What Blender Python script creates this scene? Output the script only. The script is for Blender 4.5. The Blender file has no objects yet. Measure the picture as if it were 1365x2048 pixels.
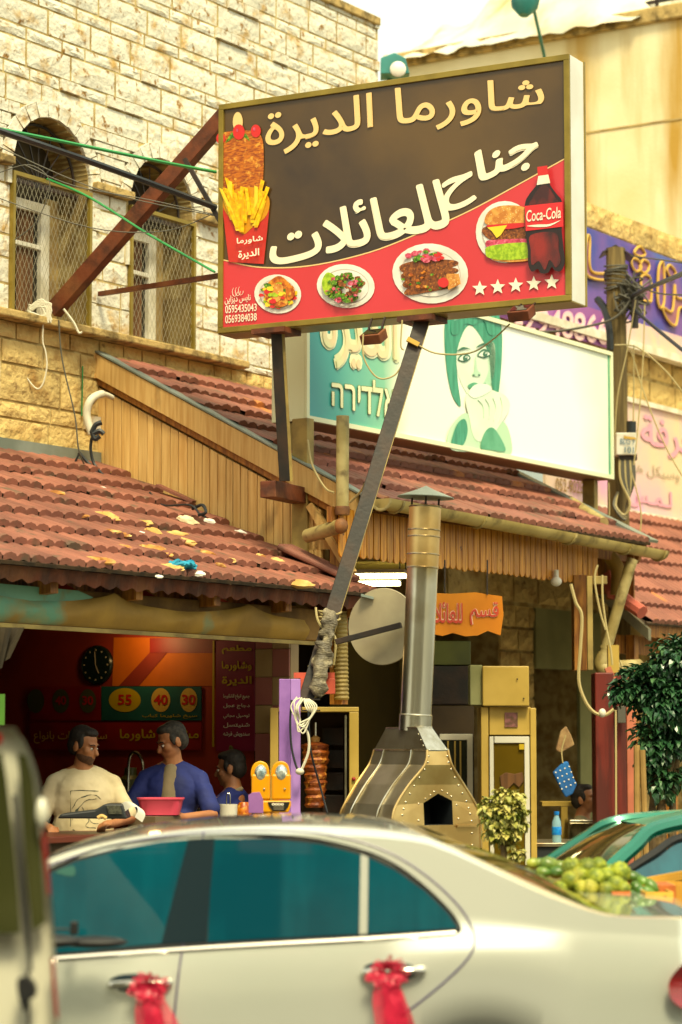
import bpy, bmesh, math, random
from mathutils import Vector, Matrix, noise
from mathutils.geometry import interpolate_bezier, tessellate_polygon
random.seed(7)
scn = bpy.context.scene
COL = scn.collection
R = math.radians
# ------------------------------------------------------------------ camera
CAMH = 1.75; FPX = 4900.0; HZ = 1480.0
PIT = math.atan((HZ - 1024) / FPX)
cd = bpy.data.cameras.new('camera'); cam = bpy.data.objects.new('camera', cd); COL.objects.link(cam)
cam.location = (0, 0, CAMH); cam.rotation_euler = (R(90) + PIT, 0, 0)
cd.sensor_fit = 'VERTICAL'; cd.sensor_height = 36.0; cd.lens = FPX / 2048 * 36.0
cd.clip_start = 0.1; cd.clip_end = 900
cd.dof.use_dof = True; cd.dof.focus_distance = 16.3; cd.dof.aperture_fstop = 2.0
scn.camera = cam
# ------------------------------------------------------------------ light
SUN_AZ = R(15)      # direction towards the sun, measured from -Y (behind the camera) towards +X
SUN_EL = R(56)
sd = Vector((math.sin(SUN_AZ) * math.cos(SUN_EL), -math.cos(SUN_AZ) * math.cos(SUN_EL), math.sin(SUN_EL)))
world = bpy.data.worlds.new('World'); scn.world = world; world.use_nodes = True
wn = world.node_tree.nodes; wl = world.node_tree.links
sky = wn.new('ShaderNodeTexSky'); sky.sky_type = 'NISHITA'; sky.sun_disc = False
sky.sun_elevation = SUN_EL; sky.sun_rotation = math.atan2(sd.x, sd.y)
sky.air_density = 1.6; sky.dust_density = 6.0; sky.ozone_density = 0.6
bg = wn['Background']; bg.inputs['Strength'].default_value = 0.12
# thin bright cloud veil over the blue
veil = wn.new('ShaderNodeMix'); veil.data_type = 'RGBA'; veil.inputs[0].default_value = .55; veil.inputs[7].default_value = (7.6, 7.3, 6.6, 1)
wl.new(sky.outputs['Color'], veil.inputs[6]); wl.new(veil.outputs[2], bg.inputs['Color'])
sl = bpy.data.lights.new('sun', 'SUN'); so = bpy.data.objects.new('sun', sl); COL.objects.link(so)
sl.energy = 2.6; sl.angle = R(14); sl.color = (1.0, 0.86, 0.64)
so.rotation_euler = sd.to_track_quat('Z', 'Y').to_euler()
vs = scn.view_settings
vs.view_transform = 'Standard'; vs.look = 'None'; vs.gamma = 1.0; vs.use_curve_mapping = False
vs.exposure = 0.95
vs.use_white_balance = True; vs.white_balance_temperature = 7400; vs.white_balance_tint = -6
scn.cycles.max_bounces = 7; scn.cycles.use_denoising = True
scn.cycles.transparent_max_bounces = 12

# ------------------------------------------------------------------ geometry of the place
def ray(px, py):
    x = (px - 682.5) / FPX; z = (1024 - py) / FPX
    c, s = math.cos(PIT), math.sin(PIT)
    return Vector((x, c - z * s, s + z * c))
def at(px, py, Y):
    r = ray(px, py); return Vector((0, 0, CAMH)) + r * (Y / r.y)
TH = R(56.7)
U = Vector((math.cos(TH), math.sin(TH), 0)); N = Vector((math.sin(TH), -math.cos(TH), 0)); Z = Vector((0, 0, 1))
W0 = Vector((-1.84, 18.5, 0))
def F(a, o, z): return W0 + U * a + N * o + Z * z           # a along the street front, o out of it, z up
def fac(p):
    d = p - W0; return (d.dot(U), d.dot(N), p.z)
def on_o(px, py, o):
    r = ray(px, py); k = (o + W0.dot(N)) / r.dot(N); return fac(Vector((0, 0, CAMH)) + r * k)
def on_a(px, py, a):
    r = ray(px, py); k = (a + W0.dot(U)) / r.dot(U); return fac(Vector((0, 0, CAMH)) + r * k)
class Plane:
    def __init__(s, o, ex, ey=None):
        s.o = Vector(o); s.ex = Vector(ex).normalized(); s.ey = (Vector(ey).normalized() if ey is not None else Vector((0, 0, 1)))
        s.n = s.ex.cross(s.ey)
    def p(s, x, y, h=0): return s.o + s.ex * x + s.ey * y + s.n * h
    def px(s, px, py, h=0):
        r = ray(px, py); c = Vector((0, 0, CAMH)); k = ((s.o + s.n * h) - c).dot(s.n) / r.dot(s.n)
        d = c + r * k - s.o; return (d.dot(s.ex), d.dot(s.ey))

# ------------------------------------------------------------------ materials
MATS = {}
def col(c):
    if isinstance(c, str):
        c = c.lstrip('#'); v = [int(c[i:i + 2], 16) / 255 for i in (0, 2, 4)]
        return tuple((x / 12.92 if x <= .04045 else ((x + .055) / 1.055) ** 2.4) for x in v) + (1,)
    return tuple(c) + (1,) if len(c) == 3 else tuple(c)
def mat(name, c1, c2=None, rough=.6, metal=0, scale=4, stretch=(1, 1, 1), lo=.4, hi=.6, bump=0, bscale=30, c3=None,
        s3=1.5, lo3=.55, hi3=.7, coat=0, emit=0, rnd=0, trans=0, alpha=1, detail=6, spec=.5, st3=(1, 1, 1), bdist=.01):
    m = bpy.data.materials.new(name); m.use_nodes = True; MATS[name] = m
    nt = m.node_tree; nd = nt.nodes; lk = nt.links; b = nd['Principled BSDF']
    c1 = col(c1); b.inputs['Base Color'].default_value = c1
    b.inputs['Roughness'].default_value = rough; b.inputs['Metallic'].default_value = metal
    b.inputs['Specular IOR Level'].default_value = spec
    if coat: b.inputs['Coat Weight'].default_value = coat; b.inputs['Coat Roughness'].default_value = .03
    if trans: b.inputs['Transmission Weight'].default_value = trans
    if alpha < 1: b.inputs['Alpha'].default_value = alpha
    geo = nd.new('ShaderNodeNewGeometry')
    def nz(sc, st, det=detail):
        mp = nd.new('ShaderNodeMapping'); mp.inputs['Scale'].default_value = st
        lk.new(geo.outputs['Position'], mp.inputs['Vector'])
        t = nd.new('ShaderNodeTexNoise'); t.inputs['Scale'].default_value = sc; t.inputs['Detail'].default_value = det
        lk.new(mp.outputs['Vector'], t.inputs['Vector']); return t.outputs['Fac']
    def mr(f, a, b_):
        r = nd.new('ShaderNodeMapRange'); r.inputs['From Min'].default_value = a; r.inputs['From Max'].default_value = b_
        lk.new(f, r.inputs['Value']); return r.outputs['Result']
    def mix(f, A, B, ty='MIX'):
        x = nd.new('ShaderNodeMix'); x.data_type = 'RGBA'; x.blend_type = ty
        if isinstance(f, float): x.inputs[0].default_value = f
        else: lk.new(f, x.inputs[0])
        for i, v in ((6, A), (7, B)):
            if isinstance(v, tuple): x.inputs[i].default_value = v
            else: lk.new(v, x.inputs[i])
        return x.outputs[2]
    cur = c1
    if c2 is not None: cur = mix(mr(nz(scale, stretch), lo, hi), c1, col(c2))
    if c3 is not None: cur = mix(mr(nz(s3, st3), lo3, hi3), cur, col(c3))
    if rnd:
        oi = nd.new('ShaderNodeObjectInfo')
        h = nd.new('ShaderNodeHueSaturation')
        r = nd.new('ShaderNodeMapRange'); r.inputs['To Min'].default_value = 1 - rnd; r.inputs['To Max'].default_value = 1 + rnd
        lk.new(oi.outputs['Random'], r.inputs['Value']); lk.new(r.outputs['Result'], h.inputs['Value'])
        if isinstance(cur, tuple): h.inputs['Color'].default_value = cur
        else: lk.new(cur, h.inputs['Color'])
        cur = h.outputs['Color']
    if not isinstance(cur, tuple): lk.new(cur, b.inputs['Base Color'])
    if emit:
        b.inputs['Emission Strength'].default_value = emit
        if isinstance(cur, tuple): b.inputs['Emission Color'].default_value = cur
        else: lk.new(cur, b.inputs['Emission Color'])
    if bump:
        bp = nd.new('ShaderNodeBump'); bp.inputs['Strength'].default_value = bump; bp.inputs['Distance'].default_value = bdist
        lk.new(nz(bscale, stretch, 5), bp.inputs['Height']); lk.new(bp.outputs['Normal'], b.inputs['Normal'])
    return m

# ------------------------------------------------------------------ mesh building
class MB:
    def __init__(s): s.v = []; s.f = []
    def add(s, vs, fs):
        k = len(s.v); s.v += [Vector(v) for v in vs]; s.f += [tuple(i + k for i in f) for f in fs]; return s
    def hexa(s, b, t):       # b, t: four points each, same order
        return s.add(list(b) + list(t), [(3, 2, 1, 0), (4, 5, 6, 7), (0, 1, 5, 4), (1, 2, 6, 5), (2, 3, 7, 6), (3, 0, 4, 7)])
    def box(s, c, ax, ay, az):   # centre and three half vectors
        c, ax, ay, az = map(Vector, (c, ax, ay, az))
        q = [(-1, -1), (1, -1), (1, 1), (-1, 1)]
        return s.hexa([c + ax * i + ay * j - az for i, j in q], [c + ax * i + ay * j + az for i, j in q])
    def fbox(s, a0, a1, o0, o1, z0, z1):      # box in street-front coordinates
        return s.hexa([F(a0, o0, z0), F(a1, o0, z0), F(a1, o1, z0), F(a0, o1, z0)], [F(a0, o0, z1), F(a1, o0, z1), F(a1, o1, z1), F(a0, o1, z1)])
    def wbox(s, x0, x1, y0, y1, z0, z1):
        V = Vector
        return s.hexa([V((x0, y0, z0)), V((x1, y0, z0)), V((x1, y1, z0)), V((x0, y1, z0))], [V((x0, y0, z1)), V((x1, y0, z1)), V((x1, y1, z1)), V((x0, y1, z1))])
    def bar(s, p, q, w, h, up=None):
        p, q = Vector(p), Vector(q); d = (q - p).normalized(); up = Vector(up) if up is not None else Z
        if abs(d.dot(up)) > .98: up = Vector((1, 0, 0))
        x = d.cross(up).normalized(); y = x.cross(d)
        return s.box((p + q) / 2, x * w / 2, y * h / 2, (q - p) / 2)
    def prism(s, pts, ext):
        n = len(pts); ext = Vector(ext); a = [Vector(p) for p in pts]
        return s.add(a + [p + ext for p in a], [tuple(range(n))[::-1], tuple(range(n, 2 * n))] + [(i, (i + 1) % n, (i + 1) % n + n, i + n) for i in range(n)])
    def tube(s, pts, r, n=8, cap=True):
        pts = [Vector(p) for p in pts]; rs = r if isinstance(r, (list, tuple)) else [r] * len(pts)
        vs = []; fs = []; x = None
        for i, p in enumerate(pts):
            d = (pts[min(i + 1, len(pts) - 1)] - pts[max(i - 1, 0)]).normalized()
            if x is None:
                x = d.cross(Z if abs(d.z) < .9 else Vector((1, 0, 0))).normalized()
            else:
                x = (x - d * x.dot(d)).normalized()
            y = d.cross(x)
            for k in range(n):
                t = 2 * math.pi * k / n; vs.append(p + (x * math.cos(t) + y * math.sin(t)) * rs[i])
        for i in range(len(pts) - 1):
            for k in range(n):
                a = i * n + k; b = i * n + (k + 1) % n; fs.append((a, b, b + n, a + n))
        if cap: fs += [tuple(range(n))[::-1], tuple(range((len(pts) - 1) * n, len(pts) * n))]
        return s.add(vs, fs)
    def ball(s, c, r, seg=12, rings=8, rot=None):
        c = Vector(c); r = (r, r, r) if isinstance(r, (int, float)) else r
        vs = []; fs = []
        for i in range(1, rings):
            t = math.pi * i / rings
            for k in range(seg):
                p = 2 * math.pi * k / seg
                v = Vector((r[0] * math.sin(t) * math.cos(p), r[1] * math.sin(t) * math.sin(p), r[2] * math.cos(t)))
                if rot is not None: v = rot @ v
                vs.append(c + v)
        a = Vector((0, 0, r[2])); b = Vector((0, 0, -r[2]))
        if rot is not None: a = rot @ a; b = rot @ b
        vs += [c + a, c + b]; m = (rings - 1) * seg
        for i in range(rings - 2):
            for k in range(seg):
                q = i * seg + k; w = i * seg + (k + 1) % seg; fs.append((q, q + seg, w + seg, w))
        for k in range(seg):
            fs.append((m, k, (k + 1) % seg)); fs.append((m + 1, (rings - 2) * seg + (k + 1) % seg, (rings - 2) * seg + k))
        return s.add(vs, fs)
    def lathe(s, prof, o, ax=None, n=24):
        o = Vector(o); ax = Vector(ax).normalized() if ax is not None else Z
        x = ax.cross(Vector((0, 1, 0)) if abs(ax.y) < .9 else Vector((1, 0, 0))).normalized(); y = ax.cross(x)
        vs = []; fs = []
        for r, h in prof:
            for k in range(n):
                t = 2 * math.pi * k / n; vs.append(o + ax * h + (x * math.cos(t) + y * math.sin(t)) * max(r, 1e-4))
        for i in range(len(prof) - 1):
            for k in range(n):
                a = i * n + k; b = i * n + (k + 1) % n; fs.append((a, b, b + n, a + n))
        fs += [tuple(range(n))[::-1], tuple(range((len(prof) - 1) * n, len(prof) * n))]
        return s.add(vs, fs)
    def build(s, name, m, parent=None, smooth=False, bevel=0, base=None, kind=None, cat=None, label=None, group=None):
        me = bpy.data.meshes.new(name)
        if parent is not None: off = world_loc(parent)
        elif base is not None: off = Vector(base)
        else:
            n = len(s.v); off = sum(s.v, Vector()) / n; off.z = min(v.z for v in s.v)
        me.from_pydata([v - off for v in s.v], [], s.f); me.update()
        bm = bmesh.new(); bm.from_mesh(me); bmesh.ops.recalc_face_normals(bm, faces=bm.faces); bm.to_mesh(me); bm.free()
        if smooth:
            me.polygons.foreach_set('use_smooth', [True] * len(me.polygons))
            try: me.set_sharp_from_angle(angle=R(38))
            except Exception: pass
        me.materials.append(MATS[m] if isinstance(m, str) else m)
        o = bpy.data.objects.new(name, me); COL.objects.link(o)
        if parent is not None: o.parent = parent
        else: o.location = off
        if bevel:
            b = o.modifiers.new('bevel', 'BEVEL'); b.width = bevel; b.segments = 2; b.limit_method = 'ANGLE'
        tag(o, label, cat, group, kind); return o
def world_loc(o):
    v = Vector(o.location)
    while o.parent is not None: o = o.parent; v += Vector(o.location)
    return v
def tag(o, label=None, cat=None, group=None, kind=None):
    if label: o['label'] = label
    if cat: o['category'] = cat
    if group: o['group'] = group
    if kind: o['kind'] = kind
    return o
def thing(name, base, label=None, cat=None, group=None, kind=None):
    o = bpy.data.objects.new(name, None); COL.objects.link(o); o.location = Vector(base); o.empty_display_size = .1
    return tag(o, label, cat, group, kind)
def inst(name, mesh, mw, parent):    # an object sharing mesh data; mw is its world matrix
    o = bpy.data.objects.new(name, mesh); COL.objects.link(o); o.parent = parent
    o.matrix_basis = Matrix.Translation(-world_loc(parent)) @ mw
    return o
def basis(o, x, y, z):
    return Matrix(((x.x, y.x, z.x, o.x), (x.y, y.y, z.y, o.y), (x.z, y.z, z.z, o.z), (0, 0, 0, 1)))
def raw_mesh(name, vs, fs, m, smooth=False):
    me = bpy.data.meshes.new(name); me.from_pydata(vs, [], fs); me.update()
    bm = bmesh.new(); bm.from_mesh(me); bmesh.ops.recalc_face_normals(bm, faces=bm.faces); bm.to_mesh(me); bm.free()
    if smooth:
        me.polygons.foreach_set('use_smooth', [True] * len(me.polygons))
        try: me.set_sharp_from_angle(angle=R(38))
        except Exception: pass
    me.materials.append(MATS[m]); return me
def crom(pts, n=8, closed=False):
    pts = [Vector(p) if len(p) == 3 else Vector((p[0], p[1], 0)) for p in pts]; out = []; L = len(pts)
    rng = range(L) if closed else range(L - 1)
    for i in rng:
        if closed: p0, p1, p2, p3 = (pts[(i + k) % L] for k in (-1, 0, 1, 2))
        else: p0, p1, p2, p3 = pts[max(i - 1, 0)], pts[i], pts[i + 1], pts[min(i + 2, L - 1)]
        for k in range(n):
            t = k / n
            out.append(.5 * ((2 * p1) + (p2 - p0) * t + (2 * p0 - 5 * p1 + 4 * p2 - p3) * t * t + (3 * p1 - p0 - 3 * p2 + p3) * t ** 3))
    if not closed: out.append(pts[-1])
    return out
def cable(pts, r, m, name='cable', parent=None, n=6, sm=6, **k):
    return MB().tube(crom(pts, sm), r, n).build(name, m, parent, smooth=True, **k)

# ------------------------------------------------------------------ lettering
AR = {'ا': 'FE8D FE8E', 'ب': 'FE8F FE90 FE91 FE92', 'ة': 'FE93 FE94', 'ت': 'FE95 FE96 FE97 FE98', 'ج': 'FE9D FE9E FE9F FEA0',
      'ح': 'FEA1 FEA2 FEA3 FEA4', 'خ': 'FEA5 FEA6 FEA7 FEA8', 'د': 'FEA9 FEAA', 'ر': 'FEAD FEAE', 'ز': 'FEAF FEB0', 'س': 'FEB1 FEB2 FEB3 FEB4',
      'ش': 'FEB5 FEB6 FEB7 FEB8', 'ط': 'FEC1 FEC2 FEC3 FEC4', 'ع': 'FEC9 FECA FECB FECC', 'ف': 'FED1 FED2 FED3 FED4', 'ق': 'FED5 FED6 FED7 FED8',
      'ك': 'FED9 FEDA FEDB FEDC', 'ل': 'FEDD FEDE FEDF FEE0', 'م': 'FEE1 FEE2 FEE3 FEE4', 'ن': 'FEE5 FEE6 FEE7 FEE8', 'ه': 'FEE9 FEEA FEEB FEEC',
      'و': 'FEED FEEE', 'ي': 'FEF1 FEF2 FEF3 FEF4', 'ئ': 'FE89 FE8A FE8B FE8C', 'أ': 'FE83 FE84', 'ص': 'FEB9 FEBA FEBB FEBC', 'ـ': '0640 0640 0640 0640'}
def shape(t):
    out = []; join = False; i = 0
    while i < len(t):
        c = t[i]
        if c == 'ل' and i + 1 < len(t) and t[i + 1] == 'ا':
            out.append(chr(0xFEFC if join else 0xFEFB)); join = False; i += 2; continue
        if c not in AR: out.append(c); join = False; i += 1; continue
        fm = AR[c].split(); dual = len(fm) == 4
        nxt = dual and i + 1 < len(t) and t[i + 1] in AR
        k = (3 if nxt else 1) if join else (2 if nxt else 0)
        out.append(chr(int(fm[k], 16))); join = nxt; i += 1
    return ''.join(reversed(out))
def text_verts(body, bold=0, rtl=None):
    """outlines of the glyphs filled contour by contour (overlapping strokes stay solid)"""
    if rtl is None: rtl = any('\u0600' <= c <= '\u06ff' for c in body)
    if rtl: body = shape(body)
    elif any('\u0590' <= c <= '\u05ff' for c in body): body = body[::-1]
    c = bpy.data.curves.new('lettering', 'FONT'); c.body = body
    o = bpy.data.objects.new('lettering', c); COL.objects.link(o)
    dg = bpy.context.evaluated_depsgraph_get(); dg.update()
    cu = o.evaluated_get(dg).to_curve(dg); loops = []
    for sp in cu.splines:
        bp = sp.bezier_points; n = len(bp); P = []
        if n < 2: continue
        for i in range(n):
            a, b = bp[i], bp[(i + 1) % n]
            P += [(q.x, q.y) for q in interpolate_bezier(a.co, a.handle_right, b.handle_left, b.co, 5)[:-1]]
        Q = []
        for q in P:
            if not Q or (q[0] - Q[-1][0]) ** 2 + (q[1] - Q[-1][1]) ** 2 > 1e-7: Q.append(q)
        if len(Q) > 2: loops.append(Q)
    o.evaluated_get(dg).to_curve_clear(); bpy.data.objects.remove(o); bpy.data.curves.remove(c)
    area = lambda L: sum(L[i - 1][0] * L[i][1] - L[i][0] * L[i - 1][1] for i in range(len(L))) / 2
    ar = [area(L) for L in loops]; sgn = 1 if sum(a for a in ar) > 0 else -1
    def inside(p, L):
        r = False
        for i in range(len(L)):
            a, b = L[i - 1], L[i]
            if (a[1] > p[1]) != (b[1] > p[1]) and p[0] < (b[0] - a[0]) * (p[1] - a[1]) / (b[1] - a[1]) + a[0]: r = not r
        return r
    outs = [i for i in range(len(loops)) if ar[i] * sgn > 0]; hol = {i: [] for i in outs}
    for j in range(len(loops)):
        if ar[j] * sgn <= 0:
            c_ = [i for i in outs if abs(ar[i]) > abs(ar[j]) and inside(loops[j][0], loops[i])]
            if c_: hol[min(c_, key=lambda i: abs(ar[i]))].append(j)
    vs, fs = [], []; lay_ = 0
    sh = [(0, 0)] + ([(bold * math.cos(t), bold * math.sin(t)) for t in (k * math.pi / 4 for k in range(8))] if bold else [])
    for i in outs:
        P = [loops[i]] + [loops[j] for j in hol[i]]; tri = tessellate_polygon([[Vector((x, y, 0)) for x, y in L] for L in P]); flat = [q for L in P for q in L]
        for dx, dy in sh:
            k = len(vs); vs += [(x + dx, y + dy, lay_) for x, y in flat]; fs += [tuple(a + k for a in t) for t in tri]; lay_ += 1
    return vs, fs
def text(body, pl, box, m, parent=None, h=.004, bold=0, warp=None, name='lettering', rtl=None, shear=0, **k):
    """box=(x0,y0,x1,y1) in plane units; the lettering is fitted into it"""
    vs, fs = text_verts(body, bold, rtl)
    if shear: vs = [(x + shear * y, y, i) for x, y, i in vs]
    x0 = min(v[0] for v in vs); x1 = max(v[0] for v in vs); y0 = min(v[1] for v in vs); y1 = max(v[1] for v in vs)
    out = []
    for x, y, i in vs:
        s = (x - x0) / (x1 - x0 + 1e-9); t = (y - y0) / (y1 - y0 + 1e-9)
        if warp: s, t = warp(s, t)
        X = box[0] + (box[2] - box[0]) * s; Y = box[1] + (box[3] - box[1]) * t
        out.append(pl.p(X, Y, h + (i % 41) * .00008))
    mb = MB().add(out, fs)
    return mb.build(name, m, parent, **k)
def text_px(body, pl, q, m, parent=None, h=.004, **k):
    if h == .006 and pl is PB_[0]: h = .0022
    """q: four pixel corners bl, br, tr, tl where the lettering stands on the plane"""
    P = [pl.px(*p, h) for p in q]
    def warp(s, t):
        X = P[0][0] * (1 - s) * (1 - t) + P[1][0] * s * (1 - t) + P[2][0] * s * t + P[3][0] * (1 - s) * t
        Y = P[0][1] * (1 - s) * (1 - t) + P[1][1] * s * (1 - t) + P[2][1] * s * t + P[3][1] * (1 - s) * t
        return X, Y
    return text(body, pl, (0, 0, 1, 1), m, parent, h, warp=warp, **k)
PB_ = [None]
def patch(pl, pts, m, parent=None, h=.003, name='print', th=0, **k):   # printed flat shape from pixel corners
    q = [pl.px(*p[:2], h) for p in pts]; v = [pl.p(a, b, h) for a, b in q]
    if th: return MB().prism(v, pl.n * th).build(name, m, parent, **k)
    return MB().add(v, [tuple(range(len(v)))]).build(name, m, parent, **k)
def oval(cx, cy, rx, ry, rot=0, n=28):
    r = R(rot); return [(cx + rx * math.cos(t) * math.cos(r) - ry * math.sin(t) * math.sin(r), cy + rx * math.cos(t) * math.sin(r) + ry * math.sin(t) * math.cos(r)) for t in (2 * math.pi * i / n for i in range(n))]
def human_mesh(name, m, parts, parent, vox=.012, smooth=3, tr=None):
    """parts: closed shapes merged to ONE skin by a voxel remesh. tr maps local to world"""
    mb = MB()
    for p in parts:
        if p[0] == 'b': mb.ball(p[1], p[2], 16, 12, p[3] if len(p) > 3 else None)
        else:
            _, q, rr = p; mb.tube(q, rr, 14)
            mb.ball(q[0], rr[0] if isinstance(rr, list) else rr, 14, 10); mb.ball(q[-1], rr[-1] if isinstance(rr, list) else rr, 14, 10)
    if tr is not None: mb.v = [tr @ v for v in mb.v]
    o = mb.build(name, m, parent)
    md = o.modifiers.new('remesh', 'REMESH'); md.mode = 'VOXEL'; md.voxel_size = vox; md.use_smooth_shade = True
    s = o.modifiers.new('smooth', 'SMOOTH'); s.factor = .5; s.iterations = smooth
    return o
# ================================================================== materials
mat('stone', '#d2cebf', '#b8955a', .85, scale=6, lo=.53, hi=.70, bump=.55, bscale=22, c3='#8f6a35', s3=14, lo3=.60, hi3=.70, rnd=.08, bdist=.03)
mat('stone_low', '#c9ae72', '#9a743c', .85, scale=5, lo=.5, hi=.72, bump=.9, bscale=20, c3='#7d5f36', s3=12, lo3=.6, hi3=.74, rnd=.12, bdist=.03)
mat('mortar', '#b8a472', '#8f7644', .95, scale=8, bump=.4)
mat('cornice', '#b59a63', '#6d5a34', .9, scale=9, lo=.45, hi=.65, bump=.7, bscale=60)
mat('tile', '#8a5545', '#6c3f33', .6, scale=3, lo=.35, hi=.7, rnd=.2, bump=.3, bscale=80, c3='#574434', s3=7, lo3=.56, hi3=.72)
mat('tile_far', '#8c5648', '#704036', .6, scale=3, lo=.4, hi=.7, rnd=.1, bump=.2, bscale=80, c3='#c07a3a', s3=2.2, lo3=.62, hi3=.72)
mat('deck_lip_shade', '#4d3a26', '#2f2416', .9, scale=12)
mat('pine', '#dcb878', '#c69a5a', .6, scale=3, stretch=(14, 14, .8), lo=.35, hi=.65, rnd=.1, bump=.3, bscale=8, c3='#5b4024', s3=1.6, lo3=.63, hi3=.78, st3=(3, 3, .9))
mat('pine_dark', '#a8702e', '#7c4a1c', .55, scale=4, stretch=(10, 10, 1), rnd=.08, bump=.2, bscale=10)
mat('scallop', '#d8962f', '#b4701e', .45, scale=4, stretch=(12, 12, 1), rnd=.14, bump=.2, bscale=10, c3='#4b2d12', s3=14, lo3=.68, hi3=.75)
mat('beam', '#8e6a36', '#6b4c24', .8, scale=4, bump=.3)
mat('tarp', '#a07c32', '#8a6a2c', .75, scale=3, bump=.5, bscale=6, c3='#5c8a72', s3=.9, lo3=.56, hi3=.62)
mat('teal_paint', '#6f9d86', '#8a7a44', .7, scale=4, lo=.5, hi=.6, bump=.3)
mat('steel_dark', '#17110d', '#2e1c10', .55, metal=0, scale=6, bump=.2)
mat('rust', '#6b3318', '#46200f', .6, scale=7, bump=.4, c3='#7a4a28', s3=3)
mat('galv', '#8f8a74', '#6f6a55', .4, metal=.7, scale=5)
mat('galv_side', '#a08a4e', '#7d6a3c', .6, scale=5, metal=.1)
mat('inox', '#d2cdbe', '#bcb6a2', .27, metal=1, scale=2, stretch=(8, 8, .6), c3='#9a8a64', s3=2, bump=.05, bscale=3)
mat('inox_old', '#bcb4a0', '#a0957c', .36, metal=.9, scale=3, bump=.12, bscale=9, c3='#7a5c34', s3=1.4)
mat('brass_steel', '#d2b47c', '#b8965e', .36, metal=.9, scale=4, bump=.08, bscale=6)
mat('plaster', '#e0d4b0', '#d2c294', .9, scale=1.2, lo=.4, hi=.7, bump=.2, c3='#b08a3c', s3=1.1, lo3=.53, hi3=.72, st3=(1.6, 1.6, .22))
mat('plaster_grey', '#8a8a60', '#77774f', .9, scale=2, bump=.2)
mat('roof_felt', '#93866a', '#70623f', .9, scale=4, bump=.3)
mat('white_frame', '#e0dcd0', '#c9c2ae', .5, scale=6)
mat('white_alu', '#cbc7b8', None, .45)
mat('gutter', '#b8a263', '#a08a4c', .5, scale=3, c3='#7b6a3c', s3=6)
mat('pvc', '#b0a06e', '#94834f', .55, scale=5, c3='#6b5a38', s3=9)
mat('pvc_rust', '#8a5a30', '#5f3a1f', .7, scale=8, bump=.4)
mat('flash', '#8f9a94', '#78837c', .45, metal=.4, scale=3)
mat('glass_dark', '#1c1a12', None, .08, spec=.6)
mat('curtain', '#6e4a28', '#54361c', .9, scale=2, stretch=(12, 12, .3))
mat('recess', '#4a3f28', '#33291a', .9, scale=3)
mat('reveal', '#a8905c', '#866e44', .9, scale=4, bump=.4)
mat('wire', '#9a927c', None, .6, metal=.3)
mat('cable_black', '#1d2226', None, .5)
mat('cable_green', '#2f8a4c', None, .45)
mat('cable_white', '#c9c4b0', None, .5)
mat('cable_tan', '#a8986a', None, .6)
mat('cable_grey', '#4d4a40', None, .6)
mat('pole_wood', '#7d6a40', '#5a4a2a', .9, scale=3, stretch=(8, 8, .6), bump=.6, bscale=5)
mat('asphalt', '#3c3a36', '#2e2c29', .9, scale=8, bump=.3)
mat('pavement', '#8a8272', '#746c5c', .9, scale=5, bump=.3)
mat('board_black', '#3e2d1c', '#33241a', .3, scale=1.2, c3='#5a4220', s3=.7, lo3=.44, hi3=.62)
mat('board_red', '#c93440', '#c22f38', .35, scale=1)
mat('alu_gold', '#8f7a34', '#7b6828', .4, metal=.35, scale=4)
mat('white_side', '#d9d8d2', '#cfccc2', .5, scale=3)
mat('cream', '#e2bf84', None, .4)
mat('off_white', '#ece4d4', '#e0d6c2', .4, scale=5)
mat('outline_dark', '#3a2216', None, .5)
mat('plate', '#e6e2dc', '#d6cfc6', .4, scale=5)
mat('plate_rim', '#b9b1a6', None, .4)
mat('f_chicken', '#cf7a1c', '#9a3f0c', .4, scale=26, c3='#e8b048', s3=30)
mat('f_green', '#5a8a1c', '#2f5a10', .5, scale=55, c3='#a8c83a', s3=60)
mat('f_greenred', '#4f7a1c', '#b8434a', .5, scale=42, lo=.5, hi=.56, c3='#2c4a12', s3=60)
mat('f_lime', '#a8c432', '#7fa01c', .5, scale=40)
mat('f_meat', '#8a4a1c', '#5c2c0e', .5, scale=48, c3='#b8702c', s3=60)
mat('f_pink', '#cf4a6a', '#a02840', .5, scale=30, c3='#e88aa0', s3=44)
mat('f_bun', '#d99a4a', '#b8702c', .5, scale=22, c3='#f0d090', s3=90, lo3=.62, hi3=.66)
mat('f_fries', '#f0c21c', '#d99a10', .45, scale=30)
mat('f_friesd', '#c8860c', None, .5)
mat('f_doner', '#c06a18', '#8a3a0a', .5, scale=24, stretch=(1, 1, 4), c3='#e0a040', s3=26)
mat('f_tomato', '#c81e22', None, .3)
mat('f_cup', '#c02a24', '#b8241e', .4, scale=4)
mat('f_cola', '#3a0c0a', '#8a1a14', .25, scale=5, stretch=(1, 1, .5), lo=.45, hi=.65)
mat('f_cola_red', '#d8232c', None, .3)
mat('f_cola_dark', '#1e0807', None, .3)
mat('f_yellow', '#f0c838', None, .4)
# teal sign
mat('teal', '#3f9aa0', '#4aa39c', .3, scale=1.5, c3='#58aa92', s3=.7)
mat('teal_mid', '#8cc8a4', '#7fbf9c', .3, scale=1.5)
mat('teal_pale', '#c3e2c0', '#b2d8b2', .3, scale=1.2)
mat('sign_white', '#eef2e6', '#e2ecdc', .3, scale=1)
mat('face_green', '#5ca884', '#4a9874', .4, scale=6)
mat('face_pale', '#d8e8d2', None, .4)
mat('hair_green', '#2c8468', '#3f9a7c', .4, scale=9, stretch=(3, 3, .5))
mat('sign_edge', '#dfe2c0', None, .4)
mat('sign_soffit', '#8a6a48', None, .6)
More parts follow.
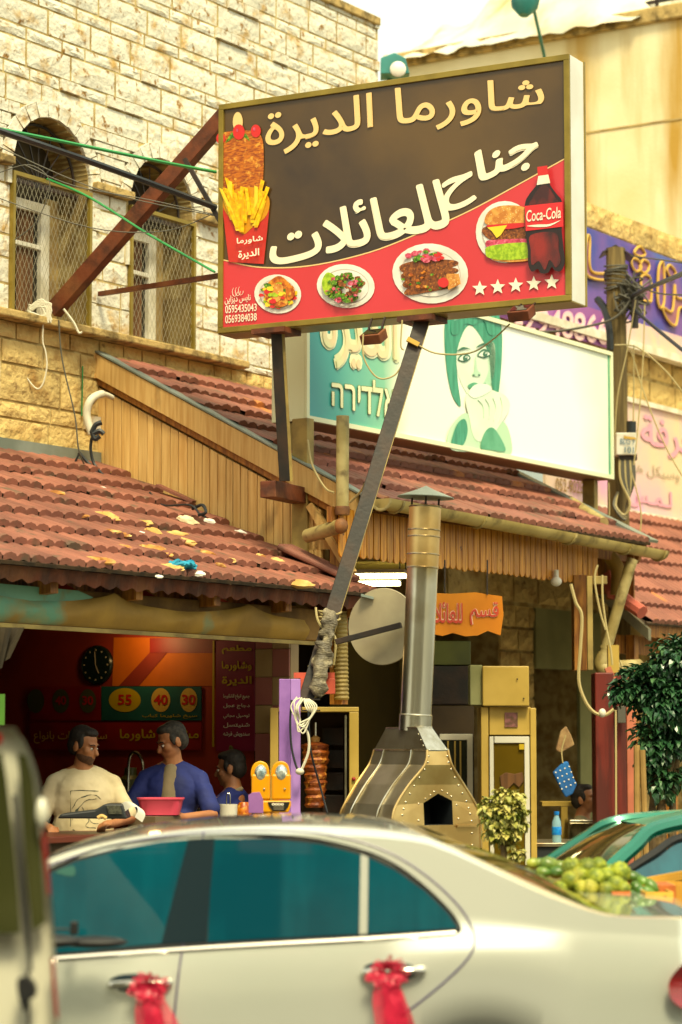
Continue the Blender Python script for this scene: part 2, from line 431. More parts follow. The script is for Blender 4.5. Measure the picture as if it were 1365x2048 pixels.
# far signs
mat('blue_board', '#2a3fa0', '#6a4aa0', .4, scale=1.1, lo=.42, hi=.6, c3='#2a66b8', s3=.8)
mat('purple_board', '#8a4a9a', '#9a5aa8', .4, scale=1.2)
mat('pink_board', '#d8c4a8', '#d0b0b8', .5, scale=1.2, c3='#d8a0c4', s3=1.4, lo3=.56, hi3=.66)
mat('pink_letter', '#d89ab4', None, .5)
mat('grey_letter', '#a89a84', None, .5)
mat('brown_letter', '#8a6a3a', None, .5)
mat('pale_blue', '#a8bcc8', None, .5)
mat('letter_gold', '#c8a04c', None, .4)
mat('letter_mauve', '#8f5a78', '#6a4a90', .4, scale=3)
mat('letter_pink', '#f0c8cc', None, .4)
mat('halo', '#e8b8d0', None, .5)
# ================================================================== ground
MB().add([(-300, -200, 0), (300, -200, 0), (300, 500, 0), (-300, 500, 0)], [(0, 1, 2, 3)]).build('road', 'asphalt', kind='structure')
g = MB().hexa([F(-30, -12, .0), F(40, -12, 0), F(40, 4.9, 0), F(-30, 4.9, 0)], [F(-30, -12, .13), F(40, -12, .13), F(40, 4.9, .13), F(-30, 4.9, .13)])
g.build('pavement', 'pavement', kind='structure')
MB().fbox(-30, 40, 4.9, 5.05, 0, .135).build('kerb', 'cornice', kind='structure')

# ================================================================== stone building
B = thing('stone_building', F(0, 0, 0), 'cream rock-faced stone building with two arched windows above the tiled roofs', 'building')
WIN = [(-.60, .45, 4.85, 5.93), (.755, .415, 4.85, 5.93)]    # centre, half width, sill, spring
A0, A1, ZT = -4.2, 3.97, 8.28
def hole(a0, a1, z0, z1, ring=0):       # intervals of a cut out of the course z0..z1
    out = []
    for c, hw, zs, zp in WIN:
        if z1 <= zs + .01 or z0 >= zp + hw + ring: continue
        if z0 < zp - .02: w = hw + (.0 if z1 <= zp + .02 else ring)
        else:
            r = hw + ring; zz = max(0, (z0 + z1) / 2 - zp); w = math.sqrt(max(0, r * r - zz * zz))
        out.append((c - w, c + w))
    return out
def cut(iv, hs):
    r = [iv]
    for h0, h1 in hs:
        q = []
        for x0, x1 in r:
            if h1 <= x0 or h0 >= x1: q.append((x0, x1)); continue
            if x0 < h0: q.append((x0, h0))
            if x1 > h1: q.append((h1, x1))
        r = q
    return r
# backing wall cut round the windows (mortar shows in the joints)
mb = MB(); zs = [0, 4.85] ; z = 4.85
while z < 6.40: z += .035; zs.append(z)
zs += [ZT]
for i in range(len(zs) - 1):
    for x0, x1 in cut((A0, A1), hole(0, 0, zs[i] + 1e-4, zs[i + 1] - 1e-4)): 
        if zs[i] < 3.0: mb.fbox(A0, A1, -.35, -.012, 3.0, zs[i + 1]) if x0 == A0 else None
        else: mb.fbox(x0, x1, -.35, -.006, zs[i], zs[i + 1])
mb.build('wall', 'mortar', B)
mb = MB(); mb.fbox(A0, A1, -6, -.36, 3.0, ZT - .05); mb.fbox(A0, A0 + .3, -.36, -.02, 3.0, ZT - .01); mb.build('rear_wall', 'plaster', B)
# stone variants
def stone_mesh(seed, m, nx=4, ny=3):
    rn = random.Random(seed); vs = []; fs = []
    for j in range(ny + 1):
        for i in range(nx + 1):
            e = i in (0, nx) or j in (0, ny)
            ax = i / nx + (0 if e else rn.uniform(-.06, .06)); ay = j / ny + (0 if e else rn.uniform(-.08, .08))
            ax = min(max(ax, .012), .988); ay = min(max(ay, .03), .97)
            vs.append((ax, ay, rn.uniform(.30, .45) if e else rn.uniform(.5, 1)))
    for j in range(ny):
        for i in range(nx):
            k = j * (nx + 1) + i; fs.append((k, k + 1, k + nx + 2, k + nx + 1))
    ring = [i for i in range(nx + 1)] + [j * (nx + 1) + nx for j in range(1, ny + 1)] + [ny * (nx + 1) + i for i in range(nx - 1, -1, -1)] + [j * (nx + 1) for j in range(ny - 1, 0, -1)]
    b = len(vs)
    for k in ring: vs.append((vs[k][0], vs[k][1], -.2))
    L = len(ring)
    for q in range(L): fs.append((ring[q], ring[(q + 1) % L], b + (q + 1) % L, b + q))
    return raw_mesh('stone', vs, fs, m)
SM = [stone_mesh(100 + i, 'stone') for i in range(9)]; SL = [stone_mesh(200 + i, 'stone_low') for i in range(6)]
stones = []
def lay(z0, z1, wmin, wmax, a0=A0, a1=A1, low=False, ring=.13, o=0, seed=0):
    rn = random.Random(int(z0 * 1000) + seed); x = a0 - rn.random() * wmax * .5
    while x < a1:
        w = rn.uniform(wmin, wmax)
        for p, q in cut((max(x, a0), min(x + w, a1)), hole(0, 0, z0, z1, ring)):
            if q - p > .035: stones.append((p, q, z0, z1, low, o, rn.random()))
        x += w
z = 6.42; k = 0
while z < 8.16:
    h = .2 if k % 2 == 0 else .095
    lay(z, z + h, .38 if k % 2 == 0 else .2, .72 if k % 2 == 0 else .45); z += h; k += 1
lay(z, z + .1, .3, .5)
for z0, z1, a, b in ((4.85, 5.06, .25, .5), (5.06, 5.25, .2, .45), (5.25, 5.42, .25, .5), (5.42, 5.62, .2, .4), (5.62, 5.8, .25, .45), (5.8, 5.93, .2, .4)): lay(z0, z1, a, b, ring=0)
for i in range(5): lay(5.93 + i * .098, 5.93 + (i + 1) * .098, .16, .30)
lay(4.66, 4.79, .22, .36, low=True)
for z0, z1, a, b in ((3.6, 3.84, .45, .7), (3.84, 4.08, .4, .7), (4.08, 4.2, .2, .4), (4.2, 4.48, .35, .75), (4.48, 4.66, .25, .5)): lay(z0, z1, a, b, a1=.0, low=True)
lay(4.79, 4.85, .4, .6, a0=1.82)
stones.sort(key=lambda s: (s[0] < -1.6, -(s[1] - s[0]) * (s[3] - s[2])))
vis = stones[:286]; rest = stones[286:]
g_ = .006
for p, q, z0, z1, low, o, r in vis:
    me = (SL if low else SM)[int(r * 1000) % (6 if low else 9)]; w = q - p - g_ * 2; h = z1 - z0 - g_ * 1.6; fl = (int(r * 77) % 2)
    O = F(p + g_, o - .01, z0 + g_ * .8)
    x, y = U * w, Z * h
    if fl: O = F(q - g_, o - .01, z0 + g_ * .8); x = -x
    inst('stone', me, basis(O, x, y, N * (.015 + .008 * r)), B)
mb = MB()
for p, q, z0, z1, low, o, r in rest: mb.fbox(p + g_, q - g_, o - .01, o + .014 + .01 * r, z0 + g_, z1 - g_)
mb.build('stone_facing', 'stone', B, kind='stuff')
for c, hw, zs_, zp in WIN:    # ring of upright stones round each arch
    n = 13
    for i in range(n):
        t0, t1 = math.pi * (i + .04) / n, math.pi * (i + .96) / n; ri, ro = hw + .005, hw + .125
        P = lambda r, t, o: F(c + r * math.cos(t), o, zp + r * math.sin(t))
        MB().hexa([P(ri, t0, -.01), P(ro, t0, -.01), P(ro, t1, -.01), P(ri, t1, -.01)], [P(ri, t0, .018), P(ro, t0, .024), P(ro, t1, .020), P(ri, t1, .026)]).build('stone', 'stone', B)
# impost blocks either side of each arch, sill ledge
for a0, a1 in ((-1.5, -1.08), (-.13, .02), (.02, .33), (1.19, 1.5)):
    MB().fbox(a0, a1, -.02, .075, 5.93, 5.99).build('impost', 'cornice', B, bevel=.008)
mb = MB(); mb.fbox(A0, 1.81, -.02, .12, 4.79, 4.85); mb.build('cornice', 'cornice', B, bevel=.012)
mb = MB(); mb.fbox(A0, A1, -.02, .03, 8.225, 8.30); mb.build('coping', 'cornice', B, bevel=.01)
# windows
for c, hw, zs_, zp in WIN:
    w = thing('arched_window', F(c, -.2, zs_) - world_loc(B)); w.parent = B
    l, r = c - hw, c + hw
    mb = MB(); mb.fbox(l - .01, l, -.34, -.005, zs_, zp); mb.fbox(r, r + .01, -.34, -.005, zs_, zp)
    n = 20
    for i in range(n):
        t0, t1 = math.pi * i / n, math.pi * (i + 1) / n; P = lambda rr, t, o: F(c + rr * math.cos(t), o, zp + rr * math.sin(t))
        mb.hexa([P(hw, t0, -.34), P(hw + .01, t0, -.34), P(hw + .01, t1, -.34), P(hw, t1, -.34)], [P(hw, t0, -.006), P(hw + .01, t0, -.006), P(hw + .01, t1, -.006), P(hw, t1, -.006)])
    mb.build('reveal', 'reveal', w)
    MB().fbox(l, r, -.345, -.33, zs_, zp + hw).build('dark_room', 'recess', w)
    # white sash set in the opening
    sl_, sr = c - hw * .66, c + hw * .70
    mb = MB(); t = .095
    for a, b_, z0, z1 in ((sl_, sl_ + t, zs_ + .02, zp - .12), (sr - t, sr, zs_ + .02, zp - .12), (sl_ + t, sr - t, zs_ + .02, zs_ + .1), (sl_ + t, sr - t, zp - .2, zp - .12), (sl_ + t, sr - t, zs_ + .60, zs_ + .635)):
        mb.fbox(a, b_, -.32, -.27, z0, z1)
    mb.build('window_frame', 'white_frame', w, bevel=.004)
    MB().fbox(l, sl_, -.33, -.30, zs_, zp - .06).build('side_panel', 'reveal', w); MB().fbox(sr, r, -.33, -.30, zs_, zp - .06).build('side_panel', 'reveal', w)
    MB().fbox(sl_ + t, sr - t, -.315, -.31, zs_ + .1, zp - .2).build('pane', 'glass_dark', w)
    mb = MB(); pts = []
    for i in range(16): pts.append(F(sl_ + t + (sr - sl_ - 2 * t) * (.42 + .45 * i / 15), -.303 + .006 * math.sin(i * 1.9), 0))
    for i in range(15): mb.hexa([pts[i] + Z * (zs_ + .1), pts[i + 1] + Z * (zs_ + .1), pts[i + 1] + Z * (zs_ + .1) - N * .003, pts[i] + Z * (zs_ + .1) - N * .003], [pts[i] + Z * (zp - .2), pts[i + 1] + Z * (zp - .2), pts[i + 1] + Z * (zp - .2) - N * .003, pts[i] + Z * (zp - .2) - N * .003])
    mb.build('curtain', 'curtain', w)
    # fan light bars
    mb = MB(); fo = -.12
    for i in range(9):
        t = math.pi * (i + .5) / 9; mb.bar(F(c, fo, zp - .04), F(c + hw * .97 * math.cos(t), fo, zp - .04 + hw * .97 * math.sin(t)), .009, .009)
    mb.tube([F(c + hw * .93 * math.cos(math.pi * i / 16), fo, zp + hw * .93 * math.sin(math.pi * i / 16)) for i in range(17)], .012, 6)
    mb.bar(F(l, fo, zp - .05), F(r, fo, zp - .05), .03, .03)
    mb.build('fan_grille', 'steel_dark', w)
    # security grille: frame and expanded mesh
    mb = MB(); q = .022
    for a, b_, z0, z1 in ((l - .005, l + q, zs_, zp - .03), (r - q, r + .005, zs_, zp - .03), (l + q, r - q, zs_, zs_ + q), (l + q, r - q, zp - .06, zp - .03)): mb.fbox(a, b_, .0, .035, z0, z1)
    mb.build('grille_frame', 'alu_gold', w)
    mb = MB(); zz0, zz1 = zs_ + q, zp - .06; W_ = r - l - 2 * q; H_ = zz1 - zz0; k = 2.0; st = .05
    s = -H_ / k
    while s < W_:
        for sg in (1, -1):
            xa, za, xb, zb = s, 0.0, s + H_ / k, H_
            if xa < 0: za = -xa * k; xa = 0
            if xb > W_: zb = H_ - (xb - W_) * k; xb = W_
            if zb - za > .02:
                if sg < 0: xa, xb = W_ - xa, W_ - xb
                p0, p1 = F(l + q + xa, .012, zz0 + za), F(l + q + xb, .012, zz0 + zb); d = U * .0021
                mb.add([p0 - d, p0 + d, p1 + d, p1 - d], [(0, 1, 2, 3)])
        s += st
    mb.build('wire_mesh', 'wire', w)

# ================================================================== tiled roofs
def tile_mesh(name, m, w=.239, L=.37, hump=.019, ribs=2):
    n = ribs * 6; vs = []; fs = []
    for i in range(n + 1):
        x = w * i / n; h = hump * abs(math.sin(math.pi * ribs * i / n)) ** .75 + (.004 if i % 2 else 0)
        vs += [(x, 0, h), (x, L, h + .0), (x, L + .004, h - .040), ]
    for i in range(n):
        a = i * 3; b = a + 3; fs += [(a, b, b + 1, a + 1), (a + 1, b + 1, b + 2, a + 2)]
    return raw_mesh(name, vs, fs, m, smooth=True)
TM = [tile_mesh('tile', 'tile'), tile_mesh('tile', 'tile', w=.237, hump=.021)]
TF = [tile_mesh('tile', 'tile_far')]
def roof(root, a0, a1, o1, zt, ze, rows, meshes, w=.25, end=None, o0=0, seed=1, fill='tile', over=.03, skew=0):
    rn = random.Random(seed); dn = (F(0, o1, ze) - F(0, o0, zt)); L = dn.length; dn.normalize(); up = U.cross(dn); up = up if up.z > 0 else -up
    st = L / rows; cnt = 0; mb = MB()
    for r in range(rows):
        e = a1 if end is None else end(r)
        n = int((e - a0) / w)
        for i in range(n):
            a = e - (i + 1) * w + rn.uniform(-.002, .002)
            O = F(a, o0, zt) + dn * (st * r - .03) + up * (.0 + rn.uniform(0, .004))
            d = (dn * (st + .045) + up * .046).normalized(); nn = U.cross(d); nn = nn if nn.z > 0 else -nn
            s = (st + .045) / .37; yaw = rn.uniform(-.012, .012)
            if rn.random() < .06: O += dn * rn.uniform(-.03, .03) + up * .008
            x = (U + d * yaw) * (w / .25)
            inst('tile', meshes[rn.randrange(len(meshes))], basis(O, x, d * s, nn), root); cnt += 1
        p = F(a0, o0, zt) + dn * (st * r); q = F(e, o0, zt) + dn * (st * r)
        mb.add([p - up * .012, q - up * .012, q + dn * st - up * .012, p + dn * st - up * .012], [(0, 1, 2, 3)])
        mb.bar(p + dn * (st + .012) + up * .012, q + dn * (st + .012) + up * .012, .022, .022, up)  # dark bar paints the mossy, shaded line under each tile row
    mb.build('deck_and_lip_shade', 'deck_lip_shade', root)
    return dn, up
R1 = thing('shop_awning_roof', F(-1.5, 2.3, 0), 'lower tiled awning roof littered with bread crusts above the shawarma counter', 'roof')
O1 = 2.42
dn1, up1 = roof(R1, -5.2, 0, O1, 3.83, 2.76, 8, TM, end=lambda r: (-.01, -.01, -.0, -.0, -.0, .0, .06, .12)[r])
S1 = (3.83 - 2.76) / O1
def r1(a, o, h=0): return F(a, o, 3.83 - S1 * o) + up1 * (h + .035)
# loose ridge/valley tile pieces along the gable
for (pa, pb, w) in (((500 + 170, 880 + 50), 0, 0),): pass
def slab_on_roof(px0, px1, wid, m='tile', name='loose_tile'):
    a, o, _ = on_a(px0[0], px0[1], -.12); b, p, _ = on_a(px1[0], px1[1], -.12)
    q = MB(); A_, B_ = r1(-.14, o, .05), r1(-.06, p, .04); d = (B_ - A_).normalized(); x = d.cross(up1)
    for s_ in range(5):
        t = (s_ - 2) * wid / 5; q.tube([A_ + x * t, B_ + x * t], wid / 9, 6)
    q.bar(A_, B_, wid, .02, up1); return q.build(name, m, R1)
slab_on_roof((565, 1118), (690, 1185), .22)
slab_on_roof((312, 985), (372, 1018), .08)
# corrugated fascia under the eave
mb = MB(); n = 150
for i in range(n):
    a = -5.2 + 5.3 * i / n; b_ = -5.2 + 5.3 * (i + 1) / n
    h0, h1 = (.085 + .012 * math.sin(i * 1.5)), (.085 + .012 * math.sin((i + 1) * 1.5))
    o_0, o_1 = O1 - .05 + .008 * math.sin(i * 1.3), O1 - .05 + .008 * math.sin((i + 1) * 1.3)
    mb.add([F(a, o_0, 2.76), F(b_, o_1, 2.76), F(b_, o_1 - .02, 2.755 - h1), F(a, o_0 - .02, 2.755 - h0)], [(0, 1, 2, 3)])
mb.build('corrugated_fascia', 'rust', R1)
mb = MB()
for i in range(7):
    a = -4.9 + i * .82; mb.prism([F(a, .1, 3.66), F(a, 2.28, 2.72), F(a, 2.28, 2.62), F(a, 2.0, 2.6), F(a, .1, 3.5)], U * .07)
mb.build('rafter', 'pine_dark', R1)
MB().fbox(-5.2, -.02, 0, .04, 3.80, 3.92).build('flashing', 'flash', R1)
MB().fbox(-5.2, -.05, 2.02, 2.16, 2.44, 2.66).build('beam', 'beam', R1, bevel=.008)
# gathered fabric along the beam
mb = MB(); n = 120; rows = 6
for i in range(n + 1):
    a = -5.2 + 4.75 * i / n; hang = abs(math.sin(i * .075 * 1.15 + .6)) ** .6
    top = 2.66 - .085 * hang
    for j in range(rows + 1):
        t = j / rows; zz = top + (2.435 - top) * t
        oo = 2.20 + .035 * math.sin(math.pi * t) + .012 * math.sin(i * .5 + j * 1.3) * (1 - t) + .02 * (1 - hang) * (1 - t)
        mb.v.append(F(a, oo, zz))
for i in range(n):
    for j in range(rows):
        k = i * (rows + 1) + j; mb.f.append((k, k + 1, k + rows + 2, k + rows + 1))
mb.build('fabric_valance', 'tarp', R1, smooth=True)
MB().fbox(-5.2, -.35, 2.18, 2.215, 2.405, 2.43).build('valance_rail', 'galv_side', R1)
mb = MB()
mb.prism([F(-5.2, 2.09 + .09, 2.53), F(-2.9, 2.18, 2.56), F(-2.75, 2.18, 2.62), F(-2.9, 2.18, 2.655), F(-5.2, 2.18, 2.67)], N * .012)
mb.build('painted_board', 'teal_paint', R1)

# wooden gable wall between the two roofs
G = thing('wooden_gable', F(0, 1.2, 0), 'yellow pine board gable wall between the lower and upper tiled roofs', 'wall')
def ztop(o): return 4.62 - (4.62 - 3.36) / 2.47 * o
def zbot(o): return max(3.83 - S1 * o - .04, 2.7)
o = -.02; rn = random.Random(5)
while o < 2.02:
    w = rn.uniform(.062, .085); mb = MB(); oo = min(o + w - .006, 2.03)
    mb.hexa([F(.0, o, zbot(o)), F(.03, o, zbot(o)), F(.03, oo, zbot(oo)), F(.0, oo, zbot(oo))], [F(0, o, ztop(o) - .2), F(.03, o, ztop(o) - .2), F(.03, oo, ztop(oo) - .2), F(0, oo, ztop(oo) - .2)])
    mb.build('board', 'pine', G, bevel=.004); o += w
MB().fbox(.031, .05, 0, 2.03, 2.7, 3.4).build('backing', 'beam', G)
MB().prism([F(.031, 0, 3.4), F(.031, 2.03, 3.38), F(.031, 2.03, ztop(2.03) - .1), F(.031, 0, ztop(0) - .1)], U * .02).build('backing', 'beam', G)
def slope_board(o0, o1, zoff, hgt, a, th, m, name):
    mb = MB(); mb.prism([F(a, o0, ztop(o0) + zoff), F(a, o1, ztop(o1) + zoff), F(a, o1, ztop(o1) + zoff - hgt), F(a, o0, ztop(o0) + zoff - hgt)], U * th)
    return mb.build(name, m, G, bevel=.003)
slope_board(-.02, 2.36, .06, .185, -.05, .045, 'pine', 'bargeboard')
slope_board(-.02, 2.36, -.128, .05, -.02, .02, 'pine_dark', 'batten')
slope_board(-.02, 2.46, .085, .018, -.06, .12, 'flash', 'verge_flashing')
MB().fbox(-.07, .04, -.02, .0, ztop(0) - .13, ztop(0) + .06).build('end_block', 'pine', G)
MB().fbox(-.03, .06, 1.80, 1.93, 2.6, 4.05).build('corner_post', 'galv_side', G, bevel=.004)
mb = MB(); mb.bar(F(-.01, 1.95, 3.42), F(-.01, 2.3, 2.92), .05, .07, U); mb.build('brace', 'pine', G)
MB().fbox(-.0, .05, 1.93, 2.3, 3.1, 3.17).build('cross_rail', 'pine', G)
MB().fbox(-.02, .06, 2.12, 2.22, 2.0, 3.36).build('outer_post', 'pine_dark', G)

# upper roof
R2 = thing('family_hall_roof', F(2.2, 1.3, 0), 'upper tiled roof with rain gutter running under the teal shop sign', 'roof')
O2 = 2.5
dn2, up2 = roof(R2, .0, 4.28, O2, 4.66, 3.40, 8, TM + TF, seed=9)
mb = MB(); mb.fbox(.0, 4.3, 0, .05, 4.62, 4.68); mb.build('wall_flashing', 'cornice', R2)
def g2(a, o, h=0): return F(a, o, 4.66 - (4.66 - 3.40) / O2 * o) + up2 * h
mb = MB(); mb.hexa([g2(4.24, 0, .03), g2(4.40, 0, .03), g2(4.40, 2.52, .03), g2(4.24, 2.52, .03)], [g2(4.24, 0, .055), g2(4.40, 0, .055), g2(4.40, 2.52, .055), g2(4.24, 2.52, .055)]); mb.build('verge_flashing', 'flash', R2)
mb = MB(); mb.hexa([g2(4.34, 0, -.2), g2(4.39, 0, -.2), g2(4.39, 2.45, -.2), g2(4.34, 2.45, -.2)], [g2(4.34, 0, .02), g2(4.39, 0, .02), g2(4.39, 2.45, .02), g2(4.34, 2.45, .02)]); mb.build('verge_board', 'pine_dark', R2)
# gutter: open half-round channel
def gutter_mesh(p, q, r, mm, par, name='gutter'):
    p, q = Vector(p), Vector(q); d = (q - p).normalized(); x = d.cross(Z).normalized(); mb = MB(); n = 9
    for e in (p, q):
        for k in range(n): t = math.pi * k / (n - 1); mb.v.append(e + x * math.cos(t) * r - Z * math.sin(t) * r * 1.0)
        for k in range(n): t = math.pi * k / (n - 1); mb.v.append(e + x * math.cos(t) * (r - .006) - Z * math.sin(t) * (r - .006))
    for k in range(n - 1):
        mb.f += [(k, k + 1, k + 1 + 2 * n, k + 2 * n), (n + k, n + k + 1, 3 * n + k + 1, 3 * n + k)]
    mb.f += [tuple(range(n)), tuple(range(2 * n, 3 * n)), (0, n, 3 * n, 2 * n), (n - 1, 2 * n - 1, 4 * n - 1, 3 * n - 1)]
    return mb.build(name, mm, par, smooth=True)
gA, gB = F(-.05, 2.57, 3.43), F(4.40, 2.57, 3.345)
gu = gutter_mesh(gA, gB, .075, 'gutter', R2)
for t in (.0, .04, .3, .62, .84, .985):
    p = gA.lerp(gB, t); mb = MB(); mb.tube([p + N * .08 * math.cos(math.pi * k / 8) - Z * .08 * math.sin(math.pi * k / 8) for k in range(9)], .012, 6); mb.build('gutter_bracket', 'pvc', gu)
# scalloped pine fringe
fr = thing('scalloped_fringe', F(1.6, 2.3, 3.0) - world_loc(R2)); fr.parent = R2
n = 44; w = 3.9 / n
for i in range(n):
    a = -.24 + i * w; oo = 2.33 + rn.uniform(0, .004); zb = 3.02 + rn.uniform(-.006, .006)
    pts = [F(a + .006, oo, 3.36), F(a + w - .006, oo, 3.36)]
    for k in range(6):
        t = math.pi * k / 5; pts.append(F(a + w / 2 + (w / 2 - .006) * math.cos(t), oo, zb + .035 - .035 * math.sin(t)))
    MB().prism(pts, N * .014).build('slat', 'scallop', fr)
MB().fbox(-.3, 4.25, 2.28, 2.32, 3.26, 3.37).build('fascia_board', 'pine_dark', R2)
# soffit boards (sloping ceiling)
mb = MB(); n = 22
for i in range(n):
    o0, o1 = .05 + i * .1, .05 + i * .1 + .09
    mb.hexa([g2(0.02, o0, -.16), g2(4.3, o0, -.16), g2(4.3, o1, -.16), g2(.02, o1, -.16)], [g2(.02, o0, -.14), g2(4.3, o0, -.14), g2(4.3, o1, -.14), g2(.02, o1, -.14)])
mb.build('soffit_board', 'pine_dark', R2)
# right-hand gable inside, boards hanging under the verge
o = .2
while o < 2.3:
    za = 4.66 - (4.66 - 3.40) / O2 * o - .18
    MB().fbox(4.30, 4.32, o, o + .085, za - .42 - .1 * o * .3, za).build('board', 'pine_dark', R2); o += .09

# third roof further along the street
R3 = thing('far_awning_roof', F(7, 2, 0), 'far tiled awning roof beyond the drainpipe at right', 'roof')
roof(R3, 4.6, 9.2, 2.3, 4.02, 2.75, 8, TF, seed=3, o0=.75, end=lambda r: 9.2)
mb = MB(); mb.prism([F(4.56, .8, 3.98), F(4.56, 2.36, 2.70), F(4.56, 2.36, 2.60), F(4.56, .8, 3.86)], U * .05); mb.build('verge_board', 'galv', R3)
mb = MB()
for i in range(60):
    a = 4.6 + i * .075; mb.add([F(a, 2.28, 2.74), F(a + .075, 2.28, 2.74), F(a + .075, 2.27, 2.64 - .01 * (i % 2)), F(a, 2.27, 2.64)], [(0, 1, 2, 3)])
mb.build('corrugated_fascia', 'pine_dark', R3)
mb = MB()
for a in (4.75, 5.5, 6.3): mb.fbox(a, a + .08, 2.05, 2.13, .13, 2.66)
mb.fbox(4.6, 9.2, 1.95, 2.03, 2.5, 2.66)
mb.build('timber_frame', 'pine_dark', R3)
# ================================================================== far buildings
B2 = thing('plastered_building', F(12, -1, 0), 'tall stained yellow plaster building behind the billboard', 'building')
mb = MB(); mb.fbox(9.0, 18, -3.05, 4.0, 0, 9.55); mb.build('wall', 'plaster', B2)
mb = MB(); mb.fbox(8.94, 9.0, -3.1, 4.0, 9.45, 9.62); mb.build('coping', 'cornice', B2, bevel=.02)
MB().fbox(8.992, 9.004, -3.05, 4, 8.35, 8.37).build('joint', 'reveal', B2)
mb = MB()
for i in range(7):
    o = -.9 + i * .55; mb.fbox(9.3, 9.34, o, o + .03, 9.6, 10.4)
mb.fbox(9.3, 9.34, -.9, 2.4, 10.35, 10.4); mb.fbox(9.3, 9.34, -.9, 2.4, 9.78, 9.81); mb.build('railing', 'steel_dark', B2)
mb = MB(); mb.fbox(10.5, 16, -.7, 3.8, 9.5, 12.5); mb.build('roof_room', 'white_frame', B2)
# draped plastic sheeting along the parapet
mb = MB(); n = 40; rr = 9
for i in range(n + 1):
    o = -3.1 + 3.3 * i / n
    for j in range(rr + 1):
        t = j / rr; hgt = .22 + 1.9 * (i / n) ** .9 * (1 if i < n * .82 else (n - i) / (n * .18)) + .16 * math.sin(i * .5) * t
        mb.v.append(F(8.85 + .9 * t + .06 * noise.noise(Vector((i * .3, j * .5, 0))), o, 9.50 + hgt * t + .06 * noise.noise(Vector((i * .4, j * .7, 3)))))
for i in range(n):
    for j in range(rr): k = i * (rr + 1) + j; mb.f.append((k, k + 1, k + rr + 2, k + rr + 1))
mat('dark_wall', '#3c2e1c', '#2a2014', .9, scale=2); mat('sheeting', '#dcd6c2', '#b4b8a8', .5, scale=2, c3='#c09a54', s3=1.2, lo3=.52, hi3=.72)
mb.build('plastic_sheeting', 'sheeting', smooth=True, cat='sheet', label='crumpled pale plastic sheeting draped over the plaster building parapet')
lp = thing('roof_floodlight', F(6, -1.85, 8.0), 'teal floodlight on the wall end left above the billboard', 'lamp')
c = at(790, 128, 22.4)
mb = MB(); mb.prism([c + Vector((-.13, 0, -.09)), c + Vector((-.13, 0, .06)), c + Vector((0, 0, .11)), c + Vector((.10, 0, .06)), c + Vector((.14, 0, -.09))], Vector((0, .25, 0)))
mat('teal_shell', '#2f7f7c', '#226a68', .5); mb.build('housing', 'teal_shell', lp, bevel=.006)
MB().lathe([(.075, 0), (.06, -.012), (.0, -.016)], c + Vector((.03, -.005, -.05)), (0, 1, 0)).build('lens', 'plate', lp, smooth=True)
MB().bar(c + Vector((0, .2, -.05)), c + Vector((-.3, .25, -.4)), .03, .03).build('bracket', 'steel_dark', lp)
lp2 = at(1050, 10, 25)
mb = MB(); mb.lathe([(.16, .12), (.14, -.02), (.05, -.12)], lp2, (.1, .2, 1)); mb.bar(lp2 + Vector((.1, .1, 0)), lp2 + Vector((.3, .9, -.4)), .03, .03)
mb.build('roof_speaker', 'teal_shell', smooth=True, cat='loudspeaker', label='dark green horn loudspeaker at the top edge on the parapet')

BS = thing('shop_building', F(7, -1, 0), 'low stone shop block carrying the blue and pink advertising boards', 'building')
mb = MB(); mb.fbox(4.0, 14, -3, .66, 2.98, 6.9); mb.fbox(6.45, 14, -3, .66, 0, 2.98); mb.fbox(5.02, 5.66, .3, .62, 0, 2.98); mb.build('wall', 'mortar', BS)
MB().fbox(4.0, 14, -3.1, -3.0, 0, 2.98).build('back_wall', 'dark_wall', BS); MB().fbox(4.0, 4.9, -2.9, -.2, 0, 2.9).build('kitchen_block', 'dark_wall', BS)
MB().fbox(5.66, 6.45, .5, .66, 2.42, 2.98).build('lintel_wall', 'plaster_grey', BS); MB().fbox(6.45, 6.9, .665, .70, .2, 2.98).build('side_wall', 'plaster_grey', BS)
rq = random.Random(4); z = .2
while z < 2.9:
    a = 5.02
    while a < 5.6:
        w = min(rq.uniform(.25, .4), 5.66 - a); inst('stone', SL[rq.randrange(6)], basis(F(a + .008, .62, z + .008), U * (w - .016), Z * .20, N * .05), BS); a += w
    z += .215
rn = random.Random(8); z = 3.0
while z < 6.8:
    h = .27; a = 4.1 - rn.random() * .3
    while a < 9.4:
        w = rn.uniform(.45, .7)
        if a < 9.2: inst('stone', SL[rn.randrange(6)], basis(F(a + .01, .655, z + .01), U * (w - .02), Z * (h - .02), N * .04), BS)
        a += w
    z += h
# signs on the shop block (plane o=.8)
PS = Plane(F(4, .80, 0), U)
def board(name, a0, a1, z0, z1, m, label, th=.08, cat='sign', frame=None):
    t = thing(name, F((a0 + a1) / 2, .8 - th, z0), label, cat)
    MB().fbox(a0, a1, .8 - th, .80, z0, z1).build('panel', m, t)
    if frame:
        mb = MB(); q = .05
        for x0, x1, y0, y1 in ((a0 - q, a1 + q, z1, z1 + q), (a0 - q, a1 + q, z0 - q, z0), (a0 - q, a0, z0, z1), (a1, a1 + q, z0, z1)): mb.fbox(x0, x1, .8 - th, .83, y0, y1)
        mb.build('frame', frame, t)
    return t
bb = board('blue_signboard', 4.6, 9.6, 5.72, 6.72, 'blue_board', 'blue and purple signboard with gold outlined lettering behind the utility pole')
MB().fbox(4.6, 9.6, .79, .812, 5.72, 5.93).build('white_strip', 'pink_board', bb)
MB().fbox(4.55, 9.65, .72, .85, 5.64, 5.72).build('frame', 'white_frame', bb)
t_ = text_px('-2948866', PS, [(1030, 662), (1218, 692), (1220, 632), (1030, 608)], 'halo', bb, h=.02, bold=.035)
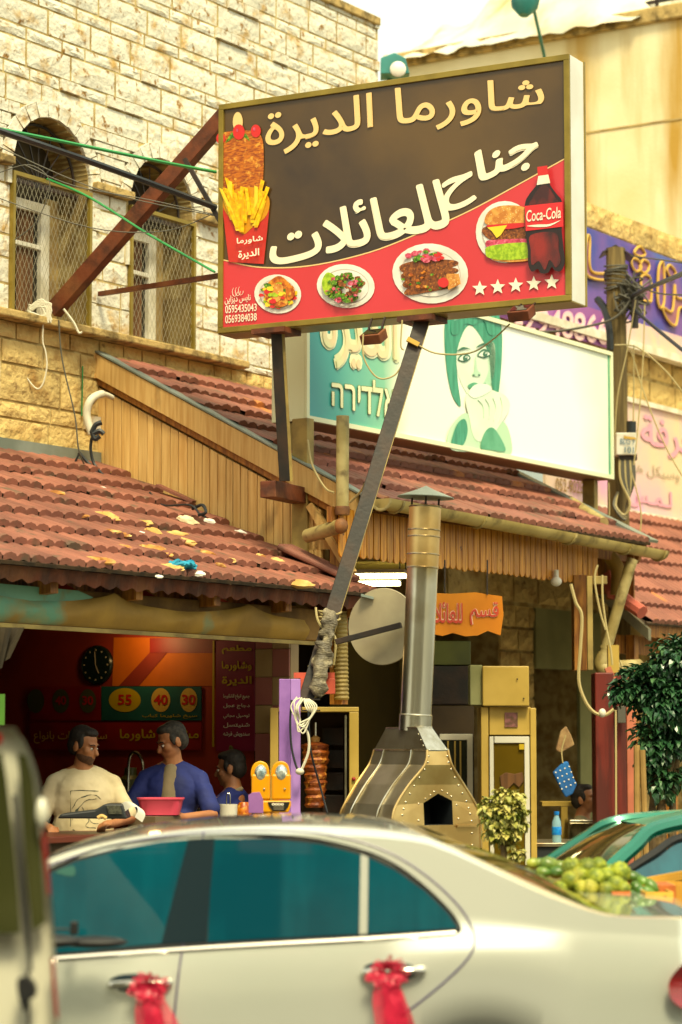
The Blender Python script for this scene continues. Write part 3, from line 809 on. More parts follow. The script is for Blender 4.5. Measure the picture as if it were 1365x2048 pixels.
text_px('-2948866', PS, [(1032, 660), (1216, 690), (1217, 635), (1032, 611)], 'letter_pink', bb, h=.03, bold=.01)
MB().fbox(4.6, 6.9, .795, .815, 5.58, 5.93).build('phone_strip', 'purple_board', bb)
def gold_shape(pts, w=.03, closed=True):
    q = crom([PS.p(*PS.px(*p, .03), .03) for p in pts], 5, closed); q = q + [q[0]] if closed else q
    MB().tube(q, w * .5, 6).build('letter_outline', 'letter_gold', bb, smooth=True)
    if closed: MB().add(crom([PS.p(*PS.px(*p, .02), .02) for p in pts], 5, True), [tuple(range(len(pts) * 5))]).build('letter', 'letter_mauve', bb)
gold_shape([(1174, 478), (1180, 478), (1182, 540), (1218, 548), (1218, 560), (1172, 548)])
gold_shape([(1280, 493), (1291, 508), (1280, 513), (1269, 505)]); gold_shape([(1264, 518), (1276, 520), (1283, 535), (1273, 543), (1265, 532)]); gold_shape([(1286, 520), (1298, 526), (1297, 540), (1288, 546), (1280, 536)])
gold_shape([(1284, 552), (1301, 556), (1303, 600), (1296, 602), (1275, 600), (1282, 580)])
gold_shape([(1322, 526), (1328, 530), (1329, 600), (1322, 616), (1316, 600), (1317, 545)])
gold_shape([(1340, 530), (1352, 545), (1344, 556), (1334, 540)])
gold_shape([(1350, 570), (1354, 595), (1380, 600), (1380, 625), (1360, 615), (1352, 650), (1336, 640), (1326, 615), (1345, 622)])
pk = board('pink_signboard', 6.6, 9.8, 4.02, 5.1, 'pink_board', 'faded pink signboard with worn lettering under the blue board', frame='white_frame')
text('الحرفة', PS, (7.6 - 4, 4.62, 9.3 - 4, 5.02), 'pink_letter', pk, h=.01, bold=.02)
text('وقى وسيكل هي'.replace('ى', 'ي'), PS, (7.3 - 4, 4.36, 9.0 - 4, 4.52), 'grey_letter', pk, h=.01)
text('لـمـس', PS, (7.3 - 4, 4.06, 8.3 - 4, 4.28), 'pink_letter', pk, h=.01, bold=.03)
bg_ = board('phone_board', 5.62, 6.62, 3.85, 4.3, 'pink_board', 'small beige board with a phone number below the teal sign', th=.06)
text_px('052-9025431', PS, [(1112, 982), (1186, 990), (1186, 966), (1112, 955)], 'brown_letter', bg_, h=.012, bold=.01)
pb = board('pale_blue_board', 4.98, 5.56, 3.85, 4.32, 'pale_blue', 'small pale blue board left of the beige phone board', th=.05)
text_px('نت', PS, [(1066, 978), (1083, 974), (1083, 966), (1066, 968)], 'cable_grey', pb, h=.01)

# ================================================================== utility pole
c0 = at(1238, 1100, 22.5); top = at(1238, 497, 22.5)
UP = thing('utility_pole', (c0.x, 22.5, 0), 'weathered wooden utility pole with small tin cap and tangled wires', 'utility pole')
MB().tube([Vector((c0.x, 22.5, 0)), Vector((c0.x, 22.5, top.z))], [.115, .09], 14).build('pole', 'pole_wood', UP, smooth=True)
a, b_, c_ = at(1205, 506, 22.45), at(1232, 492, 22.45), at(1268, 514, 22.45)
mb = MB(); mb.prism([a, b_, b_ + Z * .015, a + Z * .015], (0, .28, 0)); mb.prism([b_, c_, c_ + Z * .015, b_ + Z * .015], (0, .28, 0)); mb.build('tin_cap', 'steel_dark', UP)
rn = random.Random(12); mb = MB()
for i in range(9):
    z = top.z - .18 - i * .028; pts = [Vector((c0.x + .11 * math.cos(t), 22.5 + .11 * math.sin(t), z + .02 * math.sin(t * 1 + i) + t * .004)) for t in (k * .55 for k in range(13))]
    mb.tube(pts, .007, 5)
mb.build('wire_wrap', 'cable_grey', UP, smooth=True)
k0 = at(1262, 595, 22.35); mb = MB()
for i in range(26):
    p = [k0 + Vector((rn.gauss(0, .08), rn.uniform(-.08, .05), rn.gauss(0, .11))) for _ in range(4)]; mb.tube(crom(p, 5), .009, 5)
mb.build('wire_tangle', 'cable_grey', UP, smooth=True)
MB().box(at(1270, 628, 22.3), (.03, 0, 0), (0, .03, 0), (0, 0, .13)).build('junction', 'steel_dark', UP)
bx = thing('meter_box', at(1255, 888, 22.2), 'pale meter box with blue numbers strapped to the utility pole', 'box')
PX = Plane(at(1240, 910, 22.2), (1, 0, 0))
MB().wbox(at(1233, 900, 22.2).x, at(1274, 900, 22.2).x, 22.2, 22.36, at(1255, 910, 22.2).z, at(1255, 865, 22.2).z).build('case', 'white_frame', bx, bevel=.01)
text_px('BLQ 7', PX, [(1241, 890), (1270, 892), (1270, 879), (1241, 877)], 'cable_blue' if 'cable_blue' in MATS else mat('cable_blue', '#2f6a8a'), bx, h=.01)
text_px('101', PX, [(1250, 905), (1268, 906), (1268, 894), (1250, 893)], 'cable_blue', bx, h=.01)
patch(PX, [(1248, 877), (1272, 880), (1272, 875), (1248, 871)], 'letter_gold', bx, h=.006, name='sticker')
MB().tube([at(1263, 866, 22.25), at(1263, 843, 22.25)], .045, 12).build('conduit_head', 'cable_black', bx, smooth=True)
MB().box(at(1256, 914, 22.28), (.08, 0, 0), (0, .05, 0), (0, 0, .03)).build('cable_gland', 'steel_dark', bx)
cb = thing('cable_coil', at(1245, 1025, 22.2), 'grey looped cables hanging in a coil below the meter box', 'cables')
for i in range(9):
    x = 1240 + i * 3.4; w = 14 + i * 1.6
    cable([at(x, 918, 22.25), at(x + 2, 960, 22.2), at(1260 - i * .6, 1005, 22.15 + .01 * i), at(1250, 1030 + i * 1.2, 22.15), at(1232 - i * .5, 1012, 22.17), at(1236, 985, 22.3)], .013, 'cable_grey' if i % 3 else 'cable_tan', 'cable', cb)
def px_cable(pts, r, m, label, Y=None, name='cable', grp=None, cat='cable'):
    P = [at(p[0], p[1], p[2] if len(p) > 2 else Y) for p in pts]
    return cable(P, r, m, name, None, cat=cat, label=label, group=grp)
px_cable([(1195, 598, 22.6), (1210, 620, 22.5), (1219, 660, 22.4), (1221, 700, 22.4)], .035, 'cable_black', 'thick black conduit curving down beside the utility pole')
px_cable([(1265, 592, 22.3), (1300, 575, 21), (1372, 545, 18)], .02, 'cable_black', 'thick black cable running from the wire tangle to the right edge')
px_cable([(1270, 620, 22.3), (1310, 655, 21), (1375, 708, 19)], .016, 'cable_black', 'black cable falling from the pole tangle towards lower right')
px_cable([(1262, 512, 22.4), (1310, 518, 21), (1370, 526, 19)], .007, 'cable_grey', 'thin wire leaving the pole just under its cap')
px_cable([(1262, 560, 22.4), (1310, 585, 21), (1370, 590, 19)], .007, 'cable_grey', 'thin wire crossing the lower part of the gold lettering')
px_cable([(1060, 662, 22.5), (1120, 662, 22.4), (1222, 640, 22.3), (1262, 600, 22.3)], .012, 'cable_grey', 'sagging cable from behind the teal sign to the pole')
for i, (pts, l) in enumerate([([(1272, 600), (1255, 700), (1236, 790), (1230, 870)], 'tan wire slanting from the tangle down past the pole'), ([(1268, 690), (1268, 780), (1267, 843)], 'straight wire dropping to the black conduit head'), ([(1290, 610), (1286, 730), (1276, 860), (1268, 930)], 'thin wire hanging right of the meter box'), ([(1262, 700), (1290, 790), (1330, 890), (1370, 960)], 'tan wire crossing the pink signboard diagonally'), ([(1230, 690), (1275, 695), (1330, 740), (1370, 790)], 'thin wire curving from pole across the stone wall'), ([(1262, 940), (1282, 1020), (1276, 1080), (1248, 1095)], 'loose wire loop right of the coiled cables'), ([(1218, 965), (1219, 1030), (1212, 1080)], 'tan wire hanging beside the sign post')]):
    px_cable(pts, .007, 'cable_tan', l, 22.0, name='wire', cat='wire')

# ================================================================== teal shop sign
TS = thing('teal_shop_sign', F(2.5, 1.85, 4.05), 'long teal and white shop sign with a woman eating, raised above the roof', 'sign')
a0, a1, z0, z1 = .07, 4.93, 4.05, 5.19
MB().fbox(a0, a1, 1.55, 1.84, z0, z1).build('cabinet', 'sign_edge', TS, bevel=.004)
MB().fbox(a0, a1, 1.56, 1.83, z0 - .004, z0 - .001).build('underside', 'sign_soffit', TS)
PT = Plane(F(0, 1.842, 0), U)
q = .035; mb = MB()
for x0, x1, y0, y1 in ((a0, a1, z1 - q, z1), (a0, a1, z0, z0 + q), (a0, a0 + q, z0 + q, z1 - q), (a1 - q, a1, z0 + q, z1 - q)): mb.fbox(x0, x1, 1.842, 1.862, y0, y1)
mb.build('frame', 'sign_edge', TS)
def strip(x0, x1, m, h, name='panel_print'):
    MB().add([PT.p(x0, z0 + q, h), PT.p(x1, z0 + q, h), PT.p(x1, z1 - q, h), PT.p(x0, z1 - q, h)], [(0, 1, 2, 3)]).build(name, m, TS)
mm = bpy.data.materials.new('sign_print'); mm.use_nodes = True; MATS['sign_print'] = mm; nd = mm.node_tree.nodes; lk = mm.node_tree.links; bs = nd['Principled BSDF']; bs.inputs['Roughness'].default_value = .35
ge = nd.new('ShaderNodeNewGeometry'); dt = nd.new('ShaderNodeVectorMath'); dt.operation = 'DOT_PRODUCT'; dt.inputs[1].default_value = U
sb = nd.new('ShaderNodeVectorMath'); sb.operation = 'SUBTRACT'; sb.inputs[1].default_value = F(0, 1.85, 0); lk.new(ge.outputs['Position'], sb.inputs[0]); lk.new(sb.outputs[0], dt.inputs[0])
nz = nd.new('ShaderNodeTexNoise'); nz.inputs['Scale'].default_value = 1.6; lk.new(ge.outputs['Position'], nz.inputs['Vector'])
ad = nd.new('ShaderNodeMath'); ad.operation = 'MULTIPLY_ADD'; ad.inputs[1].default_value = .5; lk.new(nz.outputs['Fac'], ad.inputs[0]); lk.new(dt.outputs['Value'], ad.inputs[2])
dv = nd.new('ShaderNodeMath'); dv.operation = 'DIVIDE'; dv.inputs[1].default_value = 5.2; lk.new(ad.outputs[0], dv.inputs[0])
cr = nd.new('ShaderNodeValToRGB'); lk.new(dv.outputs[0], cr.inputs['Fac']); lk.new(cr.outputs['Color'], bs.inputs['Base Color'])
el = cr.color_ramp.elements; el[0].position = .03; el[0].color = col('#2f93a0'); el[1].position = .95; el[1].color = col('#dfe8d8')
for p_, c_ in ((.14, '#3f9c98'), (.27, '#7fc0a0'), (.31, '#dfe6cc'), (.33, '#eef0e2'), (.52, '#eef0e4'), (.55, '#b4d8b0'), (.58, '#bfe0bc'), (.63, '#f6f8f2'), (.86, '#f6f8f2')):
    e = el.new(p_); e.color = col(c_)
strip(a0 + q, a1 - q, 'sign_print', .001)
strip(a1 - q - .035, a1 - q, 'face_green', .003, 'green_border')
mat('letter_cream', '#e9e6c0', '#d9dcb0', .4); mat('letter_rim', '#6f8a58', None, .4); mat('letter_peach', '#e6c8a0', '#d8d8a8', .4, scale=2)
text_px('אלדירה', PT, [(663, 812), (792, 842), (792, 762), (663, 752)], 'letter_rim', TS, h=.006, bold=.035)
text_px('אלדירה', PT, [(664, 811), (791, 841), (791, 763), (664, 753)], 'letter_cream', TS, h=.012, bold=.012)
text_px('الديرة', PT, [(640, 735), (800, 760), (800, 610), (640, 560)], 'letter_cream', TS, h=.006, bold=.06)
text_px('الديرة', PT, [(646, 732), (795, 755), (795, 616), (646, 570)], 'letter_peach', TS, h=.012, bold=.01)
# the printed portrait: a woman with bobbed hair biting bread
mat('skin_print', '#dfead6', '#cfe2cc', .4, scale=3); mat('eye_print', '#2f6a52', None, .4); mat('shade_print', '#a8cfae', '#b8d8ba', .4, scale=5); mat('hair_light', '#6fb89a', '#4f9c80', .4, scale=12)
cr_ = lambda p, n=6: [(v.x, v.y) for v in crom(p, n, True)]
patch(PT, cr_([(890, 650), (905, 610), (945, 590), (985, 605), (1003, 650), (1004, 720), (996, 792), (984, 770), (975, 700), (940, 650), (915, 700), (916, 760), (922, 812), (905, 790), (893, 730)]), 'hair_green', TS, .006)
patch(PT, cr_([(911, 670), (925, 645), (955, 638), (980, 660), (988, 705), (984, 748), (968, 782), (948, 796), (930, 780), (915, 740)]), 'skin_print', TS, .004)
patch(PT, cr_([(903, 665), (908, 628), (940, 605), (975, 620), (992, 665), (978, 668), (968, 642), (948, 650), (930, 648), (916, 668)]), 'hair_green', TS, .010)
patch(PT, cr_([(975, 690), (990, 690), (988, 750), (972, 785), (962, 780), (978, 740)]), 'shade_print', TS, .006)
patch(PT, cr_([(908, 640), (940, 612), (970, 626), (945, 622), (925, 636)]), 'hair_light', TS, .012)
for e_, w_ in ((929, 11), (969, 12)):
    ey = 716 if e_ < 950 else 708
    patch(PT, cr_([(e_ - w_ - 2, ey + 2), (e_ - 4, ey - 9), (e_ + 5, ey - 9), (e_ + w_ + 2, ey), (e_ + 3, ey + 8), (e_ - 6, ey + 7)]), 'eye_print', TS, .009)
    patch(PT, cr_([(e_ - w_ + 1, ey + 2), (e_ - 3, ey - 5), (e_ + 4, ey - 5), (e_ + w_ - 1, ey), (e_ + 2, ey + 5), (e_ - 5, ey + 5)]), 'sign_white', TS, .011); patch(PT, oval(e_ + 2, ey, 4.8, 5.6, 0, 14), 'eye_print', TS, .013); patch(PT, oval(e_ + 3.5, ey - 2, 1.4, 1.6, 0, 8), 'sign_white', TS, .0135)
    patch(PT, cr_([(e_ - w_ - 4, ey - 13), (e_ - 2, ey - 22), (e_ + w_ + 3, ey - 17), (e_ + 2, ey - 18)]), 'eye_print', TS, .011)
patch(PT, cr_([(952, 712), (955, 738), (962, 747), (955, 753), (945, 750), (949, 742)]), 'shade_print', TS, .009)
for q_ in (948, 959): patch(PT, oval(q_, 750, 2.4, 1.5, 0, 8), 'eye_print', TS, .011)
patch(PT, cr_([(936, 772), (948, 765), (960, 768), (972, 766), (966, 778), (948, 780)]), 'face_green', TS, .010)
patch(PT, cr_([(905, 900), (898, 862), (930, 826), (960, 850), (1010, 845), (1024, 906), (985, 903)]), 'teal_pale', TS, .013)
patch(PT, cr_([(932, 800), (944, 776), (966, 772), (990, 782), (1012, 792), (1020, 815), (1000, 850), (975, 880), (950, 878), (940, 840)]), 'skin_print', TS, .015)
patch(PT, cr_([(938, 786), (950, 770), (972, 768), (984, 778), (968, 790), (948, 796)]), 'sign_white', TS, .018)
for i in range(4): MB().tube(crom([PT.p(*PT.px(956 + i * 15, 800 - i * 2, .017), .017), PT.p(*PT.px(966 + i * 13, 812 + i * 2, .017), .017), PT.p(*PT.px(968 + i * 10, 836 + i * 3, .017), .017)], 4), .003, 4).build('finger_line', 'shade_print', TS)
patch(PT, cr_([(902, 890), (914, 850), (930, 838), (936, 862), (928, 888), (914, 894)]), 'hair_green', TS, .019)
patch(PT, cr_([(962, 895), (972, 862), (990, 858), (1012, 900), (985, 900)]), 'face_green', TS, .019)
for a in (.09, 4.78):
    MB().fbox(a, a + .07, 1.62, 1.74, 3.2, z0 - .01).build('post', 'galv_side', TS, bevel=.004)

# ================================================================== pipes on the roofs
pp = thing('vent_pipe', F(0, 2.1, 3), 'capped beige drain pipe with rusty elbow rising by the gable post', 'pipe')
c = at(685, 1040, 17.0)
MB().tube([at(685, 1030, 17.0), at(686, 832, 17.0)], .045, 16).build('riser', 'pvc', pp, smooth=True)
MB().tube([at(681, 1052, 16.95), at(616, 1072, 17.3)], .05, 16).build('branch', 'pvc', pp, smooth=True)
MB().ball(at(682, 1052, 16.95), (.052, .052, .055), 16, 10).build('elbow', 'pvc_rust', pp, smooth=True)
MB().lathe([(.05, 0), (.053, .02), (.053, .05), (.05, .06)], at(685, 1030, 17.0)).build('collar', 'pvc_rust', pp, smooth=True)
MB().tube([at(1140, 1003, 21.2), at(1207, 1046, 20.6)], .05, 14).build('loose_pipe', 'pvc', smooth=True, cat='pipe', label='short beige pipe lying on the upper roof by the sign post')
dp = thing('downpipe', F(4.2, 2.5, .2), 'beige downpipe slanting from the gutter end to an elbow at right', 'pipe')
MB().tube([at(1266, 1118, 20.3), at(1258, 1140, 20.3), at(1207, 1318, 20.4)], .047, 14).build('slanted_pipe', 'pvc', dp, smooth=True)
MB().tube(crom([at(1209, 1312, 20.4), at(1203, 1330, 20.4), at(1212, 1339, 20.4), at(1232, 1332, 20.5)], 5), .062, 14).build('elbow', 'pvc', dp, smooth=True)
MB().tube([at(1228, 1333, 20.5), at(1278, 1330, 20.8)], .05, 14).build('horizontal_pipe', 'pvc', dp, smooth=True)
for e_ in ((1213, 1300), (1209, 1313)): MB().lathe([(.056, 0), (.06, .01), (.056, .03)], at(e_[0], e_[1], 20.4), at(1258, 1140, 20.3) - at(1207, 1318, 20.4)).build('collar', 'pvc', dp, smooth=True)
MB().tube(crom([at(1218, 1110, 20.6), at(1236, 1140, 20.6), at(1235, 1190, 20.6)], 5), [.06] * 11, 12).build('wrapped_pipe', 'tarp', smooth=True, cat='pipe', label='short thick pipe stub wrapped in cloth below the gutter end')

# ================================================================== billboard
L0 = at(437, 665, 17.0); Rr = at(1144, 604, 15.7)
zb, zt_ = (L0.z + Rr.z) / 2, 6.225
ex = Vector((Rr.x - L0.x, Rr.y - L0.y, 0)); WB = ex.length; ex.normalize(); BN = Vector((ex.y, -ex.x, 0)); bk = -BN
BB = thing('billboard', Vector(((L0.x + Rr.x) / 2, (L0.y + Rr.y) / 2, zb)), 'big black and red shawarma billboard with fries, plates and cola bottle on a leaning post', 'billboard')
O = Vector((L0.x, L0.y, zb)); HB = zt_ - zb; TB = .24
PB = Plane(O, ex); PB_[0] = PB
def bbox(x0, x1, y0, y1, d0, d1, name, m, bevel=0):   # d measured backwards
    mb = MB(); mb.hexa([PB.p(x0, y0, -d1), PB.p(x1, y0, -d1), PB.p(x1, y0, -d0), PB.p(x0, y0, -d0)], [PB.p(x0, y1, -d1), PB.p(x1, y1, -d1), PB.p(x1, y1, -d0), PB.p(x0, y1, -d0)]); return mb.build(name, m, BB, bevel=bevel)
bbox(0.002, WB - .002, 0.002, HB - .002, .012, TB, 'cabinet', 'white_side', .003)
q = .04
bbox(0, WB, HB - q, HB, -.012, .011, 'frame', 'alu_gold', .003); bbox(0, WB, 0, q, -.012, .011, 'frame', 'alu_gold', .003)
bbox(0, q, q, HB - q, -.012, .011, 'frame', 'alu_gold', .003); bbox(WB - q, WB, q, HB - q, -.012, .011, 'frame', 'alu_gold', .003)
bbox(WB - .004, WB + .006, -.004, HB + .004, TB - .012, TB + .006, 'rear_trim', 'alu_gold'); bbox(0, WB, -.006, .0, .0, TB, 'bottom_trim', 'alu_gold')
mb = MB(); mb.add([PB.p(q, q, -.004), PB.p(WB - q, q, -.004), PB.p(WB - q, HB - q, -.004), PB.p(q, HB - q, -.004)], [(0, 1, 2, 3)]); mb.build('black_field', 'board_black', BB)
PR = lambda pts, m, h, **k: patch(PB, pts, m, BB, h, **k)
# red sweep with a cream edge
lo = PB.px(437, 530)[1]
edge = [(433, 522), (520, 535), (620, 532), (740, 505), (850, 462), (940, 422), (1040, 368), (1130, 318)]
E_ = [PB.px(*p, -.002) for p in edge]; E_[0] = (q, E_[0][1]); E_[-1] = (WB - q, E_[-1][1])
Ec = [(v.x, v.y) for v in crom([(a, b, 0) for a, b in E_], 6)]
MB().add([PB.p(a, b, -.002) for a, b in Ec] + [PB.p(WB - q, q, -.002), PB.p(q, q, -.002)], [tuple(range(len(Ec) + 2))]).build('red_sweep', 'board_red', BB)
vs = []; fs = []
for i, (a, b) in enumerate(Ec): vs += [PB.p(a, b - .003, 0), PB.p(a, b + .006, 0)]
for i in range(len(Ec) - 1): fs.append((2 * i, 2 * i + 2, 2 * i + 3, 2 * i + 1))
MB().add(vs, fs).build('sweep_edge', 'cream', BB)
# lettering
mat('lower_cream', '#eee2c6', None, .4)
for (body, box_) in (('شاورما', [(793, 272), (1088, 228), (1090, 152), (790, 176)]), ('الديرة', [(532, 315), (747, 276), (746, 184), (530, 224)])):
    text_px(body, PB, box_, 'cream', BB, h=.006, bold=.012, name='lettering')
text_px('جناح', PB, [(885, 432), (1090, 345), (1066, 238), (880, 345)], 'lower_cream', BB, h=.006, bold=.03)
text_px('للعائلات', PB, [(540, 535), (905, 455), (880, 352), (538, 452)], 'lower_cream', BB, h=.006, bold=.022)
# shawarma skewer, tomatoes, fries in a cup
cr2 = lambda p, n=5: [(v.x, v.y) for v in crom(p, n, True)]
PR(cr2([(437, 300), (445, 268), (470, 262), (505, 262), (524, 275), (528, 320), (524, 400), (520, 430), (450, 432), (440, 380)]), 'f_doner', .004, name='skewer_picture')
PR(oval(476, 244, 10, 20, 0, 20), 'cream', .004)
for x, y, r_ in ((442, 277, 9), (478, 264, 12), (512, 262, 10)): PR(oval(x, y, r_, r_ * 1.3, 0, 16), 'f_tomato', .008); PR(oval(x - 3, y - 4, 2.4, 3.5, 0, 10), 'f_pink', .010)
PR(cr2([(452, 285), (468, 262), (490, 266), (500, 282), (488, 274), (470, 274)]), 'f_green', .006)
PR([(445, 415), (539, 420), (528, 528), (458, 524)], 'f_cup', .008, name='fries_cup')
rn = random.Random(4)
PR(cr2([(445, 405), (470, 380), (510, 375), (538, 395), (534, 430), (505, 455), (485, 468), (462, 440)]), 'f_friesd', .010)
for i in range(34):
    x = rn.uniform(462, 518); y = rn.uniform(430, 470) - abs(x - 490) * .6; dx = (x - 490) * .55 + rn.uniform(-14, 14); ln = rn.uniform(40, 68)
    w = 3.6; PR([(x - w, y), (x + w, y), (x + dx + w, y - ln), (x + dx - w, y - ln - 3)], 'f_fries' if i % 4 else 'f_yellow', .012 + i * .0004, name='fries_picture')
text_px('شاورما', PB, [(474, 491), (526, 484), (526, 470), (474, 476)], 'off_white', BB, h=.028, bold=.02)
text_px('الديرة', PB, [(477, 521), (519, 515), (519, 496), (477, 501)], 'off_white', BB, h=.028, bold=.02)
# plates
rnp = random.Random(31)
def bits(cx, cy, rx, ry, mats_, n, h, s0=4, s1=9):
    for i in range(n):
        t = rnp.uniform(0, 6.28); r_ = math.sqrt(rnp.random()); x = cx + rx * r_ * math.cos(t); y = cy + ry * r_ * math.sin(t)
        s = rnp.uniform(s0, s1); pts = [(x + s * rnp.uniform(.6, 1.1) * math.cos(a), y + s * .7 * rnp.uniform(.6, 1.1) * math.sin(a)) for a in (2 * math.pi * k / 7 for k in range(7))]
        PR(pts, mats_[i % len(mats_)], h + i * .00025, name='food_picture')
def plate(cx, cy, rx, ry, rot):
    PR(oval(cx, cy, rx, ry, rot), 'plate', .004, name='plate_picture'); PR(oval(cx, cy, rx * .80, ry * .78, rot), 'plate_rim', .006, name='plate_picture'); PR(oval(cx + 1, cy + 1, rx * .77, ry * .75, rot), 'plate', .008, name='plate_picture')
plate(556, 588, 47, 39, 5); bits(556, 590, 34, 26, ['f_green', 'f_lime', 'f_tomato', 'f_yellow'], 60, .010)
PR(cr2([(533, 600), (530, 575), (545, 558), (560, 552), (575, 562), (588, 580), (580, 605), (558, 614)]), 'f_chicken', .020); PR(cr2([(545, 590), (552, 568), (566, 572), (564, 595), (552, 604)]), 'f_bun', .022); PR(cr2([(572, 575), (586, 572), (590, 590), (576, 600)]), 'f_chicken', .024)
plate(692, 572, 58, 44, 4); bits(690, 575, 38, 27, ['f_green', 'f_greenred', 'f_pink', 'f_meat', 'f_green'], 120, .010); PR(cr2([(652, 590), (644, 565), (655, 545), (672, 555), (668, 580)]), 'f_lime', .022); PR(cr2([(660, 605), (690, 612), (722, 605), (690, 608)]), 'plate_rim', .023)
plate(861, 547, 76, 60, 4)
for i in range(4): PR(cr2([(800 + i * 4, 532 + i * 16), (840, 520 + i * 15), (905, 520 + i * 15), (915, 530 + i * 14), (870, 543 + i * 13), (815, 548 + i * 14)]), 'f_meat', .010 + i * .001)
bits(850, 512, 36, 11, ['f_pink', 'f_pink', 'f_green', 'f_tomato'], 22, .016, 5, 11); bits(850, 560, 50, 20, ['f_meat', 'f_chicken', 'f_green'], 26, .022, 3, 6)
for i in range(6): x = 893 + i * 4; PR([(x, 548), (x + 5, 547), (x + 9, 578 - i * 2), (x + 4, 580 - i * 2)], 'f_bun', .03 + i * .0005)
PR(oval(887, 565, 11, 10), 'f_tomato', .034)
plate(1010, 464, 58, 62, 0)
PR(cr2([(972, 448), (976, 425), (1000, 412), (1040, 412), (1062, 424), (1062, 448), (1015, 452)]), 'f_bun', .016)
PR(cr2([(968, 470), (975, 452), (1060, 446), (1062, 478), (1000, 484)]), 'f_meat', .012); PR([(975, 455), (1015, 450), (1002, 470), (994, 476), (984, 462)], 'f_yellow', .018); PR(cr2([(978, 450), (1060, 445), (1060, 450), (1020, 458), (985, 456)]), 'f_tomato', .017)
PR(cr2([(972, 484), (985, 480), (1058, 478), (1060, 492), (1000, 496), (975, 494)]), 'f_pink', .014); PR(cr2([(972, 508), (980, 492), (1060, 486), (1060, 514), (1010, 520), (980, 516)]), 'f_lime', .015); PR(cr2([(985, 518), (1060, 510), (1062, 520), (1020, 524)]), 'f_bun', .013)
# cola bottle picture
PR(cr2([(1078, 358), (1097, 355), (1101, 370), (1114, 388), (1124, 402), (1126, 430), (1124, 458), (1127, 490), (1130, 525), (1122, 542), (1110, 541), (1104, 534), (1096, 546), (1082, 546), (1076, 538), (1064, 543), (1057, 528), (1056, 500), (1051, 460), (1050, 410), (1058, 390), (1072, 372)], 4), 'f_cola_dark', .036, name='bottle_picture')
PR(cr2([(1082, 372), (1096, 372), (1112, 396), (1118, 408), (1062, 412), (1064, 398)], 4), 'f_cola', .038, name='bottle_picture')
PR(cr2([(1062, 470), (1112, 466), (1118, 500), (1122, 522), (1112, 535), (1100, 520), (1090, 540), (1078, 522), (1064, 530), (1062, 500)], 4), 'f_cola', .038, name='bottle_picture')
PR([(1077, 352), (1097, 349), (1101, 366), (1074, 370)], 'off_white', .040); PR([(1075, 334), (1095, 331), (1097, 349), (1076, 352)], 'f_tomato', .040)
PR([(1050, 412), (1125, 404), (1127, 453), (1052, 462)], 'f_cola_red', .042, name='bottle_label')
text_px('Coca-Cola', PB, [(1054, 444), (1123, 436), (1121, 413), (1052, 421)], 'off_white', BB, h=.045, bold=.012, shear=.25)
PR(cr2([(1054, 452), (1075, 449), (1100, 448), (1122, 440), (1100, 452), (1075, 454)], 4), 'off_white', .045)
for i, x in enumerate((960, 996, 1032, 1068, 1104)):
    y = 577 - i * 3.2; pts = []
    for k in range(10): t = -math.pi / 2 + math.pi * k / 5; r_ = 16 if k % 2 == 0 else 7; pts.append((x + r_ * math.cos(t) * .98, y + r_ * math.sin(t)))
    PR(pts, 'off_white', .006, name='star')
text_px('0595435043', PB, [(451, 627), (514, 622), (514, 607), (451, 611)], 'off_white', BB, h=.006, bold=.012)
text_px('0569384038', PB, [(451, 647), (514, 641), (514, 626), (451, 631)], 'off_white', BB, h=.006, bold=.012)
text_px('نايس ديزاين', PB, [(450, 610), (502, 604), (502, 588), (450, 592)], 'off_white', BB, h=.006, bold=.01)
for k in range(3):
    cx = 471 + k * 6; MB().tube([PB.p(*PB.px(cx + 5 * math.cos(t), 584 - 1.2 * k + 9 * math.sin(t)), .006) for t in (j * .52 for j in range(9))], .002, 5).build('emblem', 'off_white', BB)
# supports
lt = at(845, 632, 16.3); lbm = at(612, 1402, 15.75)
MB().bar(Vector((lt.x, lt.y, zb - .03)), lbm, .10, .10, (0, 1, 0)).build('leaning_post', 'steel_dark', BB, bevel=.004)
d_ = (Vector((lt.x, lt.y, zb - .03)) - lbm); d2 = d_.cross(Vector((0, 1, 0))).normalized()
MB().bar(Vector((lt.x, lt.y, zb - .03)) + Vector((.051, 0, 0)), lbm + Vector((.051, 0, 0)), .004, .094, (0, 1, 0)).build('lit_face', 'galv_side', BB)  # lighter strip paints the lit right side of the post
p1 = at(553, 668, 16.8); p2 = at(570, 962, 16.95)
MB().bar(Vector((p1.x, p1.y, zb - .02)), p2, .075, .1, (0, 1, 0)).build('rear_post', 'steel_dark', BB, bevel=.004)
MB().bar(Vector((p1.x + .04, p1.y, zb - .02)), p2 + Vector((.04, 0, 0)), .035, .09, (0, 1, 0)).build('lit_face', 'galv_side', BB)  # paler strip again, light painted on the right face
MB().bar(at(536, 978, 16.98), F(-.03, 1.86, at(536, 978, 16.98).z), .12, .115, (0, 0, 1)).build('bracket_beam', 'rust', BB, bevel=.004)
for x_, yy in ((553, 16.8), (845, 16.3)):
    c = at(x_, 650, yy); c.z = zb - .025; MB().box(c, ex * .13, bk * .12, Z * .018).build('mounting_plate', 'rust', BB)
br0 = on_o(108, 622, .0); MB().bar(F(br0[0], .0, br0[2]), PB.p(.0, HB - .03, -.12), .085, .12, N).build('diagonal_brace', 'rust', BB, bevel=.004)
b1 = on_o(200, 588, .02); MB().bar(F(b1[0], .02, b1[2]), PB.p(.02, .45, -.15), .035, .035).build('tie_bar', 'rust', BB)
MB().bar(at(370, 318, 17.1), at(445, 450, 17.0), .03, .03).build('tie_bar', 'steel_dark', BB)
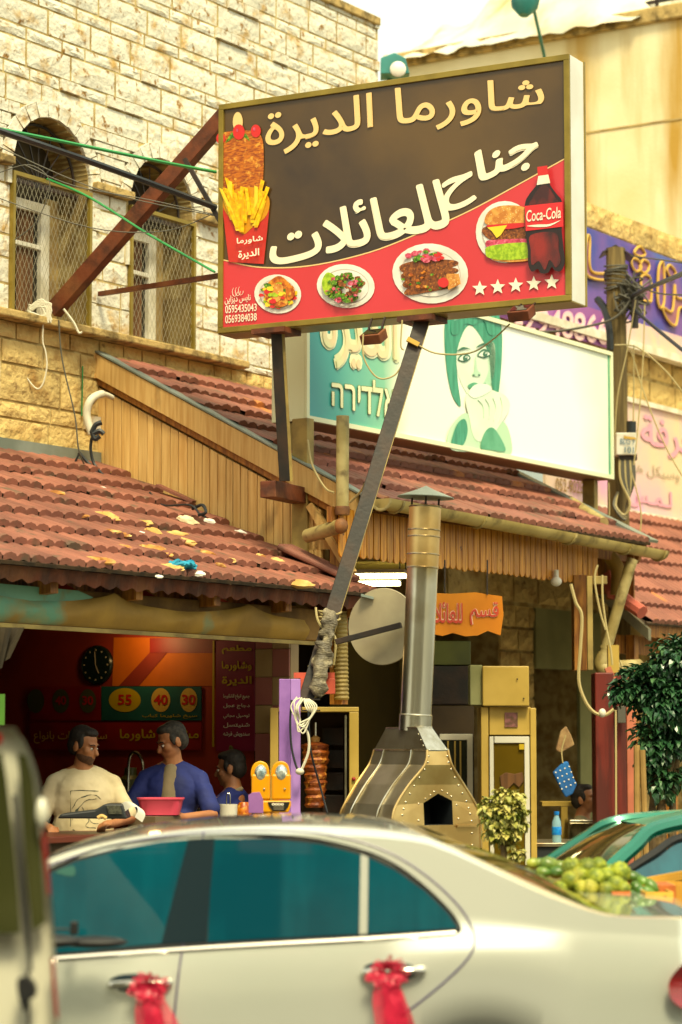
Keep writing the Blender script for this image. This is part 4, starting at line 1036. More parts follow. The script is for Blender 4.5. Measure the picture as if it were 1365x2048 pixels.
for (x, y) in ((745, 660), (1046, 636)):
    w = thing('spot_lamp', PB.p(*PB.px(x, y, .1), .1), 'small brown floodlight under the %s of the billboard' % ('middle' if x < 900 else 'right end'), 'lamp', 'floodlights under the billboard')
    X, Y_ = PB.px(x, y, .12); c = PB.p(X, -.14, .10)
    if x > 900: c = PB.p(X, -.08, .14)
    tl = (BN * .8 - Z * .45).normalized(); si = ex; nn = tl.cross(si)
    MB().box(c, ex * .075, tl * .06, nn * .035).build('housing', 'rust', w, bevel=.006)
    MB().box(c + nn * -.037 if nn.z < 0 else c + nn * .037, ex * .06, tl * .045, nn * .003).build('lens', 'glass_dark', w)
    mb = MB(); mb.bar(c + ex * .05 + Z * .02, PB.p(X + .05, -.0, .03), .012, .012); mb.bar(c - ex * .05 + Z * .02, PB.p(X - .05, -.0, .03), .012, .012); mb.build('yoke', 'steel_dark', w)
def lcable(p, r, m, l, Y=16.2): return px_cable(p, r, m, l, Y)
lcable([(727, 668), (728, 715), (755, 755), (790, 750), (812, 715)], .006, 'cable_tan', 'thin wire looping from the middle floodlight to the leaning post')
lcable([(805, 640), (802, 690), (808, 700)], .006, 'cable_tan', 'short wire hanging beside the top of the leaning post')
lcable([(822, 680), (870, 706), (940, 706), (985, 680), (1020, 648)], .006, 'cable_tan', 'thin wire sagging from the post to the right floodlight')
MB().bar(at(815, 678, 16.2), at(838, 690, 16.2), .05, .03).build('tape_wrap', 'letter_gold', BB)
px_cable([(616, 880, 17.3), (625, 930, 17.2), (650, 975, 17.1), (668, 985, 17)], .008, 'cable_tan', 'frayed rope hanging from the teal sign post to the pipe')
px_cable([(700, 1005, 16.9), (720, 985, 16.8), (735, 960, 16.6)], .008, 'cable_tan', 'short rope between the gutter and leaning post')

# street cables at upper left
px_cable([(-60, 240, 15.0), (0, 262, 15.3), (200, 330, 16.3), (432, 415, 17.0)], .022, 'cable_black', 'thick black cable sagging from upper left to the billboard')
px_cable([(-60, 248, 15.0), (0, 258, 15.4), (150, 288, 16), (330, 325, 16.6), (432, 344, 17.0)], .012, 'cable_green', 'green cable strung across both arched windows')
px_cable([(95, 358, 17.9), (180, 395, 17.5), (300, 470, 17.3), (430, 544, 17.0)], .009, 'cable_green', 'thin green cable running down to the billboard middle')
for i, (pts, l) in enumerate([([(-20, 285), (200, 380), (432, 432)], 'thin wire above the left arched window frame'), ([(-20, 390), (180, 455), (330, 462), (432, 425)], 'thin wire sagging between the windows and billboard'), ([(50, 330), (150, 372), (300, 400), (432, 430)], 'thin wire passing over the fan light'), ([(0, 345), (60, 330), (100, 365), (75, 440), (30, 480)], 'pale wire curling over the left window')]):
    px_cable(pts, .004, 'cable_grey', l, 17.2, name='wire', cat='wire')
tw = thing('white_cable_knot', F(-.62, .15, 4.9), 'knotted white cables wrapped round the foot of the rusty brace', 'cables')
rn = random.Random(3)
for i in range(6):
    cable([at(x + rn.uniform(-6, 6), y + rn.uniform(-6, 6), 17.8) for x, y in ((60, 615), (75, 608), (98, 612), (95, 634), (70, 632), (55, 622), (85, 605), (100, 640))], .007, 'cable_white', 'cable', tw)
cable([at(x, y, 17.8) for x, y in ((88, 625), (86, 680), (92, 705), (94, 735), (85, 770), (70, 775), (40, 735), (10, 690))], .006, 'cable_white', 'cable', tw)
cable([at(x, y, 17.8) for x, y in ((128, 618), (148, 645), (158, 665), (165, 664))], .009, 'cable_white', 'cable', tw)
px_cable([(118, 640, 17.9), (125, 720, 17.9), (150, 830, 17.9), (158, 900, 17.9), (175, 940, 18)], .006, 'cable_grey', 'thin grey wire hanging from the brace foot to the roof')
wc = thing('wrapped_conduit', F(0, .1, 4.1), 'white taped conduit bending out of the gable corner with black ends', 'pipe')
MB().tube(crom([at(225, 795, 18.2), at(205, 788, 18.1), at(182, 800, 18.0), at(174, 830, 18.0), at(184, 868, 18.0)], 6), [.02] * 6 + [.03] * 19, 12).build('taped_section', 'cable_white', wc, smooth=True)
MB().tube([at(186, 795, 18.05), at(180, 803, 18.02)], .034, 12).build('tape', 'cable_black', wc)
for p in (((184, 865), (192, 850), (204, 845)), ((186, 868), (200, 862), (208, 868)), ((184, 862), (190, 878), (200, 872))): cable([at(x, y, 17.95) for x, y in p], .02, 'cable_black', 'cable_end', wc)
px_cable([(184, 875, 18), (182, 900, 18), (190, 930, 18.0), (215, 960, 17.9)], .012, 'cable_black', 'black cable dropping from the taped conduit to the roof')
px_cable([(160, 905, 18), (150, 925, 18.0), (146, 930, 18)], .008, 'cable_black', 'black cable end poking left above the lower roof')
px_cable([(158, 905, 18), (180, 930, 18.0), (205, 958, 17.9), (240, 968, 17.8)], .014, 'cable_black', 'black cables bunched at the roof top by the gable')
px_cable([(300, 985, 17.8), (325, 1010, 17.6), (380, 1010, 17.4), (400, 1028, 17.35), (412, 1034, 17.3)], .008, 'cable_black', 'black cable trailing along the foot of the gable boards')
px_cable([(385, 1018, 17.4), (405, 1010, 17.35), (412, 1025, 17.3), (398, 1030, 17.35)], .012, 'cable_black', 'curled black cable end on the roof by the gable')
MB().bar(F(-.22, .01, 4.18), F(-.215, .01, 4.56), .02, .008).build('green_paint_mark', mat('green_paint', '#1f7a3a'), B)

# litter on the lower roof: bread crusts, stones, rag
mat('bread', '#b57f3c', '#85521e', .8, scale=14, bump=.5, c3='#d0b070', s3=9, lo3=.5, hi3=.65); mat('bun', '#c9a668', '#b08848', .8, scale=10, bump=.4); mat('pebble', '#cfc0a0', '#a8916a', .9, scale=9, bump=.4)
mat('rag_blue', '#2596b8', '#1a7494', .8, scale=10); mat('paper', '#d9d6cc', None, .7)
def on_roof(px, py):
    # intersect the ray with the lower roof plane
    n = up1; p0 = r1(0, 0); r_ = ray(px, py); c = Vector((0, 0, CAMH)); return c + r_ * ((p0 - c).dot(n) / r_.dot(n))
def crust(px, py, sx, sy, m, label, name, cat, seed, flat=.35):
    rn = random.Random(seed); c = on_roof(px, py); s = c.y / FPX; mb = MB(); sx *= 1.1; sy *= 1.25; mb.ball((0, 0, 0), 1, 14, 9)
    X = (U * .25 + Vector((1, 0, .0)) * .75).normalized(); Y_ = dn1
    out = []
    for v in mb.v:
        k = 1 + .45 * noise.noise(v * 1.8 + Vector((seed, 0, 0))) + .15 * noise.noise(v * 5 + Vector((seed, 2, 0)))
        out.append(c + X * v.x * k * sx * s / 2 + Y_ * v.y * k * sy * s * .9 + up1 * (v.z * k * sy * s * flat + sy * s * flat * .75))
    mb.v = out; return mb.build(name, m, smooth=True, cat=cat, label=label, group='litter on the lower roof')
items = [(114, 988, 26, 8, 'bread', 'small yellow crust high on the left of the lower roof', 'bread_crust', 'bread'), (155, 1034, 42, 7, 'bread', 'thin brown crust left of the pale loaf', 'bread_crust', 'bread'),
 (212, 1037, 38, 16, 'bun', 'pale oblong loaf lying on the lower tiles', 'bread_roll', 'bread'), (283, 1048, 44, 10, 'bun', 'flat cream crust right of the pale loaf', 'bread_crust', 'bread'), (374, 1047, 24, 18, 'pebble', 'round grey stone near the gable foot', 'stone_lump', 'stone'),
 (210, 1066, 54, 9, 'bread', 'long brown crust in the middle of the lower roof', 'bread_crust', 'bread'), (245, 1073, 30, 9, 'bread', 'crust touching the white pebble', 'bread_crust', 'bread'), (285, 1071, 14, 10, 'paper', 'small white pebble beside a peaked crust', 'pebble', 'stone'), (304, 1068, 22, 16, 'bun', 'peaked cream crust right of the white pebble', 'bread_crust', 'bread'),
 (352, 1070, 36, 10, 'bun', 'thin curled crust below the grey stone', 'bread_crust', 'bread'), (374, 1089, 24, 15, 'bread', 'twisted crust under the gable boards', 'bread_crust', 'bread'), (240, 1096, 36, 9, 'bread', 'slender crust above the row of torn bread', 'bread_crust', 'bread'),
 (300, 1101, 50, 14, 'bread', 'wide torn bread piece in the centre of the litter', 'bread_crust', 'bread'), (192, 1126, 62, 15, 'bread', 'largest torn flat bread near the left eave', 'bread_crust', 'bread'), (334, 1112, 20, 9, 'bread', 'small crust right of the wide torn bread', 'bread_crust', 'bread'),
 (340, 1139, 44, 14, 'bun', 'half flat bread beside the blue rag', 'bread_crust', 'bread'), (456, 1123, 22, 11, 'bun', 'pale round cap of bread on the right tiles', 'bread_crust', 'bread'), (414, 1112, 24, 14, 'bread', 'crumpled crust left of the pale round cap', 'bread_crust', 'bread'), (442, 1133, 10, 9, 'bread', 'tiny crust under the pale round cap', 'bread_crust', 'bread'),
 (555, 1125, 18, 12, 'bun', 'yellow bun resting against the loose tile', 'bread_roll', 'bread'), (522, 1115, 12, 9, 'bread', 'small brown bun left of the loose tile', 'bread_roll', 'bread'), (598, 1172, 46, 16, 'bun', 'long pale bread roll at the right eave', 'bread_roll', 'bread'),
 (392, 1150, 30, 10, 'paper', 'crumpled white paper right of the blue rag', 'paper_scrap', 'paper'), (318, 1155, 12, 6, 'paper', 'small white scrap below the half flat bread', 'paper_scrap', 'paper'), (200, 976, 22, 4, 'paper', 'white sliver near the top of the roof', 'paper_scrap', 'paper'), (418, 1045, 16, 10, 'paper', 'white plastic lump against the gable', 'plastic_scrap', 'plastic'), (482, 1070, 14, 12, 'paper', 'pale plastic scrap at the foot of the boards', 'plastic_scrap', 'plastic')]
for i, it in enumerate(items): crust(*it[:4], it[4], it[5], it[6], it[7], 50 + i)
c = on_roof(365, 1142); mb = MB(); rn = random.Random(2)
for i in range(14):
    p = [c + Vector((rn.uniform(-.08, .08), rn.uniform(-.1, .1), rn.uniform(.01, .06))) for _ in range(4)]; mb.tube(crom(p, 4), .014, 6)
mb.build('blue_rag', 'rag_blue', smooth=True, cat='rag', label='frayed bright blue rag among the bread crusts', group='litter on the lower roof')
# small moss clumps & tie for roof 3
MB().tube(crom([at(1225, 1150, 20.9), at(1240, 1190, 20.8), at(1285, 1225, 20.6)], 6), [.10] * 6 + [.06] * 7, 8).build('broken_tile', mat('tile_bright', '#c96a5a', '#b0584a'), R3, smooth=True)
# ================================================================== rooms at street level
def pbox(px0, px1, py0, py1, Y, d, name, m, parent=None, bevel=0, yaw=0, **k):
    a, b = at(px0, py1, Y), at(px1, py1, Y); z1 = at(px0, py0, Y).z
    dx = Vector((math.cos(R(yaw)), math.sin(R(yaw)), 0)); w = (b.x - a.x) / max(.2, math.cos(R(yaw))); dy = Vector((-dx.y, dx.x, 0)) * d
    mb = MB(); mb.hexa([a, a + dx * w, a + dx * w + dy, a + dy], [Vector((p.x, p.y, z1)) for p in (a, a + dx * w, a + dx * w + dy, a + dy)])
    return mb.build(name, m, parent, bevel=bevel, **k)
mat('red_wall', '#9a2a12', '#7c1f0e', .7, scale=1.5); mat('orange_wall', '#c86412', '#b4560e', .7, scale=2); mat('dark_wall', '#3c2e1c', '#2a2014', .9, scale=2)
mat('banner_teal', '#1a4c48', '#1f5850', .5, scale=3); mat('banner_red', '#8f1414', '#7a1010', .5, scale=3); mat('maroon', '#8a1440', '#7a1038', .5, scale=2); mat('yellow_ink', '#b89a1c', None, .5)
mat('badge_dim', '#4a4a2a', None, .6); mat('ink_red', '#b41c14', None, .5); mat('clock_face', '#14201c', None, .2); mat('tile_pink', '#b0706a', '#a8645f', .4, scale=3); mat('tile_cream', '#b89c70', '#a88c60', .4, scale=3)
mat('purple', '#9468b4', '#8258a4', .6, scale=4, bump=.15, c3='#b48ac0', s3=3); mat('red_board', '#c0503c', '#a84434', .6, scale=4)
SR = thing('shop_wall', F(0, .0, 0), 'red and orange side wall of the shawarma shop with price banners', 'wall')
MB().fbox(-.02, .06, -3, 1.47, .13, 3.0).build('wall', 'red_wall', SR)
MB().fbox(-.02, .06, 1.47, 1.5, .13, 2.9).build('wall_end', 'dark_wall', SR)
PA = Plane(F(-.021, 0, 0), N)
PP = lambda pts, m, h, par=SR, **k: patch(PA, pts, m, par, h, **k)
PP([(228, 1275), (432, 1275), (432, 1372), (225, 1372)], 'orange_wall', .003, name='orange_field')
PP([(300, 1305), (335, 1305), (278, 1372), (238, 1372)], 'red_wall', .006, name='diagonal_stripe'); PP([(300, 1276), (432, 1276), (432, 1306), (300, 1306)], 'banner_red', .006, name='red_stripe')
def wall_poster(name, q, m, label):
    t = thing(name, PA.p(*PA.px((q[0] + q[2]) / 2, q[3]), .01), label, 'poster'); PP([(q[0], q[1]), (q[2], q[1]), (q[2], q[3]), (q[0], q[3])], m, .008, t, name='sheet', th=.01); return t
tb = wall_poster('price_banner', (205, 1373, 404, 1441), 'banner_teal', 'teal price banner with three yellow number badges on the red wall')
for cx, rx, s in ((250, 32, '55'), (322, 19, '40'), (378, 17, '30')):
    PP(oval(cx, 1400, rx, 24), 'yellow_ink' if rx > 30 else 'letter_gold', .021, tb, name='badge')
    text_px(s, PA, [(cx - 14, 1410), (cx + 14, 1410), (cx + 14, 1389), (cx - 14, 1389)], 'ink_red', tb, h=.024, bold=.03)
text_px('سيخ شاورما كباب', PA, [(285, 1437), (395, 1437), (395, 1428), (285, 1428)], 'yellow_ink', tb, h=.021, bold=.01)
db = wall_poster('price_banner', (61, 1373, 203, 1441), 'banner_red', 'dim dark red price banner left of the teal one')
for cx, s in ((72, ''), (122, '40'), (176, '30')):
    PP(oval(cx, 1402, 17, 24), 'badge_dim', .021, db, name='badge')
    if s: text_px(s, PA, [(cx - 11, 1410), (cx + 11, 1410), (cx + 11, 1392), (cx - 11, 1392)], 'ink_red', db, h=.024, bold=.03)
rb = wall_poster('lettered_banner', (61, 1445, 404, 1500), 'banner_red', 'long red banner with yellow lettering behind the two men')
text_px('مشاوي شاورما', PA, [(240, 1487), (398, 1487), (398, 1458), (240, 1458)], 'yellow_ink', rb, h=.021, bold=.02)
text_px('ساندويشات بانواع', PA, [(68, 1487), (215, 1487), (215, 1462), (68, 1462)], 'letter_gold', rb, h=.021, bold=.01)
mp = wall_poster('vertical_poster', (434, 1282, 511, 1502), 'maroon', 'tall maroon poster with yellow heading and white menu lines')
MB().fbox(-.035, -.03, 1.105, 1.12, 1.7, 2.47).build('trim', 'yellow_ink', mp)
for s, y0, y1 in (('مطعم', 1290, 1308), ('وشاورما', 1322, 1342), ('الديرة', 1352, 1372)): text_px(s, PA, [(444, y1), (504, y1), (504, y0), (444, y0)], 'yellow_ink', mp, h=.021, bold=.03)
for s, y in (('جميع انواع الشاورما', 1388), ('دجاج عجل', 1407), ('توصيل مجاني', 1427), ('شنيتسل', 1445), ('سندويش فرشه', 1463)): text_px(s, PA, [(447, y + 11), (500, y + 11), (500, y), (447, y)], 'off_white', mp, h=.021, bold=.02)
ck = thing('wall_clock', PA.p(*PA.px(197, 1330), .02), 'round black wall clock left of the orange wall', 'clock')
cc = PA.px(197, 1330); MB().lathe([(.148, 0), (.148, .02), (.135, .032), (.133, .028), (.0, .028)], PA.p(cc[0], cc[1], .0), PA.n, 32).build('case', 'clock_face', ck, smooth=True)
for k in range(12):
    t = k * math.pi / 6; MB().box(PA.p(cc[0] + .112 * math.sin(t), cc[1] + .112 * math.cos(t), .031), N * .006, Z * .006, PA.n * .001).build('hour_mark', 'grey_letter', ck)
for ln, t in ((.07, 2.7), (.10, -.1)): MB().bar(PA.p(cc[0], cc[1], .033), PA.p(cc[0] + ln * math.sin(t), cc[1] + ln * math.cos(t), .033), .008, .002, PA.n).build('clock_hand', 'grey_letter', ck)
# room shells
RS = thing('shop_shell', F(0, -3, 0), 'dim rear walls and ceilings of the shop and family hall', 'wall')
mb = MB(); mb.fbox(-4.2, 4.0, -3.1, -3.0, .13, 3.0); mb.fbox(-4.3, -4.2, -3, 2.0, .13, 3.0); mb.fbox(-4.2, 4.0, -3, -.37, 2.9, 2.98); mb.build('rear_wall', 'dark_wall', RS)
wb = on_a(40, 1300, -3.3)
MB().fbox(-3.74, -3.66, 1.98, 2.06, .13, 2.42).build('shop_front_post', 'galv_side', None, cat='post', label='yellow painted steel post at the left of the shop opening', bevel=.004)
MB().fbox(-3.84, -3.79, 1.9, 2.02, .13, 2.42).build('shop_front_rail', 'steel_dark', None, cat='post', label='dark upright rail just left of the yellow post')
tl = thing('tiled_pier', F(-4.0, 1.9, .13), 'pink and cream tiled pier at the left edge beside the white van', 'pillar')
for i in range(8):
    z0 = .9 + i * .19
    for j in range(2): MB().fbox(-4.15 + j * .16, -4.0 + j * .16, 1.85, 1.93, z0, z0 + .184).build('wall_tile', 'tile_pink' if (i // 2) % 2 else 'tile_cream', tl)
MB().fbox(-4.2, -3.86, 1.8, 1.85, .13, 2.42).build('core', 'tile_cream', tl)
pbox(-20, 9, 1388, 1450, 13.2, .02, 'green_sign', mat('green_sign', '#41701a', '#386414'), None, cat='sign', label='bright green notice at the left edge above the van')
mb = MB(); n = 14   # tied back dark curtain
for i in range(n + 1):
    for j in range(9):
        t = j / 8; p = at(-40 + i * 6.3 * (1 - .35 * t) + 8 * math.sin(i * 1.6) * 1, 1255 + 125 * t * (1 - .55 * i / n), 13.55 + .05 * math.sin(i * 1.9)); mb.v.append(p)
for i in range(n):
    for j in range(8): k = i * 9 + j; mb.f.append((k, k + 1, k + 10, k + 9))
mb.build('dark_curtain', mat('dark_cloth', '#3a3020', '#1c1810', .9, scale=6), smooth=True, cat='curtain', label='dark gathered cloth hanging at the top left of the shop opening')
wl_ = bpy.data.lights.new('shop_lamp', 'POINT'); wo = bpy.data.objects.new('shop_lamp', wl_); COL.objects.link(wo); wl_.energy = 2.8; wl_.color = (1, .62, .28); wl_.shadow_soft_size = .06
wp = thing('ceiling_lamp', F(-.32, .55, 2.62), 'small warm ceiling lamp behind the fabric valance', 'lamp'); wo.location = F(-.32, .55, 2.50)
MB().lathe([(0, .12), (.05, .12), (.11, .0), (.10, .0), (.04, .10)], F(-.32, .55, 2.56), None, 20).build('lamp_shade', 'steel_dark', wp, smooth=True)
# pier between shop and hall
tp = thing('tiled_column', F(-.1, 1.7, 0), 'pink and cream tiled column right of the maroon poster', 'pillar')
MB().fbox(-.10, .0, 1.54, 1.84, .13, 2.7).build('core', 'tile_cream', tp)
for i in range(7):
    for j in range(2): MB().fbox(-.115, -.1, 1.545 + j * .148, 1.688 + j * .148, 1.2 + i * .2, 1.394 + i * .2).build('wall_tile', ('tile_pink', 'tile_cream')[(i + j) % 2], tp)
# shop counter and things on it
SC = thing('shop_counter', F(-1.9, 1.95, .13), 'dark serving counter in front of the two men', 'counter')
MB().fbox(-3.6, -1.05, 1.72, 2.22, .13, 1.14).build('base', 'dark_wall', SC); MB().fbox(-3.64, -1.02, 1.68, 2.26, 1.14, 1.18).build('counter_top', mat('redbrown', '#5a2412', '#3f180c', .4), SC, bevel=.006)
def ctop(px, py, h=1.18):   # point on the counter top level under pixel px
    a, o, z = on_o(px, py, 1.95); return F(a, 1.95, h)
bs = ctop(322, 1600); X_ = Vector((1, 0, 0)); mb = MB(); s = 16; prof = ((0, .001), (.85, .002), (1.0, .085), (1.06, .09), (1.06, .098), (.98, .098), (.80, .012), (0, .012))
mb = MB()
for r_, h in prof:
    for k in range(24):
        t = 2 * math.pi * k / 24; q = 1 / ((abs(math.cos(t)) ** 4 + abs(math.sin(t)) ** 4) ** .25); mb.v.append(bs + Vector((.145 * max(r_, .001) * q * math.cos(t), .10 * max(r_, .001) * q * math.sin(t), .086 + h * 1.15)))
for i in range(len(prof) - 1):
    for k in range(24): a = i * 24 + k; b = i * 24 + (k + 1) % 24; mb.f.append((a, b, b + 24, a + 24))
mb.build('pink_basin', mat('pink_plastic', '#d8506a', '#cf4862', .35), smooth=True, cat='basin', label='pink plastic basin held by the man in the blue shirt')
MB().fbox(fac(bs)[0] - .2, fac(bs)[0] + .2, 1.84, 2.06, 1.181, 1.262).build('tray_stack', mat('tray', '#6a5a44', '#54462f'), cat='tray', label='low stack of trays under the pink basin')
cr0 = ctop(178, 1630)
crg = thing('cash_register', cr0, 'black card terminal and register with curled paper in front of the white shirt', 'register')
mb = MB(); mb.prism([at(115, 1637, 15), at(122, 1628, 15), at(190, 1620, 15), at(210, 1608, 15), at(245, 1608, 15), at(255, 1638, 15)], Vector((0, .3, 0))); mb.build('body', 'cable_black', crg, bevel=.01)
MB().prism([at(214, 1611, 14.99), at(240, 1611, 14.99), at(246, 1628, 14.99), at(218, 1628, 14.99)], (0, -.006, 0)).build('keypad', mat('keypad', '#4a4a3c', '#2c2c24', .5, scale=60), crg)
mb = MB(); L = crom([at(236, 1612, 15.1), at(252, 1603, 15.05), at(270, 1608, 15.0), at(276, 1620, 14.95), at(270, 1634, 14.95)], 5)
for p in L: mb.v += [p, p + Vector((.05, -.06, -.03))]
for i in range(len(L) - 1): mb.f.append((2 * i, 2 * i + 1, 2 * i + 3, 2 * i + 2))
mb.build('paper_roll', 'paper', crg, smooth=True)
MB().tube(crom([at(196, 1636, 14.9), at(204, 1632, 14.9), at(213, 1637, 14.9)], 4), .012, 8).build('cord', 'bun', crg, smooth=True)
cp = ctop(457, 1615); MB().lathe([(.045, 0), (.058, .0), (.062, .14), (.056, .14), (.05, .02), (0, .02)], cp, None, 20).build('white_cup', 'white_alu', smooth=True, cat='cup', label='short white tub with a spoon handle on the counter')
MB().tube(crom([cp + Vector((-.01, 0, .03)), cp + Vector((-.012, 0, .19)), cp + Vector((0, 0, .21)), cp + Vector((.012, 0, .19)), cp + Vector((.01, 0, .03))], 4), .004, 6).build('spoon_handle', 'inox', smooth=True, cat='spoon', label='bent metal handle standing in the white tub')
MB().lathe([(.04, 0), (.055, .03), (.05, .12), (.03, .15)], ctop(488, 1615), None, 18).build('brown_jar', 'f_chicken', smooth=True, cat='jar', label='squat brown jar right of the white tub')
# back shelf with jars and containers
bsf = thing('rear_table', F(-.35, .4, .13), 'dark table with containers against the red wall', 'table')
MB().fbox(-.55, -.05, -.9, 1.4, 1.24, 1.27).build('table_top', 'inox_old', bsf)
for o in (-.85, 1.3): MB().fbox(-.5, -.46, o, o + .04, .13, 1.24).build('leg', 'steel_dark', bsf); MB().fbox(-.12, -.08, o, o + .04, .13, 1.24).build('leg', 'steel_dark', bsf)
rn = random.Random(6)
jm = ['white_alu', mat('green_tub', '#3c5a34', '#2c4426'), mat('jar_red', '#6a1c10', '#581408', .35), mat('jar_olive', '#7a7a3c', '#5c5c28', .4), 'cable_black']
for i, (px, h, r_, m, l) in enumerate(((70, .2, .035, 2, 'slim red bottle at the left end of the rear table'), (92, .13, .05, 0, 'pale tub second on the rear table'), (116, .24, .03, 4, 'black bottle behind the white shirt shoulder'), (236, .18, .07, 3, 'olive tub nearest left of the blue shirt man'), (262, .28, .08, 3, 'tall olive container behind the blue shirt man'), (288, .2, .06, 1, 'dark green tub right of the olive container'), (408, .22, .05, 2, 'red jar between the blue shirts'), (60, .26, .03, 1, 'dark green bottle beside the steel post'))):
    a, o, z = on_a(px, 1500, -.3); MB().lathe([(r_, 0), (r_, h * .7), (r_ * .6, h * .8), (r_ * .55, h), (0, h)], F(-.3, o, 1.27), None, 14).build('container', jm[m], smooth=True, cat='container', label=l, group='containers on the rear table')
MB().tube(crom([F(-.4, .62, 1.27), F(-.4, .63, 1.6), F(-.4, .69, 1.66), F(-.4, .75, 1.6), F(-.4, .76, 1.5)], 5), .012, 8).build('tap', 'inox', smooth=True, cat='tap', label='curved chrome tap behind the blue shirt man')
mb = MB(); c = at(490, 1512, 17.8)
for i in range(26): mb.ball(c + Vector((rn.uniform(-.09, .08), rn.uniform(-.03, .03), rn.uniform(-.16, .13))), (rn.uniform(.03, .06),) * 3, 8, 6)
mb.build('onion_sack', mat('sack', '#8a8a4a', '#6a6a30', .8, scale=8), smooth=True, cat='sack', label='pale green knobbly sack behind the third man')

# people
def human(name, pos, yaw, label, shirt, girth=1., height=1.74, arms=None, head=(0, 0), lean=0, skin='skin', hair='hair', sit=False, trousers='dark_cloth', undershirt=None, collar=None, hl=1., beard=False):
    root = thing(name, pos, label, 'person'); k = height / 1.74
    T = Matrix.Translation(Vector(pos)) @ Matrix.Rotation(R(yaw), 4, 'Z') @ Matrix.Scale(k, 4)
    V = Vector; g = girth; hx = .172 * (g ** .4)
    Ln = lambda v: V(v) + V((0, math.tan(R(lean)) * max(0, v[2] - .95), 0))
    body = [('b', Ln((0, 0, 1.27)), (.165 * g, .105 * g, .19)), ('b', Ln((0, .01 * g, 1.06)), (.15 * g, .11 * g, .17)), ('b', V((0, 0, .93)), (.16 * g, .11 * g, .12)),
            ('t', [Ln((-hx, 0, 1.37)), Ln((-.04, -.015, 1.44)), Ln((.04, -.015, 1.44)), Ln((hx, 0, 1.37))], [.052, .055, .055, .052]), ('t', [Ln((0, -.02, 1.40)), Ln((0, .0, 1.54))], [.075, .055])]
    H = Ln((0, .01, 1.60)); RH = Matrix.Rotation(R(head[0]), 3, 'Z') @ Matrix.Rotation(R(head[1]), 3, 'X')
    hp = lambda v: H + RH @ (V(v))
    body += [('b', hp((0, -.012, .045)), (.076, .094, .088), RH), ('b', hp((0, .028, -.035)), (.058, .068, .066), RH), ('b', hp((0, .066, -.078)), (.026, .024, .022), RH),
             ('t', [hp((0, .086, .022)), hp((0, .108, -.018))], [.009, .015]), ('b', hp((0, .073, .036)), (.052, .02, .012), RH), ('b', hp((0, .083, -.048)), (.026, .014, .010), RH),
             ('b', hp((.078, -.01, .0)), (.010, .022, .032), RH), ('b', hp((-.078, -.01, .0)), (.010, .022, .032), RH), ('b', hp((.035, .055, -.01)), (.03, .03, .03), RH), ('b', hp((-.035, .055, -.01)), (.03, .03, .03), RH)]
    if sit: legs = [[V((s * .1, 0, .93)), V((s * .13, .42, .93)), V((s * .13, .44, .5))] for s in (-1, 1)]
    else: legs = [[V((s * .09, 0, .88)), V((s * .10, .01, .48)), V((s * .10, -.01, .07))] for s in (-1, 1)]
    for L in legs: body.append(('t', L, [.085, .058, .042])); body.append(('t', [L[2], L[2] + V((0, .13, -.035))], [.04, .03]))
    sh = []; ar = arms or {}
    for s in (-1, 1):
        S = Ln((s * hx, 0, 1.37)); E, W, HD = [V(v) for v in ar.get(s, ((s * (hx + .05), -.02, 1.12), (s * (hx + .06), .06, .88), (0, .1, -1)))]
        body.append(('t', [S, E, W], [.05, .041, .028]))
        d = HD.normalized(); n_ = V((0, 0, 1)) if abs(d.z) < .8 else V((s * 1., 0, 0)); w = d.cross(n_).normalized(); n2 = w.cross(d)
        body.append(('t', [W, W + d * .05, W + d * .085], [.026, .03, .026])); body.append(('b', W + d * .06 + w * .014, .022)); body.append(('b', W + d * .06 - w * .014, .022))
        for i in range(4):
            b = W + d * .085 + w * ((i - 1.5) * .020); fl = (.062, .072, .068, .052)[i]
            body.append(('t', [b, b + d * fl * .45 - n2 * .006, b + d * fl * .75 - n2 * .022, b + d * fl * .85 - n2 * .038], [.0095, .009, .0085, .008]))
        tb_ = W + d * .03 - w * (.028 * s); body.append(('t', [tb_, tb_ + d * .035 - w * (.022 * s), tb_ + d * .062 - w * (.018 * s) - n2 * .012], [.012, .0105, .009]))
        cut_ = S.lerp(E, .82); sh.append(('t', [S, S.lerp(E, .45), cut_], [.061, .062, .066]))
    human_mesh('body', skin, body, root, .0075, 2, T)
    sh += [('b', Ln((0, 0, 1.27)), (.18 * g, .12 * g, .20)), ('b', Ln((0, .012 * g, 1.06)), (.168 * g, .125 * g, .19)), ('b', V((0, 0, .93)), (.172 * g, .122 * g, .13)), ('t', [Ln((-hx, 0, 1.37)), Ln((-.05, -.015, 1.425)), Ln((.05, -.015, 1.425)), Ln((hx, 0, 1.37))], [.060, .064, .064, .060]), ('b', Ln((0, -.015, 1.43)), (.11, .075, .05))]
    so_ = human_mesh('shirt', shirt, sh, root, .010, 4, T)
    tx = bpy.data.textures.get('folds') or bpy.data.textures.new('folds', 'CLOUDS'); tx.noise_scale = .11; tx.noise_depth = 3
    dm_ = so_.modifiers.new('folds', 'DISPLACE'); dm_.texture = tx; dm_.strength = .024; dm_.mid_level = .5; dm_.texture_coords = 'LOCAL'
    tr = [('b', V((0, 0, .88)), (.165 * g, .118 * g, .10))]
    for L in legs: tr.append(('t', [L[0], L[1], L[2] + V((0, 0, .03))], [.10, .073, .06]))
    human_mesh('trousers', trousers, tr, root, .014, 3, T)
    hb = [('b', hp((0, -.026, .062)), (.080 * hl, .092 * hl, .083 * hl), RH), ('b', hp((0, -.05, .01)), (.076, .066, .075), RH), ('b', hp((.0, .02, .105)), (.062, .06, .032), RH), ('b', hp((.070, .012, .03)), (.012, .022, .04), RH), ('b', hp((-.070, .012, .03)), (.012, .022, .04), RH)]
    human_mesh('hair', hair, hb, root, .008, 2, T)
    mb = MB()
